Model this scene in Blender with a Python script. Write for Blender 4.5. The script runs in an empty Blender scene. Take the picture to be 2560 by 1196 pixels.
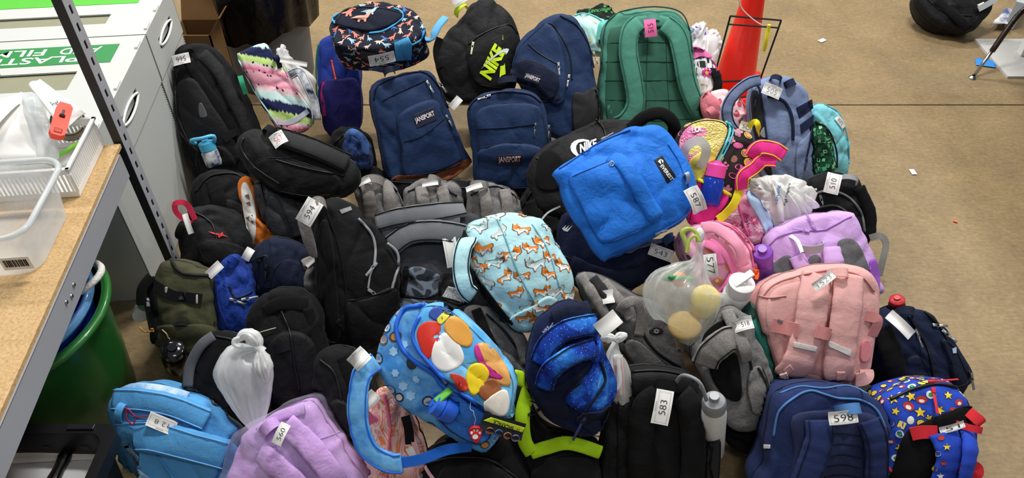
import bpy, bmesh, math, random
import numpy as np
from mathutils import Vector as V, Matrix, noise
from mathutils.bvhtree import BVHTree
from mathutils.geometry import tessellate_polygon
from math import sin, cos, pi, radians as R

S = bpy.context.scene
C = S.collection
# ------------------------------------------------------------------ camera
FPX, CX, CY, CAMZ, PITCH = 1900.0, 1280.0, 598.0, 2.05, R(43)
camd = bpy.data.cameras.new('camera'); camd.sensor_width = 36; camd.lens = 36 * FPX / 2560; camd.clip_start = .05
cam = bpy.data.objects.new('camera', camd); C.objects.link(cam)
cam.location = (0, 0, CAMZ); cam.rotation_euler = (pi / 2 - PITCH, 0, 0); S.camera = cam
CAM = V((0, 0, CAMZ)); FWD = V((0, cos(PITCH), -sin(PITCH))); UPV = V((0, sin(PITCH), cos(PITCH))); RT = V((1, 0, 0))
# ------------------------------------------------------------------ light and exposure
S.view_settings.view_transform = 'Standard'; S.view_settings.look = 'None'
S.view_settings.gamma = 1; S.view_settings.exposure = 0.06; S.view_settings.use_curve_mapping = False
wd = bpy.data.worlds.new('World'); S.world = wd; wd.use_nodes = True
wd.node_tree.nodes['Background'].inputs[0].default_value = (.92, .96, 1, 1)
wd.node_tree.nodes['Background'].inputs[1].default_value = 0.19
def lamp(name, loc, target, sx, sy, power, col=(1, 1, 1)):
    l = bpy.data.lights.new(name, 'AREA'); l.shape = 'RECTANGLE'; l.size = sx; l.size_y = sy; l.energy = power; l.color = col
    o = bpy.data.objects.new(name, l); C.objects.link(o); o.location = loc
    o.rotation_euler = (V(target) - V(loc)).to_track_quat('-Z', 'Y').to_euler(); return o
for lx, ly, lp in ((-3.2, 6.4, 180), (0.8, 6.4, 200), (4.8, 6.4, 60), (-3.2, 3.0, 95), (0.8, 3.2, 190), (4.8, 3.0, 60), (-3.2, -.6, 14), (0.8, -.6, 26), (4.8, -.6, 22)):
    lamp('warehouse_ceiling_light', (lx, ly, 5.0), (lx, ly, 0), 1.2, .3, lp, (1, .985, .95))

# ------------------------------------------------------------------ rays from the photograph
def ray(x, y): return (FWD + RT * ((x - CX) / FPX) - UPV * ((y - CY) / FPX)).normalized()
def at_z(x, y, z):
    d = ray(x, y); return CAM + d * ((z - CAMZ) / d.z)
def at_y(x, y, Y):
    d = ray(x, y); return CAM + d * (Y / d.y)
def lin(h):
    if not isinstance(h, str): return h
    h = h.lstrip('#'); o = []
    for i in (0, 2, 4):
        c = int(h[i:i + 2], 16) / 255
        o.append(c / 12.92 if c <= .04045 else ((c + .055) / 1.055) ** 2.4)
    return (*o, 1)

# ------------------------------------------------------------------ materials
MATS = {}; TONE = {}
def nodes(name):
    m = bpy.data.materials.new(name); m.use_nodes = True
    return m, m.node_tree, m.node_tree.nodes['Principled BSDF']
def mixc(nt, fac, a, b):
    n = nt.nodes.new('ShaderNodeMix'); n.data_type = 'RGBA'
    if isinstance(fac, (int, float)): n.inputs[0].default_value = fac
    else: nt.links.new(fac, n.inputs[0])
    for i, c in ((6, a), (7, b)):
        if isinstance(c, tuple): n.inputs[i].default_value = c
        else: nt.links.new(c, n.inputs[i])
    return n.outputs[2]
def coords(nt, scale=(1, 1, 1), rot=(0, 0, 0), loc=(0, 0, 0)):
    t = nt.nodes.new('ShaderNodeTexCoord'); mp = nt.nodes.new('ShaderNodeMapping')
    nt.links.new(t.outputs['Object'], mp.inputs[0])
    mp.inputs['Scale'].default_value = scale; mp.inputs['Rotation'].default_value = rot; mp.inputs['Location'].default_value = loc
    return mp.outputs[0]
def tex(nt, kind, co, scale=5, **k):
    n = nt.nodes.new('ShaderNodeTex' + kind)
    if co is not None: nt.links.new(co, n.inputs['Vector'])
    if 'Scale' in n.inputs: n.inputs['Scale'].default_value = scale
    for a, b in k.items():
        if a in n.inputs: n.inputs[a].default_value = b
        else: setattr(n, a, b)
    return n
def ramp(nt, fac, stops, interp='LINEAR'):
    n = nt.nodes.new('ShaderNodeValToRGB'); nt.links.new(fac, n.inputs[0]); r = n.color_ramp; r.interpolation = interp
    while len(r.elements) < len(stops): r.elements.new(.5)
    for e, (p, c) in zip(r.elements, stops): e.position = p; e.color = lin(c)
    return n.outputs[0]
def bump(nt, b, h, strength, dist, prev=None):
    n = nt.nodes.new('ShaderNodeBump'); n.inputs['Strength'].default_value = strength; n.inputs['Distance'].default_value = dist
    nt.links.new(h, n.inputs['Height'])
    if prev is not None: nt.links.new(prev, n.inputs['Normal'])
    nt.links.new(n.outputs[0], b.inputs['Normal']); return n.outputs[0]
def fab(col, kind='plain', col2=None, rough=.8, wr=1.0, weave=1.0):
    key = ('fab', col, kind, col2, rough, wr, weave)
    if key in MATS: return MATS[key]
    m, nt, b = nodes('fabric_' + kind); c = lin(col)
    co = coords(nt)
    if kind == 'plain':
        n = tex(nt, 'Noise', co, 9, Detail=3)
        base = mixc(nt, n.outputs[0], tuple(x * .86 for x in c[:3]) + (1,), tuple(min(1, x * 1.12) for x in c[:3]) + (1,))
    elif kind == 'heather':
        n = tex(nt, 'Noise', coords(nt, (900, 130, 300)), 1, Detail=4, Roughness=.7)
        n2 = tex(nt, 'Noise', coords(nt, (130, 900, 300)), 1, Detail=4, Roughness=.7)
        a = ramp(nt, n.outputs[0], [(.36, col), (.64, col2)]); d = ramp(nt, n2.outputs[0], [(.36, col), (.64, col2)])
        base = mixc(nt, .5, a, d)
    elif kind == 'camo':
        n = tex(nt, 'Noise', co, 13, Detail=1, Distortion=.7)
        base = ramp(nt, n.outputs[0], [(0, '#23262b'), (.42, '#4c545e'), (.5, '#77828f'), (.58, '#333941')], 'CONSTANT')
    elif kind == 'galaxy':
        n = tex(nt, 'Noise', co, 9, Detail=6, Roughness=.65, Distortion=.6)
        g = ramp(nt, n.outputs[0], [(.3, '#060c2c'), (.43, '#0d1c63'), (.54, '#1642ad'), (.64, '#2f7fd8'), (.74, '#8fd0f0')])
        v = tex(nt, 'Voronoi', co, 130); st = ramp(nt, v.outputs['Distance'], [(.0, '#ffffff'), (.09, '#bcdcff'), (.17, '#000000')])
        add = nt.nodes.new('ShaderNodeMix'); add.data_type = 'RGBA'; add.blend_type = 'ADD'; add.inputs[0].default_value = .7
        nt.links.new(g, add.inputs[6]); nt.links.new(st, add.inputs[7]); base = add.outputs[2]
    elif kind == 'swirl':
        n = tex(nt, 'Noise', coords(nt, (1.6, 1, 1)), 11, Detail=1, Distortion=2.2)
        base = ramp(nt, n.outputs[0], [(0, '#f29a86'), (.40, '#f6c7c3'), (.455, '#e98450'), (.50, '#f8e6dc'), (.56, '#ef93a0'), (.61, '#f6ddd6'), (.67, '#e88a5a')], 'EASE')
    elif kind == 'tiedye':
        mp = coords(nt, (1, 1, 1), (0, 0, R(24)))
        sp = nt.nodes.new('ShaderNodeSeparateXYZ'); nt.links.new(mp, sp.inputs[0])
        nz = tex(nt, 'Noise', coords(nt, (90, 9, 60)), 1, Detail=2)
        ma = nt.nodes.new('ShaderNodeMath'); ma.operation = 'MULTIPLY_ADD'; nt.links.new(nz.outputs[0], ma.inputs[0]); ma.inputs[1].default_value = .035
        nt.links.new(sp.outputs[1], ma.inputs[2])
        fr = nt.nodes.new('ShaderNodeMath'); fr.operation = 'MULTIPLY'; nt.links.new(ma.outputs[0], fr.inputs[0]); fr.inputs[1].default_value = 1 / .20
        f2 = nt.nodes.new('ShaderNodeMath'); f2.operation = 'FRACT'; nt.links.new(fr.outputs[0], f2.inputs[0])
        base = ramp(nt, f2.outputs[0], [(0, '#e98aa6'), (.20, '#f0b9c4'), (.25, '#e56f95'), (.36, '#f3d5da'), (.40, '#b8da7a'), (.50, '#c9e28c'), (.53, '#1b2146'), (.70, '#1b2148'), (.74, '#bfe0e0'), (.86, '#cfe8e4'), (.92, '#f0c0c8')])
        dots = tex(nt, 'Voronoi', coords(nt, (62, 30, 30), (0, 0, R(24))), 1)
        dm = ramp(nt, dots.outputs['Distance'], [(.27, '#ffffff'), (.33, '#000000')])
        band = ramp(nt, f2.outputs[0], [(0, '#000000'), (.17, '#ffffff'), (.25, '#000000'), (.36, '#ffffff'), (.4, '#000000'), (.95, '#ffffff')], 'CONSTANT')
        mu = nt.nodes.new('ShaderNodeMath'); mu.operation = 'MULTIPLY'; nt.links.new(dm, mu.inputs[0]); nt.links.new(band, mu.inputs[1])
        base = mixc(nt, mu.outputs[0], base, lin('#23203a'))
    elif kind == 'blotch':
        n = tex(nt, 'Noise', co, 16, Detail=3, Roughness=.6)
        base = ramp(nt, n.outputs[0], [(.38, col), (.6, col2)])
    elif kind == 'sequin':
        v = tex(nt, 'Voronoi', co, 190); n = tex(nt, 'Noise', co, 11, Detail=2)
        a = ramp(nt, n.outputs[0], [(.0, '#e62f87'), (.47, '#f056a0'), (.52, '#e8d234'), (.6, '#d4b81f')])
        base = mixc(nt, v.outputs['Color'], a, mixc(nt, .35, a, (1, 1, 1, 1)))
    if weave:   # thread-scale tone
        th_ = tex(nt, 'Noise', co, 800, Detail=2, Roughness=.7); tn = ramp(nt, th_.outputs[0], [(.3, (.90, .90, .90, 1)), (.7, (1.08, 1.08, 1.08, 1))])
        mu_ = nt.nodes.new('ShaderNodeMix'); mu_.data_type = 'RGBA'; mu_.blend_type = 'MULTIPLY'; mu_.inputs[0].default_value = 1
        nt.links.new(base, mu_.inputs[6]); nt.links.new(tn, mu_.inputs[7]); base = mu_.outputs[2]
    nt.links.new(base, b.inputs['Base Color'])
    b.inputs['Roughness'].default_value = min(.95, rough + .08)
    b.inputs['Specular IOR Level'].default_value = .22
    b.inputs['Sheen Weight'].default_value = .02
    n1 = tex(nt, 'Noise', co, 15, Detail=4, Roughness=.55, Distortion=.3)
    n4 = tex(nt, 'Noise', coords(nt, (1, .55, 1), (0, 0, .5)), 7, Detail=2, Roughness=.5, Distortion=.5, noise_type='RIDGED_MULTIFRACTAL')
    pv = bump(nt, b, n1.outputs[0], .5 * wr, .015)
    pv = bump(nt, b, n4.outputs[0], .38 * wr, .011, pv)
    if kind == 'sequin': pv = bump(nt, b, v.outputs['Distance'], .9, .004, pv)
    if weave:
        w = tex(nt, 'Noise', co, 900, Detail=1)
        bump(nt, b, w.outputs[0], .22 * weave, .0010, pv)
    MATS[key] = m
    if max(c[:3]) > .03 and kind in ('plain', 'heather', 'blotch'): TONE[m] = simple(tuple(x * .45 for x in c[:3]) + (1,), .6)
    return m
def meshfab(col, col2='#08080a', scale=210):
    key = ('mesh', col, col2, scale)
    if key in MATS: return MATS[key]
    m, nt, b = nodes('fabric_mesh'); co = coords(nt)
    v = tex(nt, 'Voronoi', co, scale * 1.8, feature='DISTANCE_TO_EDGE')
    f = ramp(nt, v.outputs['Distance'], [(.10, '#ffffff'), (.26, '#000000')])
    nt.links.new(mixc(nt, f, lin(col2), lin(col)), b.inputs['Base Color']); b.inputs['Roughness'].default_value = .75
    bump(nt, b, f, .4, .0010); MATS[key] = m; return m
def simple(col, rough=.5, metal=0, spec=.4, bumpy=0, bscale=30, var=.06, emit=0, coat=0):
    key = ('simple', col, rough, metal, spec, bumpy, bscale, coat)
    if key in MATS: return MATS[key]
    m, nt, b = nodes('plain_surface'); c = lin(col); co = coords(nt)
    n = tex(nt, 'Noise', co, bscale, Detail=4)
    nt.links.new(mixc(nt, n.outputs[0], tuple(x * (1 - var) for x in c[:3]) + (1,), tuple(min(1, x * (1 + var)) for x in c[:3]) + (1,)), b.inputs['Base Color'])
    b.inputs['Roughness'].default_value = rough; b.inputs['Metallic'].default_value = metal; b.inputs['Specular IOR Level'].default_value = spec
    b.inputs['Coat Weight'].default_value = coat
    if bumpy: bump(nt, b, n.outputs[0], bumpy, .01)
    MATS[key] = m; return m
def film(col='#eef2f2', clear=.35, rough=.25, wr=.8):
    """thin translucent plastic film"""
    key = ('film', col, clear, rough, wr)
    if key in MATS: return MATS[key]
    m, nt, b = nodes('plastic_film'); out = nt.nodes['Material Output']; co = coords(nt)
    n = tex(nt, 'Noise', coords(nt, (1, .4, 1)), 13, Detail=3, Roughness=.5, Distortion=.6)
    b.inputs['Base Color'].default_value = lin(col); b.inputs['Roughness'].default_value = rough; b.inputs['Specular IOR Level'].default_value = .5
    bump(nt, b, n.outputs[0], wr * .6, .010)
    tl = nt.nodes.new('ShaderNodeBsdfTranslucent'); tl.inputs[0].default_value = lin(col)
    tr = nt.nodes.new('ShaderNodeBsdfTransparent'); tr.inputs[0].default_value = (1, 1, 1, 1)
    m1 = nt.nodes.new('ShaderNodeMixShader'); m1.inputs[0].default_value = .35; nt.links.new(b.outputs[0], m1.inputs[1]); nt.links.new(tl.outputs[0], m1.inputs[2])
    m2 = nt.nodes.new('ShaderNodeMixShader'); f = ramp(nt, n.outputs[0], [(.3, (max(0, clear - min(.12, 1 - clear)),) * 3 + (1,)), (.7, (min(1, clear + min(.12, 1 - clear)),) * 3 + (1,))])
    nt.links.new(f, m2.inputs[0]); nt.links.new(m1.outputs[0], m2.inputs[1]); nt.links.new(tr.outputs[0], m2.inputs[2])
    nt.links.new(m2.outputs[0], out.inputs[0]); MATS[key] = m; return m

# tones for zips and seams
INK = simple('#1a1a1e', .8); PAPER = simple('#eceae6', .75, spec=.2); RULE = simple('#75757c', .8); METAL = simple('#b9bbbd', .28, 1); DARKMETAL = simple('#3a3b3e', .35, .9)
BLACKZIP = simple('#0d0d10', .45); WHITE = simple('#f2f2f0', .5)

# ------------------------------------------------------------------ mesh helpers
def tag_props(o, label=None, cat=None, group=None, kind=None):
    for k, v in (('label', label), ('category', cat), ('group', group), ('kind', kind)):
        if v: o[k] = v
    return o
def mesh_obj(name, vs, fs, mat, parent=None, smooth=True, mats=None, mi=None):
    me = bpy.data.meshes.new(name); me.from_pydata([tuple(v) for v in vs], [], fs)
    for m in (mats or [mat]): me.materials.append(m)
    if smooth: me.polygons.foreach_set('use_smooth', [True] * len(me.polygons))
    if mi: me.polygons.foreach_set('material_index', mi)
    me.update(); o = bpy.data.objects.new(name, me); C.objects.link(o)
    if parent is not None: o.parent = parent
    return o
def empty(name, M=None, label=None, cat=None, group=None):
    o = bpy.data.objects.new(name, None); C.objects.link(o); o.empty_display_size = .05
    if M is not None: o.matrix_world = M
    return tag_props(o, label, cat, group)
class MB:
    """collects boxes, tubes and lathes into one mesh"""
    def __init__(s): s.v = []; s.f = []
    def add(s, vs, fs):
        k = len(s.v); s.v += [V(v) for v in vs]; s.f += [tuple(i + k for i in f) for f in fs]; return s
    def box(s, a, b, c, org=(0, 0, 0), ax=None, bev=0):
        """box between a0..a1, b0..b1, c0..c1 in the axes ax"""
        ax = ax or (V((1, 0, 0)), V((0, 1, 0)), V((0, 0, 1))); o = V(org)
        if bev:
            bm = bmesh.new(); bmesh.ops.create_cube(bm, size=1)
            for v in bm.verts: v.co = V(((a[0] + a[1]) / 2 + v.co.x * (a[1] - a[0]), (b[0] + b[1]) / 2 + v.co.y * (b[1] - b[0]), (c[0] + c[1]) / 2 + v.co.z * (c[1] - c[0])))
            bmesh.ops.bevel(bm, geom=bm.edges[:], offset=bev, segments=2, affect='EDGES', profile=.5)
            bm.verts.ensure_lookup_table(); bm.verts.index_update()
            s.add([o + ax[0] * v.co.x + ax[1] * v.co.y + ax[2] * v.co.z for v in bm.verts], [[v.index for v in f.verts] for f in bm.faces]); bm.free(); return s
        vs = [o + ax[0] * x + ax[1] * y + ax[2] * z for z in c for y in b for x in a]
        return s.add(vs, [(0, 2, 3, 1), (4, 5, 7, 6), (0, 1, 5, 4), (2, 6, 7, 3), (0, 4, 6, 2), (1, 3, 7, 5)])
    def tube(s, pts, r, n=8, closed=False):
        pts = [V(p) for p in pts]; k = len(pts); rs = r if isinstance(r, (list, tuple)) else [r] * k
        vs = []; prev = None
        for i, p in enumerate(pts):
            t = (pts[(i + 1) % k] - pts[i - 1]) if closed else (pts[min(i + 1, k - 1)] - pts[max(i - 1, 0)])
            t = t.normalized() if t.length > 1e-9 else V((0, 0, 1))
            if prev is None: prev = t.orthogonal().normalized()
            a = (prev - t * prev.dot(t)); a = a.normalized() if a.length > 1e-6 else t.orthogonal().normalized(); prev = a; b = t.cross(a)
            vs += [p + (a * cos(2 * pi * j / n) + b * sin(2 * pi * j / n)) * rs[i] for j in range(n)]
        fs = []
        for i in range(k if closed else k - 1):
            for j in range(n):
                i2 = (i + 1) % k; fs.append((i * n + j, i * n + (j + 1) % n, i2 * n + (j + 1) % n, i2 * n + j))
        if not closed: fs += [tuple(range(n))[::-1], tuple((k - 1) * n + j for j in range(n))]
        return s.add(vs, fs)
    def lathe(s, prof, base, axis=(0, 0, 1), n=28, closed=True):
        ax = V(axis).normalized(); a = ax.orthogonal().normalized(); b = ax.cross(a); base = V(base); vs = []
        for r, h in prof: vs += [base + ax * h + (a * cos(2 * pi * j / n) + b * sin(2 * pi * j / n)) * max(r, 1e-5) for j in range(n)]
        fs = [(i * n + j, i * n + (j + 1) % n, (i + 1) * n + (j + 1) % n, (i + 1) * n + j) for i in range(len(prof) - 1) for j in range(n)]
        return s.add(vs, fs)
    def prism(s, poly, lo, hi, org, ax):
        """2D polygon in ax0, ax1 pushed along ax2"""
        o = V(org); k = len(poly)
        vs = [o + ax[0] * x + ax[1] * y + ax[2] * lo for x, y in poly] + [o + ax[0] * x + ax[1] * y + ax[2] * hi for x, y in poly]
        tri = tessellate_polygon([[V((x, y, 0)) for x, y in poly]])
        fs = [tuple(t) for t in tri] + [tuple(i + k for i in t)[::-1] for t in tri] + [(i, (i + 1) % k, k + (i + 1) % k, k + i) for i in range(k)]
        return s.add(vs, fs)
    def build(s, name, mat, parent=None, smooth=False, label=None, angle=None):
        o = mesh_obj(name, s.v, s.f, mat, parent, smooth)
        bm = bmesh.new(); bm.from_mesh(o.data); bmesh.ops.recalc_face_normals(bm, faces=bm.faces[:]); bm.to_mesh(o.data); bm.free()
        if angle is not None: o.data.set_sharp_from_angle(angle=R(angle))
        if label: o['label'] = label
        return o
def catmull(pts, n, closed=False):
    """n samples along a Catmull-Rom curve, equally spaced by length; works on any Vector"""
    k = len(pts); seg = k if closed else k - 1; fine = []
    g = (lambda i: pts[i % k]) if closed else (lambda i: pts[max(0, min(k - 1, i))])
    for i in range(seg):
        p0, p1, p2, p3 = g(i - 1), g(i), g(i + 1), g(i + 2)
        for j in range(8):
            t = j / 8; fine.append((p1 * 2 + (p2 - p0) * t + (p0 * 2 - p1 * 5 + p2 * 4 - p3) * t * t + (p1 * 3 - p0 - p2 * 3 + p3) * t ** 3) * .5)
    fine.append(g(0) if closed else pts[-1])
    L = [0]
    for a, b in zip(fine, fine[1:]): L.append(L[-1] + (b - a).length)
    out = []; j = 0; m = n if closed else n - 1
    for i in range(n):
        x = L[-1] * i / m
        while j < len(L) - 2 and L[j + 1] < x: j += 1
        d = L[j + 1] - L[j]; out.append(fine[j].lerp(fine[j + 1], (x - L[j]) / d if d > 1e-12 else 0))
    return out
_txt = {}
def text_mesh(st, bold=0.0):
    if (st, bold) in _txt: return _txt[(st, bold)]
    cu = bpy.data.curves.new('t', 'FONT'); cu.body = st; cu.resolution_u = 3; cu.offset = bold
    o = bpy.data.objects.new('t', cu); C.objects.link(o); bpy.context.view_layer.update()
    me = bpy.data.meshes.new_from_object(o.evaluated_get(bpy.context.evaluated_depsgraph_get()))
    vs = [(v.co.x, v.co.y) for v in me.vertices]; fs = [tuple(p.vertices) for p in me.polygons]
    bpy.data.objects.remove(o); bpy.data.curves.remove(cu); bpy.data.meshes.remove(me)
    x0, x1 = min(v[0] for v in vs), max(v[0] for v in vs); y0, y1 = min(v[1] for v in vs), max(v[1] for v in vs)
    vs = [((x - x0) / (x1 - x0), (y - y0) / (y1 - y0)) for x, y in vs]
    _txt[(st, bold)] = (vs, fs); return vs, fs

def sack(name, label, rings, az, el, zc, mat, flat=.45, pleat=.35, k=9, seed=0, cat='plastic bag', n=72, part=None, parent=None, m=40):
    """thin plastic sack gathered at a knot: rings of (x, y, half width) in photo pixels from the knot down"""
    a, e = R(az), R(el); nv = V((sin(a) * cos(e), -cos(a) * cos(e), sin(e))); Q = at_z(rings[0][0], rings[0][1], zc)
    pts = []
    for x, y, h in rings:
        d = ray(x, y); p = CAM + d * ((Q - CAM).dot(nv) / d.dot(nv)); d2 = ray(x + h, y); p2 = CAM + d2 * ((Q - CAM).dot(nv) / d2.dot(nv)); pts.append((p, (p2 - p).length))
    C3 = catmull([p for p, _ in pts], m); hw = catmull([V((w, i * .05, 0)) for i, (_, w) in enumerate(pts)], m); vs = []; fs = []
    base = min(C3, key=lambda p: p.z)
    for i, c in enumerate(C3):
        t = (C3[min(i + 1, m - 1)] - C3[max(i - 1, 0)]).normalized(); u = t.cross(nv).normalized(); r = max(hw[i].x, .002); f = i / (m - 1)
        for j in range(n):
            th = 2 * pi * j / n; pl = noise.noise(V((cos(th) * k * .5 + seed, sin(th) * k * .5, f * 1.1))) + .5 * noise.noise(V((cos(th) * k + seed, sin(th) * k, f * 2.2 + 3)))
            am = pleat * (.35 + .65 * (1 - f)) * (1 if f < .9 else .6); rr = r * (1 + am * (1 - 2.4 * min(.8, abs(pl)))) + noise.noise(c * 22 + V((cos(th), sin(th), seed))) * .004
            vs.append(c + u * cos(th) * rr + nv * sin(th) * rr * flat)
    for i in range(m - 1):
        for j in range(n): fs.append((i * n + j, i * n + (j + 1) % n, (i + 1) * n + (j + 1) % n, (i + 1) * n + j))
    fs.append(tuple((m - 1) * n + j for j in range(n)))
    if parent is None:
        M = Matrix.Translation(base); e_ = empty(name, M, label, cat)
    else: e_ = parent; M = parent.matrix_world.copy()
    org = e_.location.copy()
    return e_, mesh_obj(part or 'film_body', [v - org for v in vs], fs, mat, e_), (Q, nv)
def free_ribbon(name, pts, plane, w, mat, parent, lift=0, th=.0015, n=22):
    """loose ribbon through photo pixels lying on a plane (point, normal), raised by lift"""
    Q, nv = plane; P = []
    for x, y in pts:
        d = ray(x, y); P.append(CAM + d * ((Q + nv * lift - CAM).dot(nv) / d.dot(nv)))
    P = catmull(P, n); o = parent.location; mb = MB(); vs = []
    for i in range(n):
        t = (P[min(i + 1, n - 1)] - P[max(0, i - 1)]).normalized(); b = t.cross(nv).normalized(); wv = w / 2 * (.7 + .5 * abs(noise.noise(P[i] * 30)))
        vs += [P[i] - o + b * x * wv + nv * y * th for x, y in ((-1, -1), (-1, 1), (0, 2.5), (1, 1), (1, -1))]
    fs = [(i * 5 + j, i * 5 + (j + 1) % 5, (i + 1) * 5 + (j + 1) % 5, (i + 1) * 5 + j) for i in range(n - 1) for j in range(5)]
    return mesh_obj(name, vs, fs, mat, parent)
# ------------------------------------------------------------------ soft goods
BAGS = {}
def ztone(mat): return TONE.get(mat, BLACKZIP)
class Bag:
    """A padded bag: the outline of its broad side, given by its edge in the photograph, lies on a plane of its own
    (turned az, leaning back el, its middle at height zc); the body has depth D behind that plane."""
    def __init__(s, name, label, out, az, el, zc, D, mat, cat='backpack', r=.028, bulge=.02, ext=False, wr=1.0, back=.9, seed=None,
                 shift=(0, 0), group=None, knot=None, fold=0, N=108, body='body', sharp=0, sag=0):
        s.name = name; seed = seed if seed is not None else len(BAGS) * 7.3 + 1.7; s.seed = seed; s.mat = mat
        a, e = R(az), R(el)
        n = V((sin(a) * cos(e), -cos(a) * cos(e), sin(e))); v = (V((0, 0, 1)) - n * n.z).normalized(); u = v.cross(n)
        cx = sum(p[0] for p in out) / len(out); cy = sum(p[1] for p in out) / len(out)
        Q = at_z(cx, cy, zc); pl = []
        for x, y in out:
            d = ray(x, y); p = CAM + d * ((Q - CAM).dot(n) / d.dot(n)); pl.append(V(((p - Q).dot(u), (p - Q).dot(v))))
        if ext:
            fl = (-Q.z + .012) / v.z   # plane coordinate v where it meets the floor (at the front edge)
            fb = fl + max(0, (D * n.z) / v.z)
            for q in (pl[-1], pl[0]):
                pl.append(V((q.x, min(q.y - .02, fb))))
        vmin = min(p.y for p in pl); vmax = max(p.y for p in pl)
        s.W = max(p.x for p in pl) - min(p.x for p in pl); s.H = vmax - vmin; s.D = D
        um = sum(p.x for p in pl) / len(pl)
        org = Q + u * um + v * vmin - n * (D / 2)
        s.M = Matrix(((u.x, v.x, n.x, org.x), (u.y, v.y, n.y, org.y), (u.z, v.z, n.z, org.z), (0, 0, 0, 1))); s.Mi = s.M.inverted()
        s.root = empty(name, s.M, label, cat, group)
        s.r = r; pl = [V((p.x - um, p.y - vmin)) for p in pl]; s.pl = pl
        ring = catmull(pl, N, True)
        if sharp:   # keep nearer to the drawn corners
            pass
        cen = V((sum(p.x for p in ring) / N, sum(p.y for p in ring) / N)); s.cen = cen
        Rm = sum((p - cen).length for p in ring) / N; rr = min(r, .45 * Rm, D * .48); s.zf = D / 2 + rr
        prof = []   # (scale, depth)
        s1 = 1 - rr / Rm
        for t in (.0, .06, .12, .18, .24, .3, .36, .42, .48, .54, .6, .66, .72, .78, .84, .9, .96): prof.append((t * s1, rr + bulge * (1 - t * t)))
        for k in range(6):
            th = pi / 2 * k / 5; prof.append((s1 + (1 - s1) * sin(th), rr * cos(th)))
        for k in range(1, 7): t = k / 7; prof.append((1 + (back - 1) * t * t, -(D - rr) * t))
        for k in range(6):
            th = pi / 2 * k / 5; prof.append((back * (s1 + (1 - s1) * cos(th)), -(D - rr) - rr * sin(th)))
        for t in (.7, .4, 0): prof.append((back * s1 * t, -D))
        vs = []; fs = []
        for sc, w in prof:
            fr = max(0, min(1, -w / D))
            vs += [V((cen.x + (p.x - cen.x) * sc + shift[0] * fr, cen.y + (p.y - cen.y) * sc + shift[1] * fr, w + D / 2)) for p in ring]
        K = len(prof)
        for i in range(K - 1):
            for j in range(N): fs.append((i * N + j, (i + 1) * N + j, (i + 1) * N + (j + 1) % N, i * N + (j + 1) % N))
        nr = [V()] * len(vs)
        for f in fs:
            q = (vs[f[2]] - vs[f[0]]).cross(vs[f[3]] - vs[f[1]])
            for i in f: nr[i] = nr[i] + q
        kl = None
        if knot: kp = s.local(at_z(knot[0], knot[1], zc)); kl = V((kp.x, kp.y))
        out_v = []
        for p, q in zip(vs, nr):
            q = q.normalized() if q.length > 1e-12 else V((0, 0, 1))
            o3 = V((seed, seed * .7, seed * 1.3))
            d = noise.noise(p * 5 + o3) * .009 * wr + noise.noise(p * 13 + o3) * .0045 * wr
            rg = 1 - abs(noise.noise(V((p.x * 9 + p.y * 3, p.y * 6 - p.x * 2, p.z * 8)) + o3 * 2)); d += (rg ** 5 - .25) * .008 * wr
            if kl is not None:
                dl = V((p.x, p.y)) - kl; an = math.atan2(dl.y, dl.x); ds = dl.length
                pl_ = noise.noise(V((cos(an) * 4.5 + seed, sin(an) * 4.5, ds * .8))) + .6 * noise.noise(V((cos(an) * 10 + seed, sin(an) * 10, ds * 1.5 + 4)))
                d += (1 - min(1, abs(pl_) * 2.2) - .5) * fold * min(1, ds / .06)
            out_v.append(p + q * d)
        out_v = s.folds(out_v, nr, wr, r)
        s.vs = out_v; s.fs = fs
        s.body = mesh_obj(body, out_v, fs, mat, s.root)
        s.bvh = [BVHTree.FromPolygons(out_v, fs)]
        if cat == 'backpack' and body == 'body':
            k0 = 24 * N; c3 = V((cen.x, cen.y, 0)); zp = []
            for q in out_v[k0:k0 + N:2]: g = V((q.x - cen.x, q.y - cen.y, 0)).normalized(); zp.append(q + g * .0012)
            MB().tube(zp, .0024, 6, True).build('main_zipper', ztone(mat), s.root, True)
        BAGS[name + '#' + str(len(BAGS))] = s
        zz = [(s.M @ p).z for p in out_v]
        yy = [(s.M @ p).y for p in out_v]
        print('BAG %-22s W%.2f H%.2f D%.2f  z %.2f..%.2f  y %.2f..%.2f | %s' % (name, s.W, s.H, D, min(zz), max(zz), min(yy), max(yy), label[:40]))
    def folds(s, vs, nr, wr, r):
        """soft creases: curved ridges and hollows across the cloth"""
        rnd = random.Random(int(s.seed * 10)); A = np.array([tuple(v) for v in vs]); Nn = np.array([tuple(v) for v in nr]); Nn /= np.maximum(np.linalg.norm(Nn, axis=1, keepdims=True), 1e-9)
        x0, x1, y0, y1 = A[:, 0].min(), A[:, 0].max(), A[:, 1].min(), A[:, 1].max(); d = np.zeros(len(vs))
        for k in range(int(13 * min(1.6, wr) + 2)):
            cx, cy = rnd.uniform(x0, x1), rnd.uniform(y0, y1); an = rnd.gauss(pi / 2, .75) if rnd.random() < .6 else rnd.uniform(0, pi)
            L = rnd.uniform(.03, .10); wd_ = rnd.uniform(.007, .014); am = rnd.choice((1, 1, -1)) * rnd.uniform(.0025, .006) * min(1.3, wr); cv = rnd.uniform(-4, 4); zc_ = rnd.uniform(-.05, .1)
            X = A[:, 0] - cx; Y = A[:, 1] - cy; la = X * cos(an) + Y * sin(an); tr = -X * sin(an) + Y * cos(an) + cv * la * la
            d += am * np.exp(-(tr / wd_) ** 2) * np.exp(-(la / L) ** 4) * (A[:, 2] > -s.D * .3)
        A = A + Nn * d[:, None]; return [V(x) for x in A.tolist()]
    def local(s, p): return s.Mi @ V(p)
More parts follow.
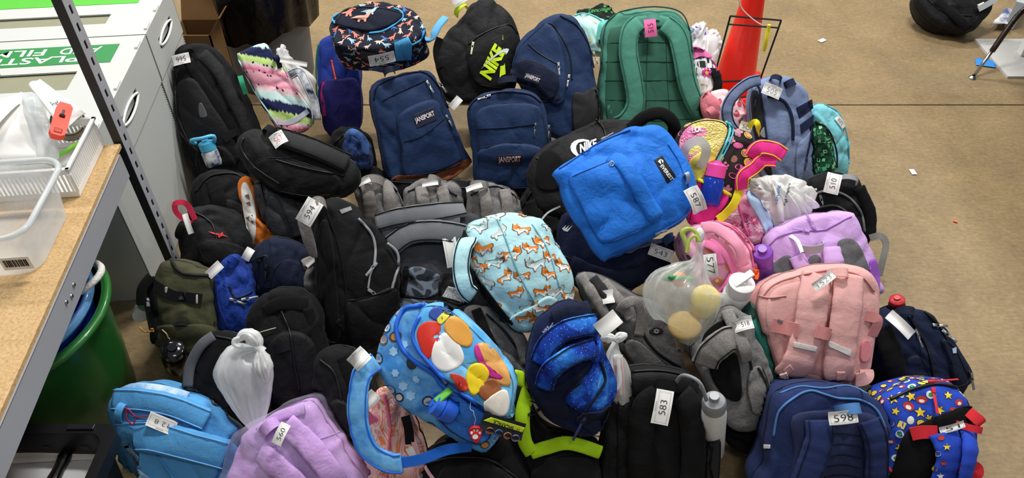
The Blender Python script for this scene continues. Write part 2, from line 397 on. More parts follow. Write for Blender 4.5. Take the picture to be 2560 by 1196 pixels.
    def hit(s, x, y, lift=0):
        o = s.Mi @ CAM; d = (s.Mi.to_3x3() @ ray(x, y)).normalized(); best = None
        for b in s.bvh:
            h = b.ray_cast(o, d)
            if h[0] is not None and (best is None or h[3] < best[2]): best = (h[0], h[1], h[3])
        if best is None:
            t = (s.zf - o.z) / d.z; p = o + d * t
            return p, V((0, 0, 1)), False
        n = best[1]
        if n.dot(d) > 0: n = -n
        return best[0], n, True
    def _lab(s, o, label):
        if label: o['label'] = label
        return o
    def panel(s, name, out, puff=.004, mat=None, smooth=True, n=44, parent=None, solid=True, label=None, edge=None, rough=0):
        P = [V((x, y)) for x, y in out]
        ring = catmull(P, n, True) if smooth else catmull_lin(P, n)
        c = V((sum(p.x for p in ring) / n, sum(p.y for p in ring) / n)); vs = []; fs = []
        big = puff > .008
        prof = [(1, -.004), (1, .35), (.985, .7), (.955, .92), (.9, 1), (.78, 1), (.62, 1.03), (.45, 1.06), (.28, 1.08), (.12, 1.1), (0, 1.1)] if big else \
            [(1, -.6), (1, .6), (.985, 1), (.85, 1), (.7, 1), (.52, 1), (.35, 1), (.18, 1), (0, 1)]
        for sc, h in prof:
            for p in ring:
                q = c + (p - c) * sc; hp, hn, _ = s.hit(q.x, q.y); hn = (hn * .6 + V((0, 0, .4))).normalized() if big else hn
                vs.append(hp + hn * (h * puff + (noise.noise(hp * 12 + V((s.seed, 3, 1))) * rough * puff if h > .5 else 0)))
        for i in range(len(prof) - 1):
            for j in range(n): fs.append((i * n + j, i * n + (j + 1) % n, (i + 1) * n + (j + 1) % n, (i + 1) * n + j))
        o = s.fix(mesh_obj(name, vs, fs, mat or s.mat, parent or s.root))
        if solid: s.bvh.append(BVHTree.FromPolygons(vs, fs))
        if big and not edge and sum((P[i] - P[i - 1]).length for i in range(len(P))) > 150: edge = ztone(mat or s.mat)  # dark line drawn as seam and as shade at the pocket base
        if edge: s.cord('seam_and_shade', [tuple(p) for p in P] + [tuple(P[0])], .0022, edge, parent=o)
        return s._lab(o, label)
    def fix(s, o):
        bm = bmesh.new(); bm.from_mesh(o.data); bmesh.ops.recalc_face_normals(bm, faces=bm.faces[:]); bm.to_mesh(o.data); bm.free(); return o
    def path(s, pts, lift, n, ends):
        P = []; Nn = []
        for i, q in enumerate(pts):
            hp, hn, ok = s.hit(q[0], q[1]); l = q[2] if len(q) > 2 else lift * (.25 if ends and i in (0, len(pts) - 1) else 1)
            hn = (hn + V((0, 0, .5))).normalized(); P.append(hp + hn * l); Nn.append(hn)
        C3 = catmull(P, n); N3 = catmull_n(Nn, n); return C3, N3
    def strap(s, name, pts, w, lift=.008, th=.010, mat=None, n=26, ends=True, parent=None, label=None, edge=None, flat=False, taper=None, twist=0, solid=False):
        """webbing or padded strap lying along the surface; a third number in a point is its own height above it"""
        P, Nn = s.path(pts, lift, n, ends); vs = []; fs = []
        sec = [(-1, -.5), (-1, .5), (1, .5), (1, -.5)] if flat else [(-1, -.25), (-1, .25), (-.8, .6), (-.4, .85), (.4, .85), (.8, .6), (1, .25), (1, -.25), (.7, -.5), (-.7, -.5)]
        k = len(sec); L = []; Rr = []
        for i in range(n):
            t = (P[min(i + 1, n - 1)] - P[max(i - 1, 0)]).normalized(); nn = Nn[i]; b = t.cross(nn); b = b.normalized() if b.length > 1e-6 else V((1, 0, 0)); nn = b.cross(t)
            if twist: b = Matrix.Rotation(twist * sin(pi * i / (n - 1)), 3, t) @ b; nn = b.cross(t)
            ww = w / 2 * (1 if not taper else taper[0] + (taper[1] - taper[0]) * i / (n - 1))
            wob = noise.noise(P[i] * 60 + V((s.seed, 0, 0))) * .0022 if th > .009 else 0
            vs += [P[i] + b * x * (ww + wob) + nn * (y * th + (wob if y > 0 else 0)) for x, y in sec]; L.append(P[i] + b * ww * .82 + nn * th * .75); Rr.append(P[i] - b * ww * .82 + nn * th * .75)
        for i in range(n - 1):
            for j in range(k): fs.append((i * k + j, i * k + (j + 1) % k, (i + 1) * k + (j + 1) % k, (i + 1) * k + j))
        fs += [tuple(range(k))[::-1], tuple((n - 1) * k + j for j in range(k))]
        o = s.fix(mesh_obj(name, vs, fs, mat or s.mat, parent or s.root))
        if flat: o.data.set_sharp_from_angle(angle=R(50))
        if edge:
            for q in (L, Rr): MB().tube(q, .0018, 6).build('edge_binding', edge, o, True)
        if solid: s.bvh.append(BVHTree.FromPolygons(vs, fs))
        return s._lab(o, label)
    def cord(s, name, pts, r, mat, lift=None, n=30, parent=None, label=None):
        r *= .66; k = len(pts)
        if k > 1:   # follow the cloth closely
            q3 = catmull([V((q[0], q[1], (q[2] if len(q) > 2 else (r * .8 if lift is None else lift)) * 1000)) for q in pts], max(12, k * 4)); pts = [(q.x, q.y, q.z / 1000) for q in q3]; n = max(n, len(pts) * 2)
        P, _ = s.path(pts, r * .8 if lift is None else lift, n, False)
        return s._lab(MB().tube(P, r, 6).build(name, mat, parent or s.root, True), label)
    def zip(s, pts, r=.0042, mat=None, tape=None, pull=None, pmat=None, name='zipper', n=34, plen=.03):
        z = s.cord(name, pts, r, mat or BLACKZIP, n=n)
        if pull:
            for x, y, ang in (pull if isinstance(pull[0], tuple) else [pull]): s.pull(x, y, ang, plen, pmat, z)
        return z
    def pull(s, x, y, ang, ln=.03, mat=None, parent=None):
        hp, hn, _ = s.hit(x, y); hq, _, _ = s.hit(x + 6 * cos(R(ang)), y + 6 * sin(R(ang))); t = (hq - hp); t = (t - hn * t.dot(hn)).normalized(); b = t.cross(hn)
        m = MB(); c = hp + hn * .006
        m.box((-.004, .012), (-.005, .005), (-.003, .003), c, (t, b, hn), bev=.0015)
        m.tube([c + t * (.010 + .006 * (1 - cos(a))) + b * .0045 * sin(a) for a in [2 * pi * i / 10 for i in range(10)]], .0013, 5, True)
        m.box((.020, .020 + ln), (-.0038, .0038), (-.0013, .0013), c, (t, b, hn), bev=.001)
        return m.build('zipper_pull', mat or METAL, parent or s.root, True, angle=40)
    def decal(s, name, polys, mat, lift=.0018, parent=None, label=None, sub=0):
        vs = []; fs = []
        for poly in polys:
            k = len(vs); tri = tessellate_polygon([[V((x, y, 0)) for x, y in poly]])
            for x, y in poly: hp, hn, _ = s.hit(x, y); vs.append(hp + hn * lift)
            fs += [tuple(i + k for i in t) for t in tri]
        return s._lab(mesh_obj(name, vs, fs, mat, parent or s.root), label)
    def text(s, st, p0, p1, h, mat=None, lift=.0022, parent=None, bold=0.01, name='lettering', shear=0):
        tv, tf = text_mesh(st, bold); p0 = V(p0); p1 = V(p1); d = (p1 - p0); up = V((d.y, -d.x)).normalized() * h; vs = []
        for x, y in tv:
            q = p0 + d * x + up * (y - .5) + d.normalized() * shear * h * (y - .5); hp, hn, _ = s.hit(q.x, q.y); vs.append(hp + hn * lift)
        return mesh_obj(name, vs, tf, mat or WHITE, parent or s.root, False)
    def tag(s, st, p0, p1, h, bend=.008, lift=.014, mat=None, rules=True, face=.55, ink=None, name='paper_tag', th=.46, off=.0, wide=.56, hp0=None):
        """slip of paper: centre line p0..p1 runs along the writing, h is its height in pixels of the photograph"""
        p0 = V(p0); p1 = V(p1); d = p1 - p0; up = V((d.y, -d.x)).normalized() * h; m = (p0 + p1) / 2
        hp, hn, _ = s.hit(*(hp0 or m)); vd = (s.Mi @ CAM - hp).normalized(); nn = (hn * (1 - face) + vd * face).normalized(); o = hp + nn * lift; cl = s.Mi @ CAM
        def P(a, b, l=0):
            q = p0 + d * a + up * (b - .5); r = (s.Mi.to_3x3() @ ray(q.x, q.y)); p = cl + r * ((o - cl).dot(nn) / r.dot(nn))
            return p + nn * (bend * (sin(pi * a) - .5) + .35 * bend * sin(2 * pi * b + 1) + l)
        na, nb = 12, 6; vs = [P(i / na, j / nb) for j in range(nb + 1) for i in range(na + 1)]
        fs = [(j * (na + 1) + i, j * (na + 1) + i + 1, (j + 1) * (na + 1) + i + 1, (j + 1) * (na + 1) + i) for j in range(nb) for i in range(na)]
        t = mesh_obj(name, vs, fs, mat or PAPER, s.root)
        if rules:
            mb = MB()
            for a0, a1, b0, b1 in ((.06, .94, .80, .813), (.06, .94, .14, .153), (.055, .062, .14, .81), (.938, .945, .14, .81), (.36, .64, .88, .905)):
                k = 8; q = []; f = []
                for i in range(k + 1):
                    a = a0 + (a1 - a0) * i / k; q += [P(a, b0, .0010), P(a, b1, .0010)]
                for i in range(k): f.append((2 * i, 2 * i + 2, 2 * i + 3, 2 * i + 1))
                mb.add(q, f)
            mesh_obj('printed_rule', mb.v, mb.f, RULE, t)
        if st:
            tv, tf = text_mesh(st, -.012); a0 = .5 - wide / 2 + off; b0 = .48 - th / 2
            mesh_obj('handwritten_number', [P(a0 + x * wide, b0 + y * th, .0014) for x, y in tv], tf, ink or INK, t, False)
        return t
    def loop(s, name, pa, pb, hgt, w, mat=None, th=.003, dirv=(0, .4, 1), parent=None, label=None):
        """carrying loop standing up from the surface between two points"""
        a = s.hit(*pa)[0]; b = s.hit(*pb)[0]; dv = V(dirv).normalized(); n = 22; vs = []; fs = []; wv = dv.cross(b - a); wv = wv.normalized() if wv.length > 1e-6 else V((0, 1, 0))
        P = [a.lerp(b, .5 - .5 * cos(pi * i / (n - 1))) + dv * hgt * sin(pi * i / (n - 1)) ** .7 for i in range(n)]
        for i in range(n):
            t = (P[min(i + 1, n - 1)] - P[max(0, i - 1)]).normalized(); nn = wv.cross(t).normalized()
            vs += [P[i] + wv * x * w / 2 + nn * y * th / 2 for x, y in ((-1, -1), (-1, 1), (1, 1), (1, -1))]
        for i in range(n - 1):
            for j in range(4): fs.append((i * 4 + j, i * 4 + (j + 1) % 4, (i + 1) * 4 + (j + 1) % 4, (i + 1) * 4 + j))
        fs += [(0, 1, 2, 3), tuple((n - 1) * 4 + j for j in range(4))]
        o = s.fix(mesh_obj(name, vs, fs, mat or s.mat, parent or s.root)); o.data.set_sharp_from_angle(angle=R(50)); return s._lab(o, label)
    def prints(s, name, shapes, count, size, seed=1, where=None, gap=.9, lift=.0012, frontonly=True):
        """printed motifs scattered over the cloth; shapes: lists of layers (polygon, material)"""
        rnd = random.Random(seed); b = s.bvh[0]; vs = []; fs = []; mi = []; mats = []; pts = []
        tri = [f for f in s.fs]; ar = []; tot = 0
        for f in tri:
            a = (s.vs[f[2]] - s.vs[f[0]]).cross(s.vs[f[3]] - s.vs[f[1]]).length; tot += a; ar.append(tot)
        import bisect
        tries = 0
        while len(pts) < count and tries < count * 40:
            tries += 1; f = tri[min(len(tri) - 1, bisect.bisect(ar, rnd.random() * tot))]
            w = [rnd.random() for _ in range(4)]; sw = sum(w); p = sum((s.vs[i] * k for i, k in zip(f, w)), V()) / sw
            if frontonly and p.z < -s.D * .25: continue
            if where and not where(p): continue
            if any((p - q).length < size * gap for q in pts): continue
            pts.append(p)
            loc, nn, _, _ = b.find_nearest(p)
            if nn.dot(p - V((s.cen.x, s.cen.y, 0))) < 0: nn = -nn
            up = V((0, 1, 0)); up = up - nn * up.dot(nn)
            if up.length < .2: up = V((0, 0, 1)) - nn * nn.z
            up.normalize(); rt = up.cross(nn)
            an = rnd.uniform(-.5, .5); fl = rnd.choice((-1, 1)); sz = size * rnd.uniform(.8, 1.1)
            for li, (poly, mt) in enumerate(rnd.choice(shapes)):
                if mt not in mats: mats.append(mt)
                k = len(vs); c, sn = cos(an), sin(an)
                for x, y in poly:
                    x *= fl; q = p + (rt * (x * c - y * sn) + up * (x * sn + y * c)) * sz
                    g, gn, _, _ = b.find_nearest(q); gn = gn if gn.dot(nn) > 0 else -gn
                    vs.append(g + gn * (lift + .0005 * li))
                for t in tessellate_polygon([[V((x, y, 0)) for x, y in poly]]): fs.append(tuple(i + k for i in t)); mi.append(mats.index(mt))
        o = mesh_obj(name, vs, fs, None, s.root, True, mats, mi); o['kind'] = 'stuff'; return o
    def world(s, x, y, lift=0):
        hp, hn, _ = s.hit(x, y); return s.M @ (hp + hn * lift)
def catmull_lin(P, n):
    k = len(P); L = [0]
    for i in range(k): L.append(L[-1] + (P[(i + 1) % k] - P[i]).length)
    out = []; corners = []
    for i in range(k):
        m = max(1, round(n * (L[i + 1] - L[i]) / L[-1])); corners.append(m)
    while sum(corners) > n: corners[corners.index(max(corners))] -= 1
    while sum(corners) < n: corners[corners.index(max(corners))] += 1
    for i, m in enumerate(corners):
        for j in range(m): out.append(P[i].lerp(P[(i + 1) % k], j / m))
    return out
def catmull_n(Nn, n):
    k = len(Nn); out = []
    for i in range(n):
        x = (k - 1) * i / (n - 1); j = min(int(x), k - 2) if k > 1 else 0
        out.append(Nn[j].lerp(Nn[min(j + 1, k - 1)], x - j).normalized())
    return out
def circ(n=14, rx=.5, ry=None, cx=0, cy=0): ry = ry or rx; return [(cx + rx * cos(2 * pi * i / n), cy + ry * sin(2 * pi * i / n)) for i in range(n)]
def starp(k=5, r1=.5, r2=.22): return [((r1 if i % 2 == 0 else r2) * sin(pi * i / k), (r1 if i % 2 == 0 else r2) * cos(pi * i / k)) for i in range(2 * k)]
def scaled(p, k, dx=0, dy=0): return [(x * k + dx, y * k + dy) for x, y in p]
def flowerp(k=6, r=.5, dip=.28):
    o = []
    for i in range(k * 6):
        a = 2 * pi * i / (k * 6); o.append(((dip + (r - dip) * abs(sin(k * a / 2))) * cos(a), (dip + (r - dip) * abs(sin(k * a / 2))) * sin(a)))
    return o
DINO = [(-.5, -.02), (-.38, .06), (-.22, .16), (-.05, .2), (.1, .2), (.2, .28), (.26, .42), (.34, .48), (.46, .46), (.48, .38), (.38, .34), (.34, .24), (.28, .08), (.2, -.02), (.18, -.24), (.1, -.24), (.08, -.1), (-.06, -.1), (-.1, -.26), (-.18, -.26), (-.2, -.06), (-.34, -.02)]
TREX = [(-.46, -.08), (-.3, .02), (-.12, .12), (.0, .26), (.1, .42), (.24, .46), (.38, .38), (.36, .3), (.2, .28), (.18, .2), (.28, .14), (.16, .12), (.12, -.02), (.14, -.34), (.04, -.34), (-.02, -.12), (-.1, -.34), (-.2, -.34), (-.16, -.06), (-.3, -.1)]
DOG = [(-.5, .06), (-.42, .14), (-.2, .12), (.04, .14), (.1, .34), (.16, .46), (.22, .34), (.32, .36), (.4, .48), (.44, .3), (.5, .14), (.4, .02), (.26, -.02), (.26, -.26), (.16, -.26), (.12, -.1), (-.2, -.1), (-.24, -.28), (-.34, -.28), (-.36, -.08), (-.46, -.06)]
DOGW = [(.1, -.06), (.2, .12), (.3, .04), (.42, .1), (.36, .0), (.24, -.08), (.22, -.24), (.16, -.2), (-.16, -.08), (-.3, -.22), (-.3, -.04), (-.1, -.02)]
def swoosh(x, y, sx, sy, ang):
    base = [(-.5, -.05), (-.42, .16), (-.32, .3), (-.36, .1), (-.3, -.06), (-.16, -.08), (.0, -.02), (.5, .26), (.1, -.14), (-.12, -.26), (-.3, -.3), (-.44, -.22)]
    c, s_ = cos(R(ang)), sin(R(ang)); return [(x + (a * sx) * c + (b * sy) * s_, y + (a * sx) * s_ - (b * sy) * c) for a, b in base]
# ================================================================== the setting
def floor_mat():
    m, nt, b = nodes('sealed_concrete')
    co = coords(nt, (1, 1, 1)); st = coords(nt, (11, 62, 1))
    n1 = tex(nt, 'Noise', st, 2.2, Detail=8, Roughness=.72, Distortion=.35)
    n2 = tex(nt, 'Noise', co, 3.2, Detail=7, Roughness=.68); n3 = tex(nt, 'Noise', co, 60, Detail=3)
    a = ramp(nt, n1.outputs[0], [(.28, '#6b5c45'), (.5, '#8a7657'), (.72, '#a5906c')])
    c = ramp(nt, n2.outputs[0], [(.3, '#6d5e48'), (.5, '#8a7655'), (.7, '#a28c67')])
    base = mixc(nt, .5, a, c)
    cr = tex(nt, 'Voronoi', coords(nt, (1.1, 3.2, 1)), 2.3, feature='DISTANCE_TO_EDGE')
    wob = tex(nt, 'Noise', co, 7, Detail=5); 
    sc = ramp(nt, wob.outputs[0], [(.62, '#000000'), (.70, '#ffffff')])
    base = mixc(nt, mathn(nt, 'MULTIPLY', sc, .18), base, lin('#5e4c33'))
    gr = ramp(nt, n3.outputs[0], [(.3, (.86, .86, .86, 1)), (.7, (1.1, 1.1, 1.1, 1))]); mg = nt.nodes.new('ShaderNodeMix'); mg.data_type = 'RGBA'; mg.blend_type = 'MULTIPLY'; mg.inputs[0].default_value = 1; nt.links.new(base, mg.inputs[6]); nt.links.new(gr, mg.inputs[7]); base = mg.outputs[2]
    nt.links.new(base, b.inputs['Base Color'])
    nt.links.new(ramp(nt, n2.outputs[0], [(.3, (.5, .5, .5, 1)), (.7, (.36, .36, .36, 1))]), b.inputs['Roughness'])
    b.inputs['Specular IOR Level'].default_value = .35
    bump(nt, b, n1.outputs[0], .12, .004); return m
def mathn(nt, op, a, v):
    n = nt.nodes.new('ShaderNodeMath'); n.operation = op; nt.links.new(a, n.inputs[0]); n.inputs[1].default_value = v; return n.outputs[0]
FLOORM = floor_mat()
fl = MB().box((-9, 9), (-4, 14), (-.12, -.03)).build('floor', simple('#2a2118', .9)); tag_props(fl, 'tan sealed concrete floor with a straight sawn joint', kind='structure')
JY = at_z(2300, 262, 0).y
MB().box((-9, 9), (-4, JY - .004), (-.03, 0), bev=.003).build('slab', FLOORM, fl)
MB().box((-9, 9), (JY + .004, 14), (-.03, 0), bev=.003).build('slab', FLOORM, fl)
# ------------------------------------------------------------------ steel rack on the left
AZ = R(-6.4); AF = V((sin(AZ), cos(AZ), 0)); AR = V((cos(AZ), -sin(AZ), 0)); AU = V((0, 0, 1)); RAX = (AR, AF, AU)
PB = at_z(474, 748, 0)                      # foot of the visible post
STEEL = simple('#a4a6ab', .4, .0, .5, bscale=4); STEEL_SHADE = simple('#2c2d30', .45, .1); BOARD = None
def board_mat():
    m, nt, b = nodes('particle_board'); co = coords(nt)
    n = tex(nt, 'Noise', co, 120, Detail=4, Roughness=.7); n2 = tex(nt, 'Noise', co, 6, Detail=3)
    a = ramp(nt, n.outputs[0], [(.3, '#a58253'), (.5, '#c9a674'), (.7, '#d9bb8b')]); c = mixc(nt, mathn(nt, 'MULTIPLY', n2.outputs[0], .35), a, lin('#b58f5c'))
    nt.links.new(c, b.inputs['Base Color']); b.inputs['Roughness'].default_value = .7; bump(nt, b, n.outputs[0], .2, .003); return m
BOARD = board_mat()
rack = empty('storage_rack', Matrix.Translation(PB), 'grey steel boltless rack with keyhole post and particle board shelf', 'shelving')
def local_to(o): return o.matrix_world.inverted() if False else None
def rk(mb, name, mat, parent=rack, **k):
    o = mb.build(name, mat, parent, **k); return o
# post: two flanges of an angle section, outer flange faces +AR side with keyholes cut as real openings
def keyhole_flange(w, h, z0, step, th, axw, axn, org):
    """flange with keyhole slots, built as strips round each hole"""
    mb = MB(); nh = int((h - z0) / step); o = V(org)
    hw = .0065; c = w / 2
    def bx(x0, x1, z0_, z1_): mb.box((x0, x1), (0, th), (z0_, z1_), o, (axw, axn, AU))
    bx(0, c - hw, 0, h); bx(c + hw, w, 0, h); zc = 0
    for i in range(nh):
        zt = z0 + i * step; bx(c - hw, c + hw, zc, zt)
        zc = zt + .026
    bx(c - hw, c + hw, zc, h)
    return mb
HPOST = 1.75
for side, (px, py) in enumerate(((0, 0),)):
    o = V((0, 0, 0)) + AR * px + AF * py
    f1 = keyhole_flange(.056, HPOST, .06, .052, .002, AF, -AR, o)
    post = f1.build('post', STEEL, rack)
    MB().box((-.008, -.006), (.004, .054), (0, HPOST), o, RAX).build('dark_hole_backing', BLACKZIP, post)  # added dark plate so the keyholes look dark inside
    MB().box((-.026, -.001), (-.002, 0), (0, HPOST), o, RAX).build('post_side_flange', STEEL_SHADE, post)  # same steel as the post, its shade put into the colour
ZS = .70
def rbox(name, mat, a, b, c, parent=rack, bev=0, label=None, smooth=False):
    o = MB().box(a, b, c, (0, 0, 0), RAX, bev).build(name, mat, parent, smooth)
    if label: o['label'] = label
    return o
beam = MB()
beam.box((-.002, .001), (-1.75, -.046), (ZS - .095, ZS - .012), (0, 0, 0), RAX).box((-.03, .001), (-1.75, -.046), (ZS - .016, ZS - .013), (0, 0, 0), RAX)
beam = beam.build('beam', STEEL, rack)
for k in range(3): MB().lathe([(.0001, .003), (.005, .003), (.006, 0)], AR * .002 + AF * (-.55 - .03 * k) + AU * (ZS - .05 - .01 * (k % 2)), AR, 10).build('rivet', METAL, beam, True)
rbox('end_beam', STEEL, (-.62, -.03), (-.006, -.003), (ZS - .075, ZS - .012))
rbox('shelf_board', BOARD, (-.62, -.004), (-1.75, -.008), (ZS - .014, ZS), bev=.001)
for fx, fy in ((-.6, 0), (-.6, -1.75), (-.002, -1.75)):
    MB().box((fx - .02, fx + .02), (fy - .002, fy), (0, HPOST), (0, 0, 0), RAX).box((fx - .001, fx + .001), (fy - .04, fy), (0, HPOST), (0, 0, 0), RAX).build('post', STEEL, rack)
# ------------------------------------------------------------------ white corrugated bins
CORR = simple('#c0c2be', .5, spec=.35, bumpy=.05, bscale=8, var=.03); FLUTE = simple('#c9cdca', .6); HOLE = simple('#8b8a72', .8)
GREENL = simple('#17803a', .5)
KB = at_z(402, 762, 0); HB = .685; LID = .19; W1 = 1.0
def bin_(y0, y1, label, near):
    """corrugated bin, lid over body; coordinates along AR (leftwards negative) and AF from corner KB"""
    M = Matrix.Translation(KB + AF * ((y0 + y1) / 2) - AR * (W1 / 2))
    e = empty('collection_bin', M, label, 'bin', 'white corrugated collection bins')
    o = -AF * ((y0 + y1) / 2) + AR * (W1 / 2)
    def bx(mb, a, b, c): return mb.box(a, b, c, o, RAX)
    g = .006
    m = MB(); bx(m, (-W1 + g, -g), (y0 + g, y0 + g + .004), (0, HB - LID + .02)); bx(m, (-W1 + g, -g), (y1 - g - .004, y1 - g), (0, HB - LID + .02))
    bx(m, (-g - .004, -g), (y0 + g, y1 - g), (0, HB - LID + .02)); bx(m, (-W1 + g, -W1 + g + .004), (y0 + g, y1 - g), (0, HB - LID + .02)); bx(m, (-W1 + g, -g), (y0 + g, y1 - g), (0, .004))
    body = m.build('body', CORR, e)
    f = MB()
    for i in range(46):
        z = .01 + i * (HB - LID) / 46; bx(f, (-g, -g + .0015), (y1 - g - .004, y1 - g + .001), (z, z + .005))
    f.build('flute_edge', FLUTE, body)
    # lid: side panels with a real hand hole, top with slot
    ym = (y0 + y1) / 2; hz0, hz1, hw = HB - LID * .60, HB - LID * .36, .10
    def side(a0, a1):
        mb = MB(); bx(mb, (a0, a1), (y0, ym - hw), (HB - LID, HB)); bx(mb, (a0, a1), (ym + hw, y1), (HB - LID, HB))
        bx(mb, (a0, a1), (ym - hw, ym + hw), (HB - LID, hz0)); bx(mb, (a0, a1), (ym - hw, ym + hw), (hz1, HB)); return mb
    ls = side(-.005, 0).build('lid_side', CORR, e); side(-W1, -W1 + .005).build('lid_side', CORR, e)
    rim = MB()
    pts = [o + AR * .001 + AF * (ym + hw * cos(t)) + AU * ((hz0 + hz1) / 2 + (hz1 - hz0) / 2 * sin(t) * abs(sin(t)) ** .4) for t in [2 * pi * i / 24 for i in range(24)]]
    rim.tube(pts, .005, 6, True); rim.build('handle_rim', WHITE, ls, True)
    m = MB(); bx(m, (-.03, -.012), (ym - hw * .8, ym + hw * .8), (hz0, (hz0 + hz1) / 2)); m.build('handle_flap', CORR, ls)
    m = MB(); bx(m, (-W1, 0), (y0, y0 + .005), (HB - LID, HB)); m.build('lid_front', CORR, e)
    m = MB(); bx(m, (-W1, 0), (y1 - .005, y1), (HB - LID, HB)); m.build('lid_back', CORR, e)
    s0, s1 = ((y0 + .33, y0 + .45) if near else (y0 + .10, y0 + .18)); b0, b1 = -.95, -.17
    # top panel with an oval-ended slot
    poly = [(-W1, y0), (0, y0), (0, y1), (-W1, y1)]
    top = MB(); bx(top, (-W1, 0), (y0, s0), (HB, HB + .006)); bx(top, (-W1, 0), (s1, y1), (HB, HB + .006)); bx(top, (-W1, b0), (s0, s1), (HB, HB + .006)); bx(top, (b1, 0), (s0, s1), (HB, HB + .006))
    tp = top.build('lid_top', CORR, e)
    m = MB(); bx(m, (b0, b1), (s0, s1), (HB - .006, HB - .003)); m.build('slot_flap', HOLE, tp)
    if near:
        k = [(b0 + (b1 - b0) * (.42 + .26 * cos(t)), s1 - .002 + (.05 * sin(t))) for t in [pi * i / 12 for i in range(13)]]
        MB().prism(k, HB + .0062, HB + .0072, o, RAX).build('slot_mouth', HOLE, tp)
    for t in (.08, .45, .85):
        m = MB(); bx(m, (-.012, -.002), (y0 + (y1 - y0) * t, y0 + (y1 - y0) * t + .05), (HB + .006, HB + .014)); m.build('lock_tab', WHITE, tp)
    return e, o
bn, bo = bin_(.025, .715, 'near white corrugated bin with a slotted lid and dark green label', True)
bf, bfo = bin_(.722, 1.12, 'far white corrugated bin, bright green label on its lid', False)
def top_label(e, o, x0, x1, y0, y1, mat, lines):
    l = MB().box((x0, x1), (y0, y1), (HB + .006, HB + .0075), o, RAX).build('printed_label', mat, e)
    for st, yc, h, a, b in lines:   # reads from the far side
        tv, tf = text_mesh(st, .012); mesh_obj('lettering', [o + AR * (b + (a - b) * x) + AF * (yc + h / 2 - h * y) + AU * (HB + .0082) for x, y in tv], tf, WHITE, l, False)
top_label(bn, bo, -.86, -.075, .525, .655, GREENL, [('PLASTIC', .562, .045, -.535, -.19), ('BAGS', .562, .045, -.80, -.585), ('AND', .618, .045, -.27, -.13), ('FILMS', .618, .045, -.55, -.32), ('ONLY', .618, .045, -.83, -.60)])
top_label(bf, bfo, -.72, -.09, .985, 1.10, simple('#4fb52a', .5), [])
# ------------------------------------------------------------------ things on the shelf board
def on_shelf(x, y, z=ZS): return at_z(x, y, z)
# slotted basket
fr = on_shelf(243, 258, ZS + .095); nr_ = on_shelf(168, 425, ZS + .095)
bd = min((nr_ - fr).dot(-AF), (PB - nr_).dot(AF) - .014); BW, BH = .34, .095
bk = empty('slotted_basket', Matrix.Translation(V((nr_.x, nr_.y, ZS + .002))), 'white plastic basket with slotted sides holding papers and tape', 'basket')
WPL = simple('#eeeeec', .4)
def bkb(a, b, c): return MB().box(a, b, c, (0, 0, 0), RAX, .001)
bkb((-BW, -.006), (.006, bd - .006), (0, .003)).build('base', WPL, bk)
def slotted(axis, pos, lo, hi):
    mb = MB(); n = int((hi - lo) / .0115)
    def add(p0, p1, z0, z1):
        mb.box((p0, p1) if axis == 'x' else (pos - .0015, pos + .0015), (pos - .0015, pos + .0015) if axis == 'x' else (p0, p1), (z0, z1), (0, 0, 0), RAX)
    add(lo, hi, 0, .018); add(lo, hi, BH - .02, BH)
    for i in range(n + 1):
        p = lo + (hi - lo) * i / n; add(p - .0028, p + .0028, .018, BH - .02)
    return mb
slotted('x', .003, -BW, 0).build('slotted_side', WPL, bk); slotted('x', bd - .003, -BW, 0).build('slotted_side', WPL, bk)
slotted('y', -.003, 0, bd).build('slotted_side', WPL, bk); slotted('y', -BW + .003, 0, bd).build('slotted_side', WPL, bk)
rim = MB()
for a, b in (((-BW - .006, .006), (-.006, .005)), ((-BW - .006, .006), (bd - .005, bd + .006)), ((-.005, .006), (-.006, bd + .006)), ((-BW - .006, -BW + .005), (-.006, bd + .006))): rim.box(a, b, (BH - .004, BH + .003), (0, 0, 0), RAX, .001)
rim.build('rim', WPL, bk)
def sheet(name, label, cat, corners, mat, bend=.01, group=None, text=None, th=.0008, seed=0):
    """loose sheet through four corner points"""
    c = [V(p) for p in corners]; n = 8; nn = (c[1] - c[0]).cross(c[3] - c[0]).normalized(); nn = nn if nn.z > 0 else -nn
    def P(a, b): return c[0].lerp(c[1], a).lerp(c[3].lerp(c[2], a), b) + nn * (bend * sin(pi * a) * .8 + noise.noise(V((a * 2 + seed, b * 2, seed))) * bend)
    vs = [P(i / n, j / n) for j in range(n + 1) for i in range(n + 1)]
    fs = [(j * (n + 1) + i, j * (n + 1) + i + 1, (j + 1) * (n + 1) + i + 1, (j + 1) * (n + 1) + i) for j in range(n) for i in range(n)]
    org = (c[0] + c[1] + c[2] + c[3]) / 4; M = Matrix.Translation(org); e = empty(name, M, label, cat, group)
    o = mesh_obj('leaf', [v - org for v in vs], fs, mat, e); md = o.modifiers.new('thickness', 'SOLIDIFY'); md.thickness = th
    if text:
        for st, a0, a1, b0, b1 in text:
            tv, tf = text_mesh(st, 0); mesh_obj('lettering', [P(a0 + (a1 - a0) * x, b0 + (b1 - b0) * y) - org + nn * .0025 for x, y in tv], tf, INK, e, False)
    return e
z1 = ZS + .06
lines = [('Set up and take down', .1, .9, .80, .84), ('lorem', .1, .3, .7, .7)]
def zq(pts, z, dz=(0, 0, 0, 0)): return [at_z(x, y, z + d) for (x, y), d in zip(pts, dz)]
sheet('loose_sheet', 'white sheet leaning at the back of the basket', 'paper', zq([(70, 215), (100, 198), (215, 285), (160, 330)], ZS + .115), PAPER, .006, 'papers in the basket', text=[('Fried', .30, .62, .62, .52)])
sheet('loose_sheet', 'printed white sheet lying across the basket at left', 'paper', zq([(-30, 260), (70, 262), (120, 395), (-10, 405)], ZS + .10, (.02, .02, -.03, -.03)), PAPER, .006, 'papers in the basket')
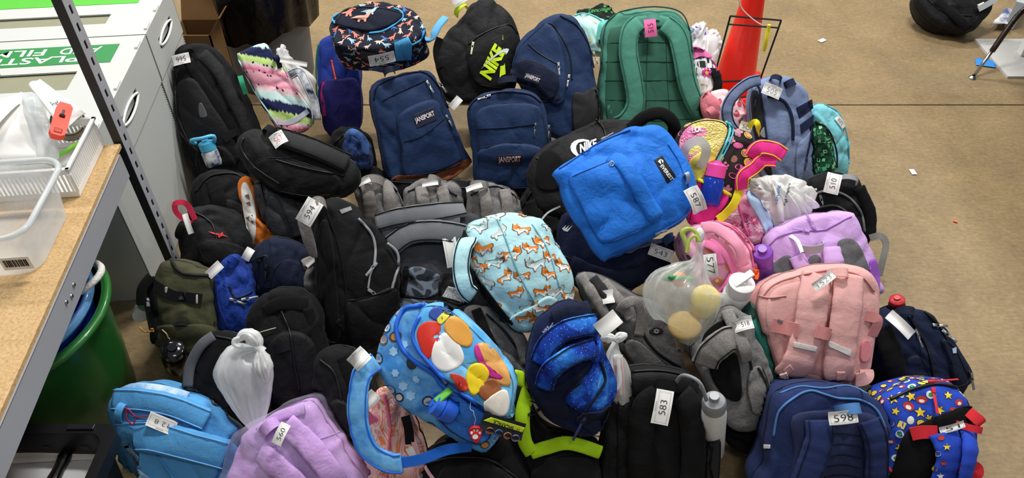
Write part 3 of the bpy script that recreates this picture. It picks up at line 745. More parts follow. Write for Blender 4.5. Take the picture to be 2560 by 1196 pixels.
for i in range(3): sheet('loose_sheet', ['white sheet fanned out nearest the basket corner at left', 'white sheet in the middle of the fanned pages', 'white sheet furthest left among the fanned pages'][i], 'paper', zq([(-40 + 8 * i, 262 + 10 * i), (28 + 12 * i, 240 - 5 * i), (50 + 12 * i, 250 - 5 * i), (-20, 330)], ZS + .115 + .004 * i), PAPER, .008, 'papers in the basket', seed=i * 3)
FILMC = film('#e9eef0', .42, .15, 1.0)
pb = Bag('clear_plastic_pouch', 'rolled clear plastic pouch lying in the basket beside the orange dispenser', [(95, 395), (75, 330), (55, 255), (62, 232), (88, 230), (105, 260), (130, 330), (150, 390), (130, 402)], 5, 60, ZS + .12, .02, FILMC, cat='pouch', r=.012, bulge=.01, wr=.8)
# roll of tape
trp = at_z(172, 310, ZS + .075); tx = (AR * .35 + AU * .75 - AF * .55).normalized()
tr = empty('tape_roll', Matrix.Translation(trp - V((0, 0, .03))), 'roll of packing tape on a cardboard core inside the basket', 'tape')
MB().lathe([(.046, -.024), (.046, .024), (.040, .024), (.040, -.024), (.046, -.024)], (0, 0, .03), tx, 36).build('tape_band', simple('#6a5238', .2, coat=.5), tr, True, angle=40)
MB().lathe([(.040, -.025), (.040, .025), (.037, .025), (.037, -.025), (.040, -.025)], (0, 0, .03), tx, 36).build('cardboard_core', simple('#d9d0c2', .8), tr, True, angle=40)
# orange dispenser / case cutter
op = at_z(152, 302, ZS + .155); od = (at_z(140, 345, ZS + .13) - at_z(165, 258, ZS + .165)).normalized(); onn = (CAM - op).normalized(); onn = (onn - od * onn.dot(od)).normalized(); ob = od.cross(onn)
oc = empty('box_cutter', Matrix.Translation(op - V((0, 0, .02))), 'bright orange plastic case cutter lying on the tape roll', 'cutter')
ORG = simple('#ff3a05', .45); ok_ = V((0, 0, .02))
MB().prism([(-.055, -.012), (-.045, -.02), (.03, -.02), (.052, -.018), (.058, -.008), (.058, .012), (.045, .02), (-.03, .02), (-.055, .014)], -.012, .012, ok_, (od, ob, onn)).build('handle', ORG, oc)
MB().box((-.03, -.005), (-.003, .003), (.011, .0135), ok_, (od, ob, onn), .001).build('slide_slot', BLACKZIP, oc)
MB().box((-.012, -.004), (-.007, .007), (.0125, .017), ok_, (od, ob, onn), .001).build('slider_button', INK, oc)
MB().box((.035, .05), (-.010, .010), (.011, .0135), ok_, (od, ob, onn), .002).build('grip_slot', simple('#b93208', .5), oc)
gp = at_z(163, 380, ZS + .05); ge = empty('marker_pen', Matrix.Translation(gp), 'green marker in the near corner of the basket', 'pen')
MB().lathe([(.0001, -.05), (.006, -.048), (.007, .02), (.008, .022), (.008, .05), (.0001, .052)], (0, 0, 0), (.6, .7, .1), 14).build('barrel', simple('#7cc142', .4), ge, True, angle=40)
# clear storage bin on the near part of the shelf
CLR = film('#f0f3f4', .62, .12, .15)
c_fr = at_z(68, 365, ZS + .16); c_nr = at_z(40, 560, ZS + .16); SBD = max(.25, (c_fr - c_nr).dot(AF))
sx = max(c_nr.x, c_fr.x - .02)
sb = empty('clear_storage_bin', Matrix.Translation(V((c_nr.x + .02, c_nr.y - .03, ZS + .002))), 'open clear plastic storage bin with barcode sticker on the shelf', 'bin')
def rrect(w0, w1, d0, d1, r, n=6):
    o = []
    for cx_, cy_, a0 in ((w1 - r, d1 - r, 0), (w0 + r, d1 - r, pi / 2), (w0 + r, d0 + r, pi), (w1 - r, d0 + r, 1.5 * pi)):
        o += [(cx_ + r * cos(a0 + pi / 2 * i / n), cy_ + r * sin(a0 + pi / 2 * i / n)) for i in range(n + 1)]
    return o
def tub_rect(levels, th=.003):
    """open box with rounded corners: levels of (inset, z)"""
    mb = MB(); rings = []
    for ins, z in levels: rings.append([AR * x + AF * y + AU * z for x, y in rrect(-.40 + ins, -ins, ins, SBD - ins, .05)])
    k = len(rings[0]); vs = [p for r_ in rings for p in r_]; fs = [(i * k + j, i * k + (j + 1) % k, (i + 1) * k + (j + 1) % k, (i + 1) * k + j) for i in range(len(rings) - 1) for j in range(k)]
    fs.append(tuple(range(k))); return mb.add(vs, fs)
SBD = (nr_ - V((c_nr.x + .02, c_nr.y - .03, 0))).dot(AF) - .026
o = tub_rect([(.03, 0), (.022, .004), (.014, .08), (.006, .14)]).build('wall', CLR, sb, True, angle=40); md = o.modifiers.new('thickness', 'SOLIDIFY'); md.thickness = .002
MB().tube([AR * x + AF * y + AU * .145 for x, y in rrect(-.405, .005, -.005, SBD + .005, .055)], .008, 8, True).build('rolled_rim', film('#e6ebed', .35, .15, .1), sb, True)
stk = MB().box((-.09, -.02), (.0125, .0135), (.03, .07), (0, 0, 0), RAX).build('barcode_sticker', PAPER, sb)
bc = MB(); rnd = random.Random(3); x = -.082
while x < -.03:
    w = rnd.choice((.0012, .002, .003)); bc.box((x, x + w), (.0115, .0125), (.04, .062), (0, 0, 0), RAX); x += w + rnd.choice((.0015, .0025))
bc.build('barcode', INK, stk)
# ------------------------------------------------------------------ round tubs under the shelf
TC = V((-1.433, 1.41, 0)); GR = simple('#1e5a22', .35, coat=.2, bscale=5); 
gt = empty('round_tub', Matrix.Translation(TC), 'large dark green round plastic tub under the shelf', 'tub')
MB().lathe([(.0001, .004), (.20, .0), (.225, .02), (.245, .2), (.262, .42), (.276, .425), (.282, .44), (.276, .452), (.266, .45), (.256, .42), (.238, .2), (.216, .03), (.0001, .02)], (0, 0, 0), n=56).build('wall', GR, gt, True, angle=50)
MB().tube([V((.279 * cos(t), .279 * sin(t), .44)) for t in [2 * pi * i / 56 for i in range(56)]], .012, 8, True).build('rolled_rim', simple('#2a6f2c', .3, coat=.3), gt, True)
BL1 = simple('#1d3cc4', .3, coat=.3, bscale=4); BL2 = simple('#74b4f0', .32, coat=.3, bscale=4); ROPE = simple('#e9e7df', .8, bumpy=.4, bscale=160)
for i in range(4):
    z = .172 + i * .052
    e = empty('rope_handle_tub', Matrix.Translation(TC + V((0, 0, z))), ['light-blue rimmed tub lowest in the nested stack', 'blue tub second from the bottom of the nested stack', 'blue tub third from the bottom of the nested stack', 'topmost dark blue tub of the nested stack'][i], 'tub', 'nested blue rope-handle tubs')
    rr = .246 - .008 * i
    MB().lathe([(.0001, .004), (rr * .74, 0), (rr * .80, .02), (rr * .96, .30), (rr * .94, .30), (rr * .78, .025), (.0001, .012)], (0, 0, 0), n=52).build('wall', BL1, e, True, angle=50)
    mt = BL2 if i == 0 else simple('#2a50d8', .25, coat=.4, bscale=4)
    MB().lathe([(rr * .95, .275), (rr * 1.0, .275), (rr * 1.03, .292), (rr * 1.0, .31), (rr * .95, .308), (rr * .93, .29), (rr * .95, .275)], (0, 0, 0), n=52).build('rolled_rim', mt, e, True)
    if i in (0,):
        for a in (-62,): MB().box((-.055, .055), (-.006, .003), (.255, .30), (cos(R(a)) * rr * 1.01, sin(R(a)) * rr * 1.01, 0), (V((-sin(R(a)), cos(R(a)), 0)), V((cos(R(a)), sin(R(a)), 0)), AU), .004).build('handle_slot', INK, e)
    def rope(a0, out, drop, ph):
        P = []
        for k in range(14):
            t = k / 13; a = R(a0 + 30 * (t - .5)); P.append(V((cos(a), sin(a), 0)) * (rr + .004 + out * sin(pi * t)) + V((0, 0, .29 - drop * sin(pi * t))))
        mb = MB(); mb.tube(P, .010, 8); 
        return mb.build('rope_handle', ROPE, e, True)
    if i in (1, 3): rope(20 if i == 1 else 42, .05, -.01, 0)
    if i == 2: rope(-28, .02, .05, 0)
# ------------------------------------------------------------------ black tote with papers, front left
tz = .36; tr_ = at_z(300, 1060, tz); tn = at_z(285, 1230, tz); TB = simple('#101114', .45, spec=.4)
te = empty('black_tote', Matrix.Translation(V((tr_.x, tr_.y, 0))), 'open black plastic tote full of papers in the front corner', 'tote')
TW, TD = .55, .42
mb = MB()
def trect(ins, z): return [V((x, y, z)) for x, y in rrect(-TW + ins, -ins, -TD + ins, -ins, .04)]
def tub_of(levels, flip=False):
    rings = [trect(a, z) for a, z in levels]; k = len(rings[0]); vs = [p for q in rings for p in q]
    fs = [(i * k + j, i * k + (j + 1) % k, (i + 1) * k + (j + 1) % k, (i + 1) * k + j) for i in range(len(rings) - 1) for j in range(k)]; fs += [tuple(range(k))]; return MB().add(vs, fs)
tub_of([(.05, .01), (.045, .0), (.02, tz - .05), (.0, tz - .045), (.0, tz), (.028, tz), (.032, tz - .05), (.055, .02), (.06, .02)]).build('wall', TB, te, True, angle=35)
for i in range(5):
    x = -.10 - i * .1; MB().box((x - .012, x + .012), (-.034, -.026), (.06, tz - .05), bev=.003).build('wall_rib', TB, te)
MB().box((-.13, -.06), (-.020, -.004), (tz - .001, tz + .006), bev=.002).build('latch_pad', simple('#1d1e22', .4), te)
for i, (lab, q, zz, mt) in enumerate((('grey sheet at the back of the black tote', [(0, 1112), (140, 1108), (180, 1125), (0, 1135)], .27, simple('#b9bcc0', .7)),
        ('long white folded sheet in the black tote', [(-40, 1128), (240, 1125), (238, 1150), (-40, 1165)], .265, PAPER),
        ('large white sheet lying in the front of the black tote', [(20, 1128), (260, 1146), (245, 1240), (0, 1240)], .25, simple('#d5d6d8', .7)),
        ('brown-grey card at the right of the black tote', [(150, 1160), (262, 1150), (240, 1250), (150, 1250)], .235, simple('#7a7067', .8)))):
    sheet('loose_sheet', lab, 'paper', [at_z(x, y, zz + (.01 if j < 2 else 0)) for j, (x, y) in enumerate(q)], mt, .006, 'papers in the tote', seed=i)
hp = at_z(148, 1172, .27); he = empty('black_handle_tool', Matrix.Translation(hp), 'black rounded tool handle among the papers in the tote', 'tool')
MB().lathe([(.0001, -.05), (.012, -.048), (.017, -.03), (.014, 0), (.018, .03), (.012, .048), (.0001, .05)], (0, 0, 0), (.15, .95, .2), 20).build('grip', simple('#0c0c0e', .25, coat=.5), he, True)
MB().box((-.012, .012), (-.004, .004), (-.001, .001), (0, -.05, -.008), None).build('blade', METAL, he)
# ------------------------------------------------------------------ bin with black liner, cardboard box
tcp = V((-1.215, 3.43, 0)); CAN = simple('#777a80', .62, spec=.25, bscale=5)
ce = empty('trash_can', Matrix.Translation(tcp), 'grey plastic trash can lined with a shiny black bag', 'trash can')
MB().lathe([(.0001, .0), (.185, .0), (.20, .03), (.245, .70), (.262, .705), (.262, .735), (.235, .735), (.19, .04), (.0001, .03)], (0, 0, 0), n=48).build('barrel', CAN, ce, True, angle=40)
lv = []; lf = []; nn_ = 72
LINER = simple('#070708', .3, spec=.45, bumpy=.7, bscale=16)
prof = [(.20, .45), (.23, .68), (.245, .745), (.268, .75), (.278, .70), (.276, .60), (.274, .50), (.270, .41), (.264, .34)]
for i, (r_, z) in enumerate(prof):
    for j in range(nn_):
        a = 2 * pi * j / nn_; t = max(0, (i - 3) / 5); d = (noise.noise(V((cos(a) * 4, sin(a) * 4, z * 3))) * .03 + abs(noise.noise(V((a * 9, z * 2, 1)))) * .022) * min(1, t * 1.5)
        dz = (noise.noise(V((cos(a) * 2.2, sin(a) * 2.2, 5))) * .09) * t
        lv.append(V(((r_ + d) * cos(a), (r_ + d) * sin(a), z + dz)))
for i in range(len(prof) - 1):
    for j in range(nn_): lf.append((i * nn_ + j, i * nn_ + (j + 1) % nn_, (i + 1) * nn_ + (j + 1) % nn_, (i + 1) * nn_ + j))
mesh_obj('liner', lv, lf, LINER, ce)['label'] = 'shiny black plastic liner folded over the rim'
CARD = simple('#73532f', .85, bscale=12, bumpy=.1); CARDD = simple('#5e4326', .9, bscale=12)
cb = at_y(470, 60, 3.2); cbe = empty('cardboard_box', Matrix.Translation(V((-1.47, 2.99, 0))), 'small open brown cardboard box behind the white bins', 'box')
MB().box((0, .17), (.0, .006), (0, .46)).box((0, .006), (0, .15), (0, .46)).box((.164, .17), (0, .15), (0, .46)).box((0, .17), (.144, .15), (0, .46)).box((0, .17), (0, .15), (0, .006)).build('carton', CARD, cbe)
ax2 = (V((1, 0, 0)), V((0, -.5, .86)), V((0, .86, .5)))
MB().prism([(0, 0), (.165, 0), (.15, .10), (.015, .10)], -.003, .003, (.002, .145, .46), (V((1, 0, 0)), V((0, .3, .95)), V((0, -.95, .3)))).build('flap', CARD, cbe)
MB().prism([(0, 0), (.145, 0), (.13, .09), (.015, .09)], -.003, .003, (.168, .002, .46), (V((0, 1, 0)), V((.6, 0, .8)), V((.8, 0, -.6)))).build('flap', CARDD, cbe)
# ------------------------------------------------------------------ traffic cone with sign holder
cp = at_z(1828, 238, 0); CONE = simple('#f8240f', .38, coat=.15, bscale=5, var=.03)
co_ = empty('traffic_cone', Matrix.Translation(cp), 'red orange traffic cone behind the pile', 'traffic cone')
MB().lathe([(.125, .03), (.118, .045), (.105, .05), (.098, .07), (.045, .56), (.030, .70), (.022, .715), (.0001, .716)], (0, 0, 0), n=44).build('cone_shell', CONE, co_, True, angle=40)
MB().box((-.18, .18), (-.18, .18), (0, .032), bev=.008).build('base_plate', CONE, co_)
MB().lathe([(.1065, .047), (.1075, .053), (.1045, .057), (.1045, .047)], (0, 0, 0), n=44).build('base_seam', simple('#3a0d08', .6), co_, True)
shY = cp.y - .17
q = [at_y(x, y, shY + dy) for x, y, dy in ((1826, 40, .03), (1953, 51, .03), (1900, 200, -.02), (1782, 205, -.02))]
she = empty('sign_holder', Matrix.Translation((q[2] + q[3]) / 2), 'clear sign holder with thin black frame hung on the cone', 'sign holder')
so = (q[2] + q[3]) / 2; q = [p - so for p in q]
for a, b in ((0, 1), (1, 2), (2, 3), (3, 0)): MB().tube([q[a], q[b]], .0042, 6).build('frame_bar', simple('#0b0b0c', .5), she)
MB().tube([q[0].lerp(q[3], .12), q[1].lerp(q[2], .12)], .0038, 6).build('frame_bar', simple('#0b0b0c', .5), she)
mesh_obj('clear_sleeve', [q[0], q[1], q[2], q[3]], [(0, 1, 2, 3)], film('#dfe3e2', .985, .12, .02), she, False)
se = empty('hanging_string', Matrix.Translation(so + q[0].lerp(q[1], .6)), 'thin white string hanging from the cone to the sign holder', 'string')
sp_ = [at_y(x, y, shY - .02 + 0 * k) - se.location for k, (x, y) in enumerate(((1846, -6), (1853, 18), (1868, 36), (1890, 54), (1904, 62)))]
MB().tube(catmull(sp_, 24), .003, 6).build('cord', simple('#e8d9d0', .7), se, True)
ye = at_y(1910, 128, shY - .03); pe = empty('yellow_pen', Matrix.Translation(ye), 'yellow marker hanging from the sign holder', 'pen')
yt = at_y(1923, 62, shY - .03) - ye
MB().lathe([(.0001, -.002), (.006, 0), (.0085, .01), (.0085, yt.length * .75), (.0075, yt.length * .76), (.0075, yt.length), (.0001, yt.length + .002)], (0, 0, 0), yt, 16).build('barrel', simple('#f0de1e', .35), pe, True, angle=40)
# ------------------------------------------------------------------ top right corner: table leg, sign base, bag, papers
lg = at_z(2430, 196, 0); TL = simple('#231510', .35, coat=.3)
tle = empty('folding_table', Matrix.Translation(lg), 'folding table with brown splayed leg and chrome foot at the frame edge', 'table')
top_ = at_y(2563, 15, lg.y + .13) - lg; dirl = top_.normalized()
MB().tube([dirl * .012, dirl * (top_.length * .42)], .0085, 12).build('leg_insert', METAL, tle, True)
k2 = dirl * (top_.length * .9); MB().tube(catmull([dirl * (top_.length * .38), k2, k2 + V((.10, .03, .05)), k2 + V((.25, .05, .12)), V((.5, .12, .70))], 30), .014, 12).build('leg', TL, tle, True)
MB().lathe([(.0001, 0), (.016, 0), (.018, .006), (.012, .014), (.0085, .016)], (0, 0, 0), n=20).build('foot', METAL, tle, True, angle=40)
MB().box((-.03, 1.9), (-1.5, .3), (.70, .73), bev=.004).build('table_top', simple('#8d8a84', .5), tle)
for dx, dy in ((.1, -1.4), (1.8, .2), (1.8, -1.4)): MB().tube([V((dx, dy, 0)), V((dx, dy, .70))], .014, 10).build('leg', TL, tle, True)
MB().tube([V((.1, -1.4, .64)), V((.1, .1, .64))], .010, 8).build('leg_brace', TL, tle, True)
plq = [at_z(x, y, .012) for x, y in ((2437, 97), (2600, 97), (2600, 191), (2520, 191))]; po = (plq[0] + plq[2]) / 2; po.z = 0
spe = empty('sign_stand', Matrix.Translation(po), 'white metal plate base of a floor stand under the table', 'stand')
MB().prism([((p - po).x, (p - po).y) for p in plq], 0, .012, (0, 0, 0), (V((1, 0, 0)), V((0, 1, 0)), AU)).build('base_plate', simple('#c9c8c4', .5), spe)
pr = at_z(2556, 136, .012) - po; MB().box((-.022, .022), (-.022, .022), (0, .1), (pr.x, pr.y, .012), None, .003).build('socket', WHITE, spe)
MB().tube([V((pr.x, pr.y, .05)), V((pr.x, pr.y, .62))], .016, 14).build('pole', WHITE, spe, True)
sheet('blue_flyer', 'blue and white flyer on the floor beside the table leg', 'paper', [at_z(x, y, .004) for x, y in ((2438, 146), (2488, 152), (2490, 170), (2440, 163))], simple('#2f86d6', .5), .002)
sheet('printed_flyer', 'crumpled blue photo flyer under the table', 'paper', [at_z(x, y, .03) for x, y in ((2505, 30), (2540, 25), (2525, 70), (2478, 62))], fab('#d8d5d0', 'blotch', '#4b5f94', wr=.3), .02)
bb = MB().box((0, .5), (0, .05), (0, .16), at_z(2532, 76, 0), (V((.62, .78, 0)), V((-.78, .62, 0)), AU), .004).build('steel_crate', simple('#a9b0b3', .5)); tag_props(bb, 'pale grey metal frame under the table edge', 'crate')
for i, (x, y, sz, c, lab) in enumerate(((2055, 102, .022, '#e8e4da', 'crumpled white scrap on the floor right of the cone'), (2282, 431, .018, '#efece4', 'white scrap on the bare floor beside the joint'), (2388, 555, .008, '#e8653a', 'tiny orange scrap on the floor at right'))):
    p = at_z(x, y, .002); rnd = random.Random(i); mb = MB()
    mb.box((-sz, sz), (-sz * .6, sz * .6), (0, .004), (0, 0, 0), (V((cos(i + .6), sin(i + .6), 0)), V((-sin(i + .6), cos(i + .6), 0)), AU), .0015)
    o = mb.build('litter_scrap', simple(c, .7)); o.location = p; tag_props(o, lab, 'litter', 'scraps on the floor')
# ================================================================== the pile of bags
wb = MB().box((-9, 9), (13.8, 14), (0, 5.4)).build('wall_back', simple('#b9b4a8', .8)); tag_props(wb, 'plain far warehouse wall', kind='structure')
BK = fab('#0e0e10', rough=.72); BK2 = fab('#131315', rough=.6); BKM = meshfab('#18181b', '#050506'); BKS = fab('#0a0a0c', rough=.85, wr=.4)
NAVY = fab('#1b3054', rough=.62, wr=.9); NAVYD = fab('#0f1830', rough=.7); HEA = fab('#4a4949', 'heather', '#8b8988', wr=1.0); HEAS = fab('#56504c', 'heather', '#a09c98', wr=.4)
GREYW = fab('#8f9093', wr=.3); WEB = fab('#131316', wr=.2)
ORGZ = simple('#e4502a', .5)
# ---------- far row
b = Bag('backpack', 'black backpack leaning on the white bins with blue bottle in its side pocket', [(500, 455), (440, 330), (420, 240), (420, 185), (440, 140), (468, 112), (505, 108), (548, 128), (590, 195), (628, 270), (650, 340), (640, 420), (570, 460)], 14, 38, .34, .17, BK, ext=False, bulge=.03, seed=3)
b.panel('front_pocket', [(520, 400), (450, 330), (436, 250), (450, 205), (490, 200), (530, 260), (575, 330), (600, 400)], .016, BK2)
b.strap('shoulder_strap', [(505, 135), (545, 180), (585, 250), (615, 320), (625, 370)], .055, .012, .012, BK2); b.strap('shoulder_strap', [(470, 150), (500, 200), (545, 265), (600, 350)], .04, .006, .010, BKS)
b.zip([(452, 160), (440, 210), (445, 290), (480, 370)], .004); b.zip([(540, 260), (570, 300), (600, 370)], .004)
b.strap('compression_strap', [(560, 350), (590, 330), (640, 330)], .03, .008, .004, WEB, flat=True); b.panel('rubber_patch', [(497, 262), (506, 260), (518, 290), (500, 292)], .002, simple('#4a4b4e', .3), solid=False)
bag_by_bins = b; b.panel('side_pocket', [(500, 440), (492, 385), (520, 372), (560, 368), (590, 410), (570, 445), (530, 455)], .022, BK2); b.loop('top_handle', (445, 150), (480, 125), .045, .025, WEB); b.tag('566', (474, 143), (432, 153), 26, .006, .05)
b = Bag('backpack', 'tie-dye backpack with pink, lime and navy bands by the trash can', [(694, 322), (640, 235), (600, 155), (594, 132), (625, 116), (656, 106), (672, 116), (720, 190), (765, 258), (786, 305), (750, 332)], 22, 38, .40, .13, fab('#e98aa6', 'tiedye', wr=.7), seed=8, bulge=.012)
b.zip([(596, 135), (604, 165), (645, 240), (698, 318)], .005, simple('#a9cfd4', .5), name='pale_piping'); b.strap('pocket_binding', [(695, 306), (730, 304), (770, 278)], .02, .002, .004, fab('#b7bcc6', wr=.2), flat=True)
b.strap('shoulder_strap', [(725, 190, .02), (748, 185, .05), (765, 215, .05), (785, 260, .03), (790, 300, .01)], .035, .01, .008, fab('#e6e7ea', 'blotch', '#2a2f52', wr=.3), edge=simple('#c9d3da', .6)); b.loop('top_handle', (690, 150), (700, 170), .05, .02, fab('#1b2146', wr=.2)); b.tag('', (700, 150), (768, 162), 12, .004, .05, rules=False)
b.strap('webbing', [(600, 190, .0), (606, 210, .015), (615, 235, 0)], .02, .01, .003, fab('#2c8a63', wr=.2), flat=True)
b = Bag('grocery_bag', 'white carrier bag tucked behind the tie-dye backpack', [(715, 270), (705, 200), (690, 150), (692, 120), (710, 118), (735, 165), (765, 185), (785, 210), (782, 260), (770, 300), (740, 300)], 10, 40, .33, .07, film('#f3f3f3', .22, .3, .9), cat='plastic bag', r=.02, wr=.8, knot=(715, 160), fold=.022, seed=31)
b = Bag('backpack', 'royal blue and purple backpack with orange zip under the dinosaur bag', [(835, 345), (803, 300), (793, 210), (796, 125), (815, 95), (860, 88), (890, 110), (905, 200), (905, 290), (890, 345)], 8, 28, .27, .16, fab('#22388c', wr=.8), seed=12)
b.panel('mesh_side_pocket', [(815, 325), (806, 270), (805, 205), (850, 198), (895, 205), (898, 320), (850, 338)], .014, fab('#2c2a6e', wr=1.2)); b.zip([(829, 150), (834, 175), (840, 200)], .006, ORGZ)
b.zip([(797, 110), (791, 150), (792, 230), (800, 300)], .006, fab('#1e6a55', wr=.2), name='green_piping'); b.strap('pocket_binding', [(810, 205), (806, 240), (812, 290)], .016, .002, .003, fab('#b32a6c', wr=.2), flat=True)
b = Bag('backpack', 'dinosaur print backpack lying on its back at the top', [(840, 118), (826, 90), (823, 60), (850, 27), (900, 13), (960, 10), (1015, 18), (1052, 45), (1066, 78), (1045, 100), (990, 118), (935, 130), (880, 126)], -6, 66, .60, .15, fab('#1e2130', wr=.8), seed=14, r=.016, bulge=.004, back=.99)
cols = [fab(c, wr=.2, weave=0) for c in ('#e9a08d', '#a3c3d6', '#d8c6ba', '#4f6fb0', '#e08272')]
b.panel('front_pocket', [(838, 60), (860, 28), (905, 18), (960, 22), (1000, 32), (1008, 42), (985, 62), (930, 80), (880, 74)], .012, fab('#161b2b', wr=.5), edge=None)
b.zip([(838, 58), (832, 48), (845, 35)], .006, simple('#3aa7e0', .45)); b.zip([(924, 84), (960, 78), (1000, 52), (1008, 40), (1000, 28), (985, 22)], .006, simple('#3aa7e0', .5)); b.zip([(1062, 70), (1050, 100), (1020, 115)], .006, simple('#3aa7e0', .5))
b.prints('printed_dinosaurs', [[(DINO, c)] for c in cols] + [[(TREX, c)] for c in cols], 230, .038, 5, frontonly=False, gap=.75)
for poly, x, y, sz, c in ((TREX, 873, 32, 46, cols[4]), (DINO, 925, 30, 46, cols[1]), (DINO, 905, 46, 58, cols[0])): b.decal('printed_dinosaur', [[(x + px_ * sz, y - py_ * sz * .62) for px_, py_ in poly]], c, .002)
b.panel('mesh_side_pocket', [(985, 105), (1020, 92), (1030, 110), (1028, 150), (990, 152)], .010, meshfab('#58b4ea', '#2f86c4'), smooth=False); b.loop('top_handle', (905, 135), (945, 140), .03, .028, WEB, dirv=(0, -.6, .6)); b.tag('554', (987, 140), (922, 154), 27, .004, .06)
b.strap('shoulder_strap', [(1066, 98, 0), (1080, 100, .01), (1098, 78, .03), (1115, 52, .02)], .03, .01, .006, fab('#63a8d8', wr=.2))
b = Bag('backpack', 'navy backpack with front zip and tan suede base', [(985, 462), (955, 385), (934, 295), (926, 240), (940, 208), (1000, 186), (1062, 178), (1088, 195), (1108, 238), (1142, 318), (1172, 388), (1170, 412), (1090, 452)], 18, 32, .33, .20, NAVY, seed=17, bulge=.02)
b.panel('front_pocket', [(1010, 440), (1005, 380), (992, 315), (995, 290), (1030, 265), (1085, 250), (1110, 290), (1150, 385), (1150, 405), (1090, 430)], .020, NAVY)
b.panel('suede_base', [(990, 468), (988, 440), (1080, 436), (1168, 398), (1175, 412), (1110, 455)], .004, fab('#7a452d', wr=.4), label='tan suede base')
b.zip([(957, 252), (1000, 230), (1067, 200)], .0035, NAVYD, pull=(1067, 205, 60)); b.zip([(935, 250), (945, 215), (1000, 190), (1060, 182), (1095, 215), (1120, 270)], .005, NAVYD, pull=[(1097, 205, 55), (1115, 290, 60)]); b.zip([(1010, 355), (1060, 338), (1118, 290)], .003, NAVYD)
pt = b.panel('brand_patch', [(1032, 288), (1084, 266), (1093, 300), (1042, 322)], .0018, simple('#161c34', .7), smooth=False); b.text('JANSPORT', (1038, 304), (1086, 284), 16, simple('#e8d8d8', .6), parent=pt, bold=.03)
b.strap('webbing', [(934, 170), (965, 176), (1000, 168)], .02, .004, .003, NAVYD, flat=True); b.loop('top_handle', (960, 185), (985, 178), .03, .025, NAVYD)
b = Bag('backpack', 'black backpack with neon green logo standing at the back', [(1130, 255), (1096, 195), (1088, 145), (1110, 92), (1150, 42), (1180, 5), (1220, -8), (1260, 15), (1286, 55), (1302, 105), (1297, 165), (1270, 240)], 8, 38, .42, .20, BK2, seed=21, bulge=.03)
b.panel('front_pocket', [(1190, 210), (1172, 150), (1170, 110), (1190, 92), (1235, 72), (1270, 65), (1292, 90), (1294, 150), (1265, 215)], .018, BK2); b.zip([(1172, 112), (1195, 92), (1240, 70), (1275, 62), (1294, 85)], .005, BLACKZIP, pull=(1183, 108, 100), pmat=simple('#cfd6a8', .5))
NEON = simple('#d3f21c', .5); LWH = simple('#d5d9dc', .5)
b.text('NIKE', (1212, 192), (1250, 118), 34, NEON, bold=.05, shear=.15, lift=.006); b.decal('swoosh_logo', [[(1257, 88), (1252, 190), (1247, 193)], [(1257, 88), (1262, 185), (1250, 190)]], NEON, .008, label='neon spike of the logo'); b.decal('swoosh_logo', [swoosh(1235, 145, 84, 26, 150)], LWH, .007)
b.loop('top_handle', (1140, 40), (1165, 20), .05, .025, NEON); b.tag('', (1130, 5), (1160, -14), 34, .006, .05); b.strap('side_webbing', [(1100, 95), (1092, 130), (1100, 170)], .03, .006, .004, BKS, flat=True)
b = Bag('backpack', 'rounded navy backpack at the back with black mesh side pocket', [(1370, 338), (1320, 255), (1286, 185), (1283, 142), (1308, 92), (1348, 55), (1395, 36), (1432, 42), (1462, 78), (1480, 140), (1490, 220), (1492, 300), (1445, 348)], -8, 38, .37, .20, NAVY, seed=23)
b.panel('front_pocket', [(1390, 265), (1340, 215), (1280, 195), (1282, 165), (1300, 120), (1350, 70), (1375, 62), (1400, 105), (1415, 180), (1412, 240)], .018, NAVY); b.panel('lower_pocket', [(1375, 250), (1335, 235), (1285, 200), (1280, 180), (1300, 152), (1350, 160), (1392, 190), (1395, 225)], .010, NAVYD)
b.zip([(1320, 108), (1350, 135), (1392, 160)], .0035, BLACKZIP, pull=(1396, 160, 85)); b.zip([(1360, 62), (1380, 60), (1405, 95), (1425, 140), (1430, 200)], .004, BLACKZIP, pull=(1422, 190, 100)); b.zip([(1400, 40), (1440, 62), (1470, 110), (1485, 170)], .005, NAVYD, pull=(1484, 132, 70))
pt = b.panel('brand_patch', [(1312, 182), (1352, 190), (1348, 212), (1309, 200)], .0018, simple('#161c34', .7), smooth=False); b.text('JANSPORT', (1314, 189), (1349, 203), 13, simple('#e8d8d8', .6), parent=pt, bold=.03)
b.panel('mesh_side_pocket', [(1435, 335), (1433, 240), (1460, 232), (1492, 222), (1496, 300), (1470, 338)], .010, BKM); b.strap('webbing', [(1355, 252), (1385, 245), (1400, 240)], .02, .004, .003, NAVYD, flat=True)
b = Bag('backpack', 'navy backpack facing forward with two stacked pockets in the middle', [(1198, 470), (1180, 405), (1170, 315), (1172, 268), (1200, 238), (1260, 224), (1320, 230), (1352, 255), (1374, 320), (1380, 380), (1376, 460), (1290, 478)], 0, 30, .30, .20, NAVY, seed=26)
b.panel('front_pocket', [(1205, 395), (1195, 330), (1190, 290), (1210, 268), (1270, 258), (1335, 262), (1355, 290), (1360, 385), (1290, 395)], .014, NAVY); b.panel('lower_pocket', [(1200, 462), (1196, 400), (1205, 372), (1270, 358), (1345, 366), (1358, 400), (1360, 460), (1280, 470)], .026, NAVY)
b.zip([(1172, 275), (1190, 250), (1250, 232), (1320, 236), (1352, 258)], .005, NAVYD, pull=(1225, 240, 160)); b.zip([(1195, 322), (1260, 320), (1340, 310)], .0035, NAVYD, pull=(1337, 310, 92)); b.zip([(1200, 375), (1270, 356), (1345, 364)], .004, NAVYD); b.zip([(1372, 300), (1376, 350)], .004, NAVYD, pull=(1372, 315, 95))
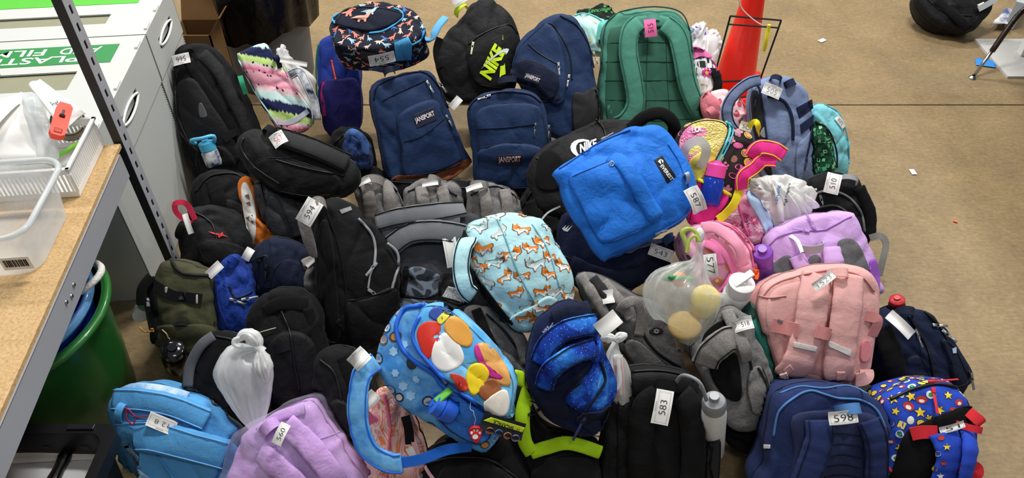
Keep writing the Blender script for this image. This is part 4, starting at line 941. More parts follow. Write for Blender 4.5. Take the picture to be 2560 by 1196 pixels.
pt = b.panel('brand_patch', [(1242, 388), (1305, 385), (1305, 414), (1243, 414)], .0018, simple('#10142a', .7), smooth=False); b.text('JANSPORT', (1246, 401), (1302, 399), 17, simple('#e0b8bc', .6), parent=pt, bold=.03)
b.loop('top_handle', (1245, 205), (1290, 200), .02, .025, NAVYD); b.tag('', (1128, 270), (1150, 245), 20, .004, .0, rules=False)
b = Bag('lunch_box', 'black and green printed lunch box behind the green backpack', [(1462, 70), (1447, 45), (1447, 26), (1480, 18), (1512, 10), (1535, 28), (1556, 52), (1545, 75), (1500, 80)], -6, 45, .32, .10, fab('#1b2a1f', 'blotch', '#131a16', wr=.4), 'lunch box', seed=27, r=.02)
GRN = simple('#2e8a45', .6); b.text('MINECRAFT', (1530, 22), (1470, 30), 7, GRN, bold=.03)
b.prints('printed_squares', [[([(-.5, -.5), (.5, -.5), (.5, .5), (-.5, .5)], GRN)], [([(-.5, -.3), (.5, -.3), (.5, .3), (-.5, .3)], simple('#1f5a33', .6))]], 90, .013, 3); b.zip([(1520, 14), (1538, 38), (1550, 58)], .004)
b = Bag('lunch_bag', 'small mint lunch bag with pastel print behind the green backpack', [(1452, 125), (1436, 90), (1425, 48), (1450, 32), (1490, 42), (1520, 62), (1540, 110), (1525, 135)], -4, 42, .32, .09, fab('#b9e3dc', wr=.4), 'lunch bag', seed=29, r=.02)
b.prints('printed_hearts', [[(circ(10, .4), simple(c, .6))] for c in ('#f2f4ee', '#f0a3b4', '#f7d48a')], 30, .022, 3); b.zip([(1436, 40), (1460, 34), (1495, 46), (1520, 66)], .006, simple('#6fc9c6', .5)); b.strap('carry_handle', [(1497, 100, .01), (1500, 70, .035), (1520, 62, .03)], .02, .01, .004, fab('#6fc9c0', wr=.2), flat=True); b.panel('name_patch', [(1496, 88), (1512, 84), (1513, 108), (1497, 110)], .002, simple('#4b5052', .6), smooth=False)
GRS = fab('#4c8876', wr=.7)
b = Bag('backpack', 'dark green backpack standing with its padded back and straps to camera', [(1535, 345), (1500, 275), (1502, 155), (1510, 75), (1526, 46), (1560, 29), (1640, 21), (1690, 29), (1714, 58), (1726, 105), (1738, 185), (1762, 262), (1775, 310), (1745, 345)], 2, 34, .33, .18, GRS, ext=False, seed=33, bulge=.012)
GRM = meshfab('#2b6652', '#1d4c3d', 420)
b.panel('mesh_back_panel', [(1540, 335), (1515, 270), (1518, 150), (1522, 80), (1545, 66), (1630, 62), (1690, 68), (1706, 100), (1718, 190), (1745, 300), (1720, 345), (1630, 352)], .004, GRM)
for pts in ([(1518, 108), (1570, 106), (1640, 106), (1710, 110)], [(1514, 155), (1600, 154), (1718, 156)], [(1512, 202), (1600, 202), (1728, 200)], [(1514, 250), (1600, 252), (1738, 250)], [(1530, 300), (1640, 302), (1745, 296)], [(1620, 70), (1616, 200), (1614, 345)], [(1664, 70), (1668, 200), (1680, 345)]): b.cord('quilt_seam', pts, .0022, fab('#173f33', wr=.2))
b.strap('shoulder_strap', [(1597, 62, .012), (1575, 80, .02), (1568, 130, .028), (1578, 200, .032), (1585, 260, .03), (1566, 300, .018), (1540, 315, .004)], .082, .02, .016, GRS, n=34, edge=fab('#2c6152', wr=.2)); b.strap('shoulder_strap', [(1660, 62, .012), (1690, 90, .02), (1700, 150, .028), (1710, 210, .03), (1735, 265, .02), (1760, 292, .004)], .082, .02, .016, GRS, n=34, edge=fab('#2c6152', wr=.2))
b.strap('yoke', [(1580, 62, .01), (1605, 56, .012), (1650, 56, .012), (1675, 62, .01)], .05, .01, .012, GRS); b.zip([(1505, 160), (1512, 75), (1530, 45), (1565, 26), (1640, 17), (1700, 30), (1722, 70), (1730, 130)], .005, fab('#255446', wr=.2))
b.loop('top_handle', (1612, 52), (1650, 52), .03, .025, GRS); b.tag('515', (1628, 92), (1624, 48), 30, .006, .055, mat=simple('#ef6fa8', .7), rules=False, wide=.5); b.strap('side_loop', [(1500, 265, 0), (1484, 275, .01), (1478, 300, .01), (1500, 305, 0)], .016, .01, .003, GRS, flat=True); b.strap('strap_webbing', [(1755, 285, .004), (1768, 300, .01), (1775, 330, .006)], .03, .01, .003, GRS, flat=True)
# ---------- behind the cone
b = Bag('grocery_bag', 'white carrier bag with purple print beside the traffic cone', [(1738, 165), (1728, 120), (1725, 70), (1745, 56), (1775, 75), (1800, 92), (1798, 120), (1785, 150), (1765, 165)], 8, 42, .30, .10, film('#f4f4f6', .15, .3, .8), cat='plastic bag', r=.03, wr=.8, knot=(1745, 60), fold=.022, seed=35)
b.decal('purple_print', [[(1728, 82), (1738, 66), (1760, 76), (1768, 88), (1735, 96)]], simple('#6a3fa0', .5), .004); b.decal('blue_flower_print', [[(x * 9 + 1731, y * 9 + 74) for x, y in flowerp(5)]], simple('#a9d2f4', .5), .006)
b = Bag('backpack', 'pink, black and white checked backpack with flower print beside the cone', [(1748, 265), (1728, 220), (1722, 150), (1730, 120), (1755, 122), (1782, 150), (1790, 178), (1786, 215), (1775, 260)], 6, 32, .27, .12, fab('#ececec', wr=.4), seed=36)
blk = simple('#121214', .6)
for i, (x, y) in enumerate(((1728, 148), (1746, 140), (1764, 150), (1738, 160), (1756, 160), (1774, 165), (1729, 178), (1748, 178), (1740, 196), (1782, 178))): b.decal('printed_check', [[(x - 8, y - 8), (x + 7, y - 7), (x + 9, y + 8), (x - 6, y + 9)]], blk, .0018)
b.decal('printed_flower', [[(x * 26 + 1766, y * 26 + 182) for x, y in flowerp(8)]], simple('#e0309a', .6), .004); b.decal('printed_flower_eye', [circ(10, 4, 4, 1766, 182)], simple('#f2c43a', .6), .006); b.decal('printed_yellow_patch', [[(1738, 232), (1752, 208), (1768, 214), (1758, 236)]], simple('#f0cf3c', .6), .004)
b.panel('pink_top', [(1728, 150), (1726, 122), (1745, 117), (1768, 134), (1778, 146), (1752, 142)], .006, fab('#e86fae', wr=.5)); b.zip([(1778, 150), (1790, 170), (1790, 200)], .005, simple('#c0308a', .5)); b.strap('shoulder_strap', [(1785, 180, .01), (1792, 210, .015), (1784, 250, .01)], .04, .01, .01, BKS)
b = Bag('backpack', 'pink strawberry print backpack below the traffic cone', [(1785, 330), (1762, 290), (1752, 255), (1765, 235), (1800, 225), (1835, 232), (1862, 258), (1872, 290), (1866, 325), (1830, 340)], -6, 38, .22, .14, fab('#eec3c6', wr=.5), seed=38)
b.prints('printed_strawberries', [[(circ(10, .42, .5), simple('#cf4356', .6)), ([(-.25, .3), (0, .6), (.25, .3), (0, .4)], simple('#4d6a3d', .6))]], 40, .03, 6); b.panel('pink_flap', [(1768, 300), (1754, 262), (1762, 232), (1785, 240), (1800, 262), (1790, 300)], .008, fab('#e0818e', wr=1)); b.zip([(1838, 234), (1858, 262), (1866, 300), (1860, 325)], .006, simple('#d9606f', .5)); b.strap('strap_webbing', [(1772, 270), (1785, 282), (1790, 310)], .03, .008, .004, fab('#d9808c', wr=.3), flat=True)
# ---------- right shoulder
GB = fab('#8291b4', 'blotch', '#7484a8', wr=1.0); DN = fab('#1c2540', wr=.3)
b = Bag('backpack', 'pale grey-blue backpack with navy stripes standing at the right edge', [(1925, 465), (1900, 400), (1885, 320), (1880, 250), (1888, 210), (1930, 193), (1978, 200), (2018, 232), (2034, 290), (2050, 370), (2056, 440), (2020, 475), (1970, 478)], -4, 30, .28, .19, GB, seed=40)
b.panel('back_panel', [(1910, 420), (1890, 340), (1880, 260), (1884, 225), (1897, 235), (1910, 290), (1920, 360), (1930, 440)], .006, BKM)
b.zip([(1888, 205), (1900, 225), (1905, 260), (1915, 330), (1925, 420)], .006, DN, pull=(1892, 235, 95), pmat=simple('#2a3352', .5)); b.zip([(1918, 240), (1950, 248), (1968, 265), (1980, 300), (1982, 350)], .010, DN)
for q in ([(1990, 270), (2030, 248), (2033, 270), (1998, 297)], [(2000, 312), (2032, 288), (2032, 312), (2002, 335)]): b.panel('navy_stripe', q, .0035, DN, smooth=False)
b.panel('front_pocket', [(1990, 440), (1992, 370), (2010, 345), (2035, 330), (2048, 380), (2052, 435), (2020, 455)], .010, GB); b.zip([(2032, 308), (2025, 350), (2015, 395)], .006, DN, pull=(2016, 395, 100), pmat=simple('#2a3352', .5)); b.panel('navy_base', [(1940, 478), (1945, 455), (2000, 462), (2052, 442), (2050, 465), (1990, 482)], .003, DN)
b.decal('blue_mark', [[(2034, 360), (2044, 352), (2046, 356), (2036, 364)]], simple('#3f8ee8', .5), .0025)
b.strap('shoulder_strap', [(1896, 200, .015), (1865, 208, .03), (1830, 235, .04), (1812, 270, .04), (1820, 310, .03), (1850, 345, .02)], .045, .03, .012, GB, edge=DN, n=34); b.loop('top_handle', (1925, 197), (1950, 205), .035, .02, DN); b.loop('top_handle', (1962, 215), (1985, 205), .02, .025, DN)
b.tag('505', (1908, 218), (1952, 236), 30, .006, .03, ink=simple('#8a8f98', .8)); b.panel('plastic_window', [(1900, 335), (1910, 318), (1918, 330), (1912, 345)], .003, film('#dfe3e6', .4), solid=False)
b = Bag('backpack', 'light aqua backpack at the far right of the second row', [(2055, 445), (2038, 380), (2030, 300), (2035, 266), (2065, 261), (2096, 286), (2116, 345), (2122, 420), (2105, 450)], 8, 30, .20, .15, fab('#7fcbd6', wr=1.4), seed=42); b.zip([(2060, 262), (2098, 285), (2118, 345), (2122, 410)], .004, simple('#5aa9b8', .5)); b.tag('BEL', (2092, 292), (2112, 318), 15, .003, .012, rules=False)
b = Bag('backpack', 'green square-patterned backpack squeezed beside the aqua one', [(2050, 455), (2036, 400), (2034, 330), (2044, 300), (2065, 320), (2085, 365), (2094, 400), (2085, 445)], 4, 34, .25, .10, fab('#1d5a3a', 'blotch', '#0f2f20', wr=.5), seed=43)
b.prints('printed_squares', [[([(-.5, -.5), (.5, -.5), (.5, .5), (-.5, .5)], simple(c, .6))] for c in ('#2f8a57', '#57b884', '#123324', '#8fd0a8')], 130, .016, 4); b.zip([(2040, 305), (2070, 325), (2090, 375), (2092, 420)], .005)
# ---------- second row
b = Bag('backpack', 'black backpack with white swoosh lying under the bright blue one', [(1360, 540), (1320, 460), (1335, 395), (1395, 345), (1470, 305), (1535, 297), (1590, 312), (1640, 340), (1660, 400), (1580, 470), (1470, 540)], -4, 48, .36, .17, BK2, seed=45, bulge=.025)
b.decal('swoosh_logo', [[(1472, 352), (1458, 349), (1446, 350), (1436, 354), (1429, 360), (1426, 369), (1428, 378), (1433, 385), (1444, 393), (1449, 391), (1443, 382), (1440, 373), (1441, 365), (1446, 358), (1457, 355), (1472, 355)]], WHITE, .003); b.text('NIKE', (1450, 373), (1492, 358), 21, WHITE, shear=.3, bold=.04, lift=.004)
b.zip([(1490, 300), (1508, 320), (1516, 350)], .006, BLACKZIP); b.zip([(1340, 395), (1380, 420), (1400, 470)], .005); b.strap('shoulder_strap', [(1575, 325, .01), (1610, 300, .05), (1650, 295, .06), (1680, 318, .04), (1682, 350, .0)], .045, .03, .012, BKS); b.panel('side_panel', [(1345, 470), (1345, 400), (1372, 375), (1405, 400), (1400, 470)], .006, BKS)
EV = fab('#2273d6', rough=.6, wr=1.5)
b = Bag('backpack', 'bright blue backpack with gathered front pocket lying on top of the pile', [(1504, 652), (1442, 560), (1390, 448), (1394, 424), (1440, 392), (1500, 358), (1552, 323), (1600, 317), (1652, 322), (1690, 365), (1722, 420), (1736, 472), (1730, 520), (1700, 556), (1600, 608), (1525, 650)], 3, 48, .56, .10, EV, seed=47, bulge=.03, r=.03, wr=1.3)
b.panel('front_pocket', [(1422, 446), (1470, 425), (1545, 398), (1580, 410), (1615, 470), (1650, 540), (1630, 560), (1560, 592), (1508, 610), (1490, 590), (1455, 520)], .016, EV, rough=.6)
b.strap('pocket_flap', [(1530, 396), (1556, 408), (1585, 450), (1618, 510), (1642, 546)], .05, .004, .012, EV); b.cord('flap_seam', [(1525, 394), (1552, 385), (1580, 410)], .003, EV); b.cord('pocket_seam', [(1508, 612), (1560, 594), (1640, 556)], .003, EV)
MB().tube([b.hit(1529, 412)[0] + b.hit(1529, 412)[1] * .006 + V((cos(t), sin(t), 0)) * .007 for t in [2 * pi * i / 14 for i in range(14)]], .002, 6, True).build('pull_ring', METAL, b.root, True)
pt = b.panel('brand_patch', [(1635, 401), (1655, 389), (1690, 442), (1669, 459)], .002, simple('#0e0f14', .7), smooth=False); b.text('EVEREST.', (1653, 414), (1681, 452), 9, WHITE, parent=pt, bold=.02); b.decal('mountain_mark', [[(1644, 405), (1650, 399), (1652, 413)], [(1651, 399), (1657, 403), (1656, 411)]], WHITE, .0035, parent=pt)
b.zip([(1398, 424), (1440, 396), (1505, 355), (1575, 325)], .0045, simple('#1b55a8', .5), pull=(1508, 352, -30), pmat=simple('#8c98a6', .4), plen=.02); b.zip([(1510, 648), (1600, 604), (1700, 550), (1732, 505)], .0045, simple('#1b55a8', .5), pull=(1638, 583, -20), pmat=simple('#8c98a6', .4), plen=.02); b.cord('side_fold', [(1670, 360), (1700, 410), (1722, 470)], .004, EV)
b.loop('top_handle', (1710, 440), (1718, 460), .03, .014, simple('#9fb2c4', .5)); b.tag('587', (1726, 470), (1752, 530), 38, .008, .035, th=.4)
b = Bag('backpack', 'dark navy backpack with white zip mark under the bright blue one', [(1470, 740), (1410, 680), (1392, 600), (1398, 545), (1440, 530), (1540, 580), (1640, 600), (1690, 590), (1694, 630), (1650, 690), (1560, 738)], 0, 44, .30, .16, fab('#131d3d', rough=.65, wr=1.2), seed=49)
b.strap('padded_flap', [(1425, 660), (1500, 690), (1590, 690), (1665, 645)], .06, .006, .014, NAVYD); b.decal('white_mark', [[(1405, 572), (1416, 563), (1412, 573), (1424, 564), (1416, 577), (1432, 564), (1420, 580), (1411, 578)]], WHITE, .003); b.strap('webbing', [(1352, 552, .02), (1370, 532, .02), (1400, 517, .02)], .006, .01, .002, simple('#c9c9c9', .6), flat=True)
b.loop('top_handle', (1660, 610), (1685, 600), .04, .03, fab('#3f4f7c', wr=.2)); b.tag('543', (1624, 622), (1680, 642), 30, .005, .05, ink=simple('#2b2b6a', .8), th=.4); b.zip([(1410, 640), (1480, 670), (1560, 672), (1640, 640)], .004)
# ---------- doll-print bag with pink pocket
LOLB = fab('#2b2426', wr=.6); YEL = fab('#f0e12c', wr=.3); PKM = meshfab('#ff2f9a', '#e01c80', 420)
b = Bag('backpack', 'sequinned pink and yellow backpack with hot pink mesh pocket', [(1722, 556), (1726, 500), (1715, 430), (1694, 380), (1696, 345), (1715, 316), (1755, 300), (1805, 303), (1848, 320), (1882, 345), (1886, 400), (1862, 450), (1832, 500), (1772, 562)], -10, 46, .50, .16, LOLB, seed=51, bulge=.02)
sequin_bag = b; b.panel('sequin_panel', [(1722, 470), (1706, 405), (1698, 352), (1718, 318), (1756, 302), (1800, 305), (1818, 320), (1812, 352), (1785, 405), (1752, 460)], .014, fab('#e62f87', 'sequin', rough=.35, wr=.3), label='pink and yellow sequin front')
b.panel('yellow_patch', [(1730, 450), (1722, 410), (1740, 388), (1775, 375), (1790, 392), (1770, 425), (1750, 450)], .0025, fab('#b9a72b', 'blotch', '#e6d86a', wr=.3)); pt = b.panel('logo_patch', [(1728, 328), (1750, 318), (1754, 328), (1735, 338)], .002, simple('#b0205e', .5), smooth=False); b.text('LOL', (1730, 327), (1756, 322), 14, simple('#d8cfd6', .4, .4), parent=pt, bold=.05)
b.zip([(1815, 306), (1824, 322), (1816, 355), (1788, 408), (1755, 462)], .007, simple('#5fd0dc', .45)); b.zip([(1822, 308), (1832, 326), (1822, 362), (1795, 415)], .005, simple('#48b8c8', .45))
b.prints('printed_blobs', [[(circ(12, .5, .42), simple('#f3c94a', .6)), (circ(10, .3, .28), simple('#e79a76', .6))], [(circ(12, .5, .3), simple('#e66aa6', .6))], [(flowerp(5), simple('#c8879a', .6))], [(circ(8, .35), simple('#8b5a44', .6))]], 120, .034, 8, where=lambda p: True)
b.strap('clear_loop', [(1714, 405, .015), (1718, 378, .045), (1742, 366, .05), (1760, 380, .04), (1752, 420, .015)], .03, .03, .002, film('#c9cdd0', .35, .2, .3), flat=True)
b.panel('mesh_side_pocket', [(1724, 556), (1735, 500), (1748, 452), (1780, 470), (1822, 488), (1806, 525), (1772, 560)], .014, PKM, label='hot pink mesh pocket'); b.strap('pocket_binding', [(1746, 450), (1780, 470), (1826, 490)], .012, .016, .004, YEL)
b.strap('carry_loop', [(1862, 325, .02), (1880, 312, .05), (1888, 325, .05), (1880, 345, .03)], .018, .03, .003, YEL, flat=True); b.tag('SC', (1850, 312), (1880, 322), 22, .004, .03, mat=simple('#cfcab2', .5), rules=False)
b.strap('shoulder_strap', [(1862, 395, .04), (1890, 378, .06), (1925, 382, .06), (1950, 395, .05)], .05, .04, .010, meshfab('#ff2f9a', '#e01c80', 420), edge=YEL); b.strap('shoulder_strap', [(1842, 470, .03), (1850, 445, .05), (1868, 420, .05), (1900, 408, .05), (1930, 408, .05)], .045, .04, .010, PKM, edge=YEL)
b.strap('strap_webbing', [(1838, 475, .03), (1822, 505, .03), (1805, 530, .02), (1788, 548, .02)], .03, .02, .004, YEL, flat=True)
# ---------- left middle
b = Bag('backpack', 'black backpack with ribbed mesh strap lying under the tie-dye one', [(660, 462), (615, 420), (592, 372), (608, 336), (650, 322), (740, 335), (830, 368), (882, 400), (898, 432), (880, 474), (800, 496), (720, 488)], 4, 50, .46, .15, BK2, seed=61, bulge=.03)
b.strap('shoulder_strap', [(690, 345, .01), (740, 362, .02), (800, 385, .022), (870, 412, .012)], .07, .018, .016, BKM, n=34, edge=BKS); b.panel('front_pocket', [(700, 478), (650, 440), (640, 405), (700, 395), (780, 415), (850, 445), (840, 480), (770, 490)], .016, BK2)
b.zip([(610, 345), (605, 375), (640, 420), (700, 460)], .005); b.zip([(690, 400), (760, 420), (860, 440)], .005); b.loop('top_handle', (665, 330), (695, 345), .04, .024, WEB); b.tag('567', (680, 358), (712, 338), 34, .008, .06, ink=simple('#c96f80', .8))
b = Bag('backpack', 'small dark bag with blue speckled print behind the navy backpack', [(880, 415), (860, 380), (866, 345), (885, 328), (915, 340), (930, 380), (925, 420)], 0, 40, .30, .08, fab('#12172a', 'blotch', '#2a4680', wr=.8), seed=62); b.strap('shoulder_strap', [(868, 350, .01), (885, 340, .03), (905, 355, .03), (915, 390, .01)], .03, .01, .006, fab('#151c34', 'blotch', '#3f629c', wr=.3)); b.zip([(905, 335), (922, 370), (924, 410)], .004)
b = Bag('backpack', 'plain black backpack low beside the white bins', [(520, 600), (490, 540), (480, 470), (510, 430), (570, 425), (620, 450), (640, 520), (630, 600)], 5, 44, .20, .14, BK, seed=63); b.zip([(490, 480), (530, 440), (600, 440), (635, 500)], .005); b.strap('shoulder_strap', [(530, 450), (550, 500), (560, 560)], .05, .01, .01, BKS); b.panel('front_pocket', [(530, 590), (520, 530), (560, 500), (610, 520), (615, 585)], .012, BK2)
b = Bag('backpack', 'glossy charcoal backpack under the ribbed black one', [(700, 625), (655, 545), (634, 470), (660, 445), (720, 455), (775, 500), (800, 560), (800, 620), (760, 645)], 8, 42, .30, .15, fab('#2e2f33', rough=.4, wr=1.2), seed=64); b.zip([(650, 455), (668, 520), (705, 590)], .006); b.strap('shoulder_strap', [(705, 480), (730, 530), (750, 590)], .05, .012, .012, fab('#25262a', rough=.4)); b.panel('front_pocket', [(690, 590), (665, 530), (680, 490), (720, 520), (745, 590)], .01, fab('#2e2f33', rough=.4))
b = Bag('backpack', 'orange and white printed bag wedged under the charcoal backpack', [(632, 618), (618, 560), (602, 480), (604, 452), (622, 448), (640, 490), (655, 560), (700, 580), (705, 610), (670, 622)], 4, 46, .30, .07, fab('#d9782a', wr=.6), seed=65, r=.015)
b.panel('white_panel', [(620, 590), (606, 500), (605, 462), (618, 460), (636, 510), (640, 580), (632, 612)], .003, fab('#dfdcd6', wr=.3)); 
for q in ([(612, 490), (622, 486), (625, 500)], [(614, 508), (626, 504), (628, 516)], [(616, 545), (632, 538), (634, 560)]): b.decal('brown_print', [q], simple('#6b4632', .7), .004)
b = Bag('backpack', 'black backpack with red jumping-figure logo and red loop tag', [(470, 690), (450, 620), (458, 555), (482, 522), (530, 513), (592, 535), (638, 582), (645, 640), (620, 690), (540, 705)], 8, 44, .26, .17, BK2, seed=66, bulge=.025)
b.zip([(485, 530), (530, 560), (545, 620)], .005); b.panel('front_pocket', [(520, 680), (500, 620), (515, 600), (570, 605), (620, 630), (615, 680)], .014, BK2); b.decal('jumping_figure_logo', [[(522, 580), (540, 584), (551, 586), (557, 581), (558, 587), (570, 594), (556, 591), (548, 596), (544, 589), (530, 585)]], simple('#c8242b', .6), .005, label='red jumping-figure logo')
b.loop('top_handle', (450, 600), (470, 560), .03, .03, WEB); b.strap('red_loop', [(478, 560, .0), (448, 535, .02), (445, 512, .03), (462, 508, .03), (480, 525, .03), (488, 550, .0)], .018, .03, .003, fab('#d0304f', wr=.2), flat=True); b.tag('', (462, 535), (478, 585), 15, .004, .05, rules=False)
OLV = fab('#4a4a35', rough=.85, wr=1.1)
b = Bag('backpack', 'olive green canvas backpack with black webbing and buckle', [(392, 868), (375, 800), (366, 735), (390, 672), (412, 650), (480, 668), (525, 696), (536, 780), (550, 852), (480, 885)], 6, 38, .26, .19, OLV, seed=67, bulge=.025)
b.zip([(428, 652), (450, 680), (480, 688), (525, 690)], .008, fab('#2c2d2a', wr=.2)); b.strap('buckle_strap', [(385, 712), (430, 738), (460, 742), (505, 748)], .032, .006, .004, WEB, flat=True)
for x, y in ((416, 729), (492, 748)): b.panel('webbing_stitch', [(x - 2, y - 11), (x + 3, y - 11), (x + 3, y + 11), (x - 2, y + 11)], .004, simple('#b7b3a2', .7), smooth=False, solid=False)
b.panel('buckle', [(445, 730), (466, 732), (468, 750), (447, 752)], .008, BLACKZIP, smooth=False); b.panel('lower_flap', [(395, 870), (390, 820), (450, 812), (530, 816), (545, 850), (480, 880)], .010, OLV); b.strap('base_webbing', [(388, 815), (450, 812), (535, 816)], .026, .008, .004, WEB, flat=True)
b.panel('black_side', [(385, 860), (366, 780), (362, 730), (385, 690), (392, 740), (395, 820)], .010, BKS); b.strap('side_strap', [(382, 690, .01), (362, 720, .02), (360, 760, .02)], .03, .01, .006, BKS)
b.cord('orange_cord', [(355, 815, .02), (362, 822, .02), (370, 828, .015), (388, 822, .01)], .004, simple('#c98a3c', .7)); b.cord('tan_cord', [(412, 822, .012), (424, 835, .014), (430, 855, .01)], .003, simple('#bfa58a', .7))
b = Bag('drawstring_bag', 'royal blue slumped bag between the olive and navy ones', [(560, 850), (535, 780), (530, 715), (548, 672), (575, 640), (602, 650), (625, 700), (645, 750), (640, 810), (610, 855)], 6, 40, .24, .14, fab('#1c3c94', rough=.6, wr=2.0), 'bag', seed=68, bulge=.02); b.zip([(572, 715), (590, 745), (630, 730)], .004, BLACKZIP, pull=[(576, 748, 20), (605, 750, -10)]); b.tag('', (520, 690), (552, 660), 24, .004, .03); b.cord('fold_seam', [(545, 700), (548, 760), (570, 820)], .005, fab('#182f78', wr=.5)); b.loop('top_handle', (575, 650), (595, 660), .03, .02, fab('#1c3c94', wr=.2))
b = Bag('backpack', 'dark navy backpack beside the royal blue bag', [(650, 740), (632, 690), (630, 640), (648, 608), (690, 595), (740, 608), (775, 645), (788, 700), (780, 745)], -2, 42, .27, .14, fab('#161d33', wr=1.0), seed=69); b.zip([(640, 650), (665, 640), (672, 660), (668, 690)], .005, BLACKZIP, pull=[(652, 652, 175), (668, 665, 95)], pmat=BLACKZIP); b.strap('webbing', [(665, 600), (668, 650), (670, 720)], .02, .004, .003, NAVYD, flat=True); b.panel('front_pocket', [(690, 735), (685, 680), (720, 650), (765, 670), (772, 730)], .012, fab('#161d33', wr=1.0)); b.tag('', (612, 650), (628, 622), 22, .006, .04, rules=False)
# three heather grey bags in a row
for i, (o, lab, hd, tg) in enumerate((([(915, 575), (893, 520), (885, 470), (905, 445), (940, 440), (972, 460), (1003, 520), (1005, 575)], 'leftmost heather grey backpack of the row under the navy ones', ((915, 455), (960, 460)), ((895, 462), (925, 448))),
        ([(1020, 560), (1008, 510), (1012, 475), (1045, 453), (1100, 450), (1142, 468), (1156, 520), (1150, 560)], 'heather grey backpack in the middle of the row of three', ((1070, 452), (1100, 460)), ((1055, 462), (1095, 456))),
        ([(1175, 585), (1165, 530), (1166, 485), (1185, 462), (1232, 458), (1285, 474), (1312, 525), (1312, 585)], 'rightmost heather grey backpack of the row, beside the corgi bag', ((1175, 470), (1220, 470)), ((1165, 475), (1205, 462))))):
    b = Bag('backpack', lab, o, 0, 36, .22, .15, HEA, seed=70 + i, group='heather grey backpacks in a row')
    x0, y0 = hd[0]; b.loop('top_handle', hd[0], hd[1], .045, .028, HEAS); b.tag('', tg[0], tg[1], 13, .006, .05, rules=False)
    xs = sorted(p[0] for p in o); ys = sorted(p[1] for p in o); cx_ = (xs[0] + xs[-1]) / 2
    b.strap('shoulder_strap', [(cx_ - 30, ys[0] + 18), (cx_ - 22, ys[0] + 55), (cx_ - 16, ys[-1] - 10)], .045, .012, .010, HEAS); b.strap('shoulder_strap', [(cx_ + 22, ys[0] + 18), (cx_ + 28, ys[0] + 55), (cx_ + 30, ys[-1] - 10)], .045, .012, .010, HEAS)
    b.zip([(xs[0] + 12, ys[0] + 30), (cx_, ys[0] + 8), (xs[-1] - 14, ys[0] + 40)], .005); b.panel('front_pocket', [(cx_ - 12, ys[-1] - 8), (cx_ - 10, ys[0] + 55), (cx_ + 12, ys[0] + 50), (cx_ + 14, ys[-1] - 8)], .006, HEA)
b = Bag('backpack', 'charcoal backpack with wide grey shoulder straps and camouflage pocket', [(1000, 800), (965, 720), (940, 630), (932, 570), (955, 540), (1050, 522), (1150, 524), (1205, 545), (1225, 640), (1245, 740), (1230, 800)], 2, 44, .33, .17, fab('#3b3c40', wr=.9), seed=75, bulge=.015)
GS = fab('#6f7175', wr=.35)
b.strap('shoulder_strap', [(945, 560, .006), (1000, 545, .02), (1080, 535, .024), (1160, 532, .012)], .06, .02, .014, GS, n=30, edge=BKS); b.strap('shoulder_strap', [(970, 625, .01), (1020, 592, .026), (1080, 580, .03), (1150, 588, .02), (1180, 600, .01)], .07, .022, .014, GS, n=30, edge=BKS); b.strap('yoke', [(960, 590, .005), (1040, 560, .014), (1150, 560, .012)], .04, .01, .010, fab('#5c5e62', wr=.3))
b.panel('quilted_back', [(1010, 690), (985, 640), (1040, 615), (1120, 612), (1150, 640), (1160, 690)], .006, fab('#4b4c50', wr=.5)); CAMO = fab('#23262b', 'camo', wr=.5)
b.panel('camouflage_pocket', [(1005, 735), (1022, 672), (1070, 672), (1100, 690), (1100, 730), (1060, 745)], .012, CAMO); b.panel('camouflage_base', [(985, 745), (1040, 748), (1160, 760), (1150, 790), (1050, 785), (1000, 775)], .010, CAMO); b.panel('black_pocket_edge', [(995, 738), (1010, 672), (1022, 672), (1012, 738)], .010, BKS, smooth=False); b.panel('mesh_pocket', [(1100, 740), (1105, 690), (1160, 695), (1175, 740), (1150, 765)], .010, BKM); b.panel('white_mesh_label', [(1105, 742), (1120, 716), (1170, 728), (1160, 758)], .003, meshfab('#d9d9dc', '#30343c', 160), smooth=False); b.tag('', (1122, 595), (1135, 668), 34, .006, .03)
b = Bag('backpack', 'tall black backpack with grey zips standing in the left middle', [(835, 880), (805, 790), (790, 690), (786, 575), (796, 515), (842, 495), (892, 515), (940, 568), (985, 640), (1002, 705), (994, 775), (965, 850), (905, 890)], 16, 38, .37, .18, BK, seed=77, bulge=.03)
GZ = simple('#8e9094', .45)
b.zip([(895, 548), (925, 580), (938, 620), (935, 665)], .007, GZ, pull=(938, 660, 130), pmat=GZ); b.zip([(968, 608), (992, 630), (996, 660), (985, 700), (975, 740)], .007, GZ, pull=(976, 742, 65), pmat=GZ); b.zip([(935, 665), (925, 690), (920, 722)], .005, GZ, pull=(922, 725, 35), pmat=GZ)
b.panel('side_pocket', [(880, 870), (870, 800), (868, 755), (920, 745), (985, 720), (990, 780), (960, 845), (915, 880)], .012, BK2); b.cord('pocket_edge', [(868, 755), (920, 745), (985, 722)], .004, BKS); b.panel('grey_stripe', [(848, 526), (876, 517), (880, 526), (854, 536)], .003, fab('#8a8b8e', wr=.2), smooth=False)
b.panel('back_padding', [(815, 850), (800, 720), (798, 590), (812, 545), (830, 600), (842, 720), (850, 850)], .012, BKS); b.cord('edge_seam', [(812, 520), (842, 600), (862, 700), (868, 800)], .004, BKS); b.panel('fold_loop', [(838, 805), (862, 785), (862, 835)], .004, BK2, smooth=False)
b.loop('top_handle', (780, 520), (815, 515), .05, .03, HEAS); b.tag('594', (757, 558), (790, 502), 44, .008, .05, th=.34, wide=.5); b.strap('shoulder_strap', [(790, 520, .02), (760, 540, .03), (770, 590, .03), (790, 640, .01)], .034, .02, .005, HEAS)
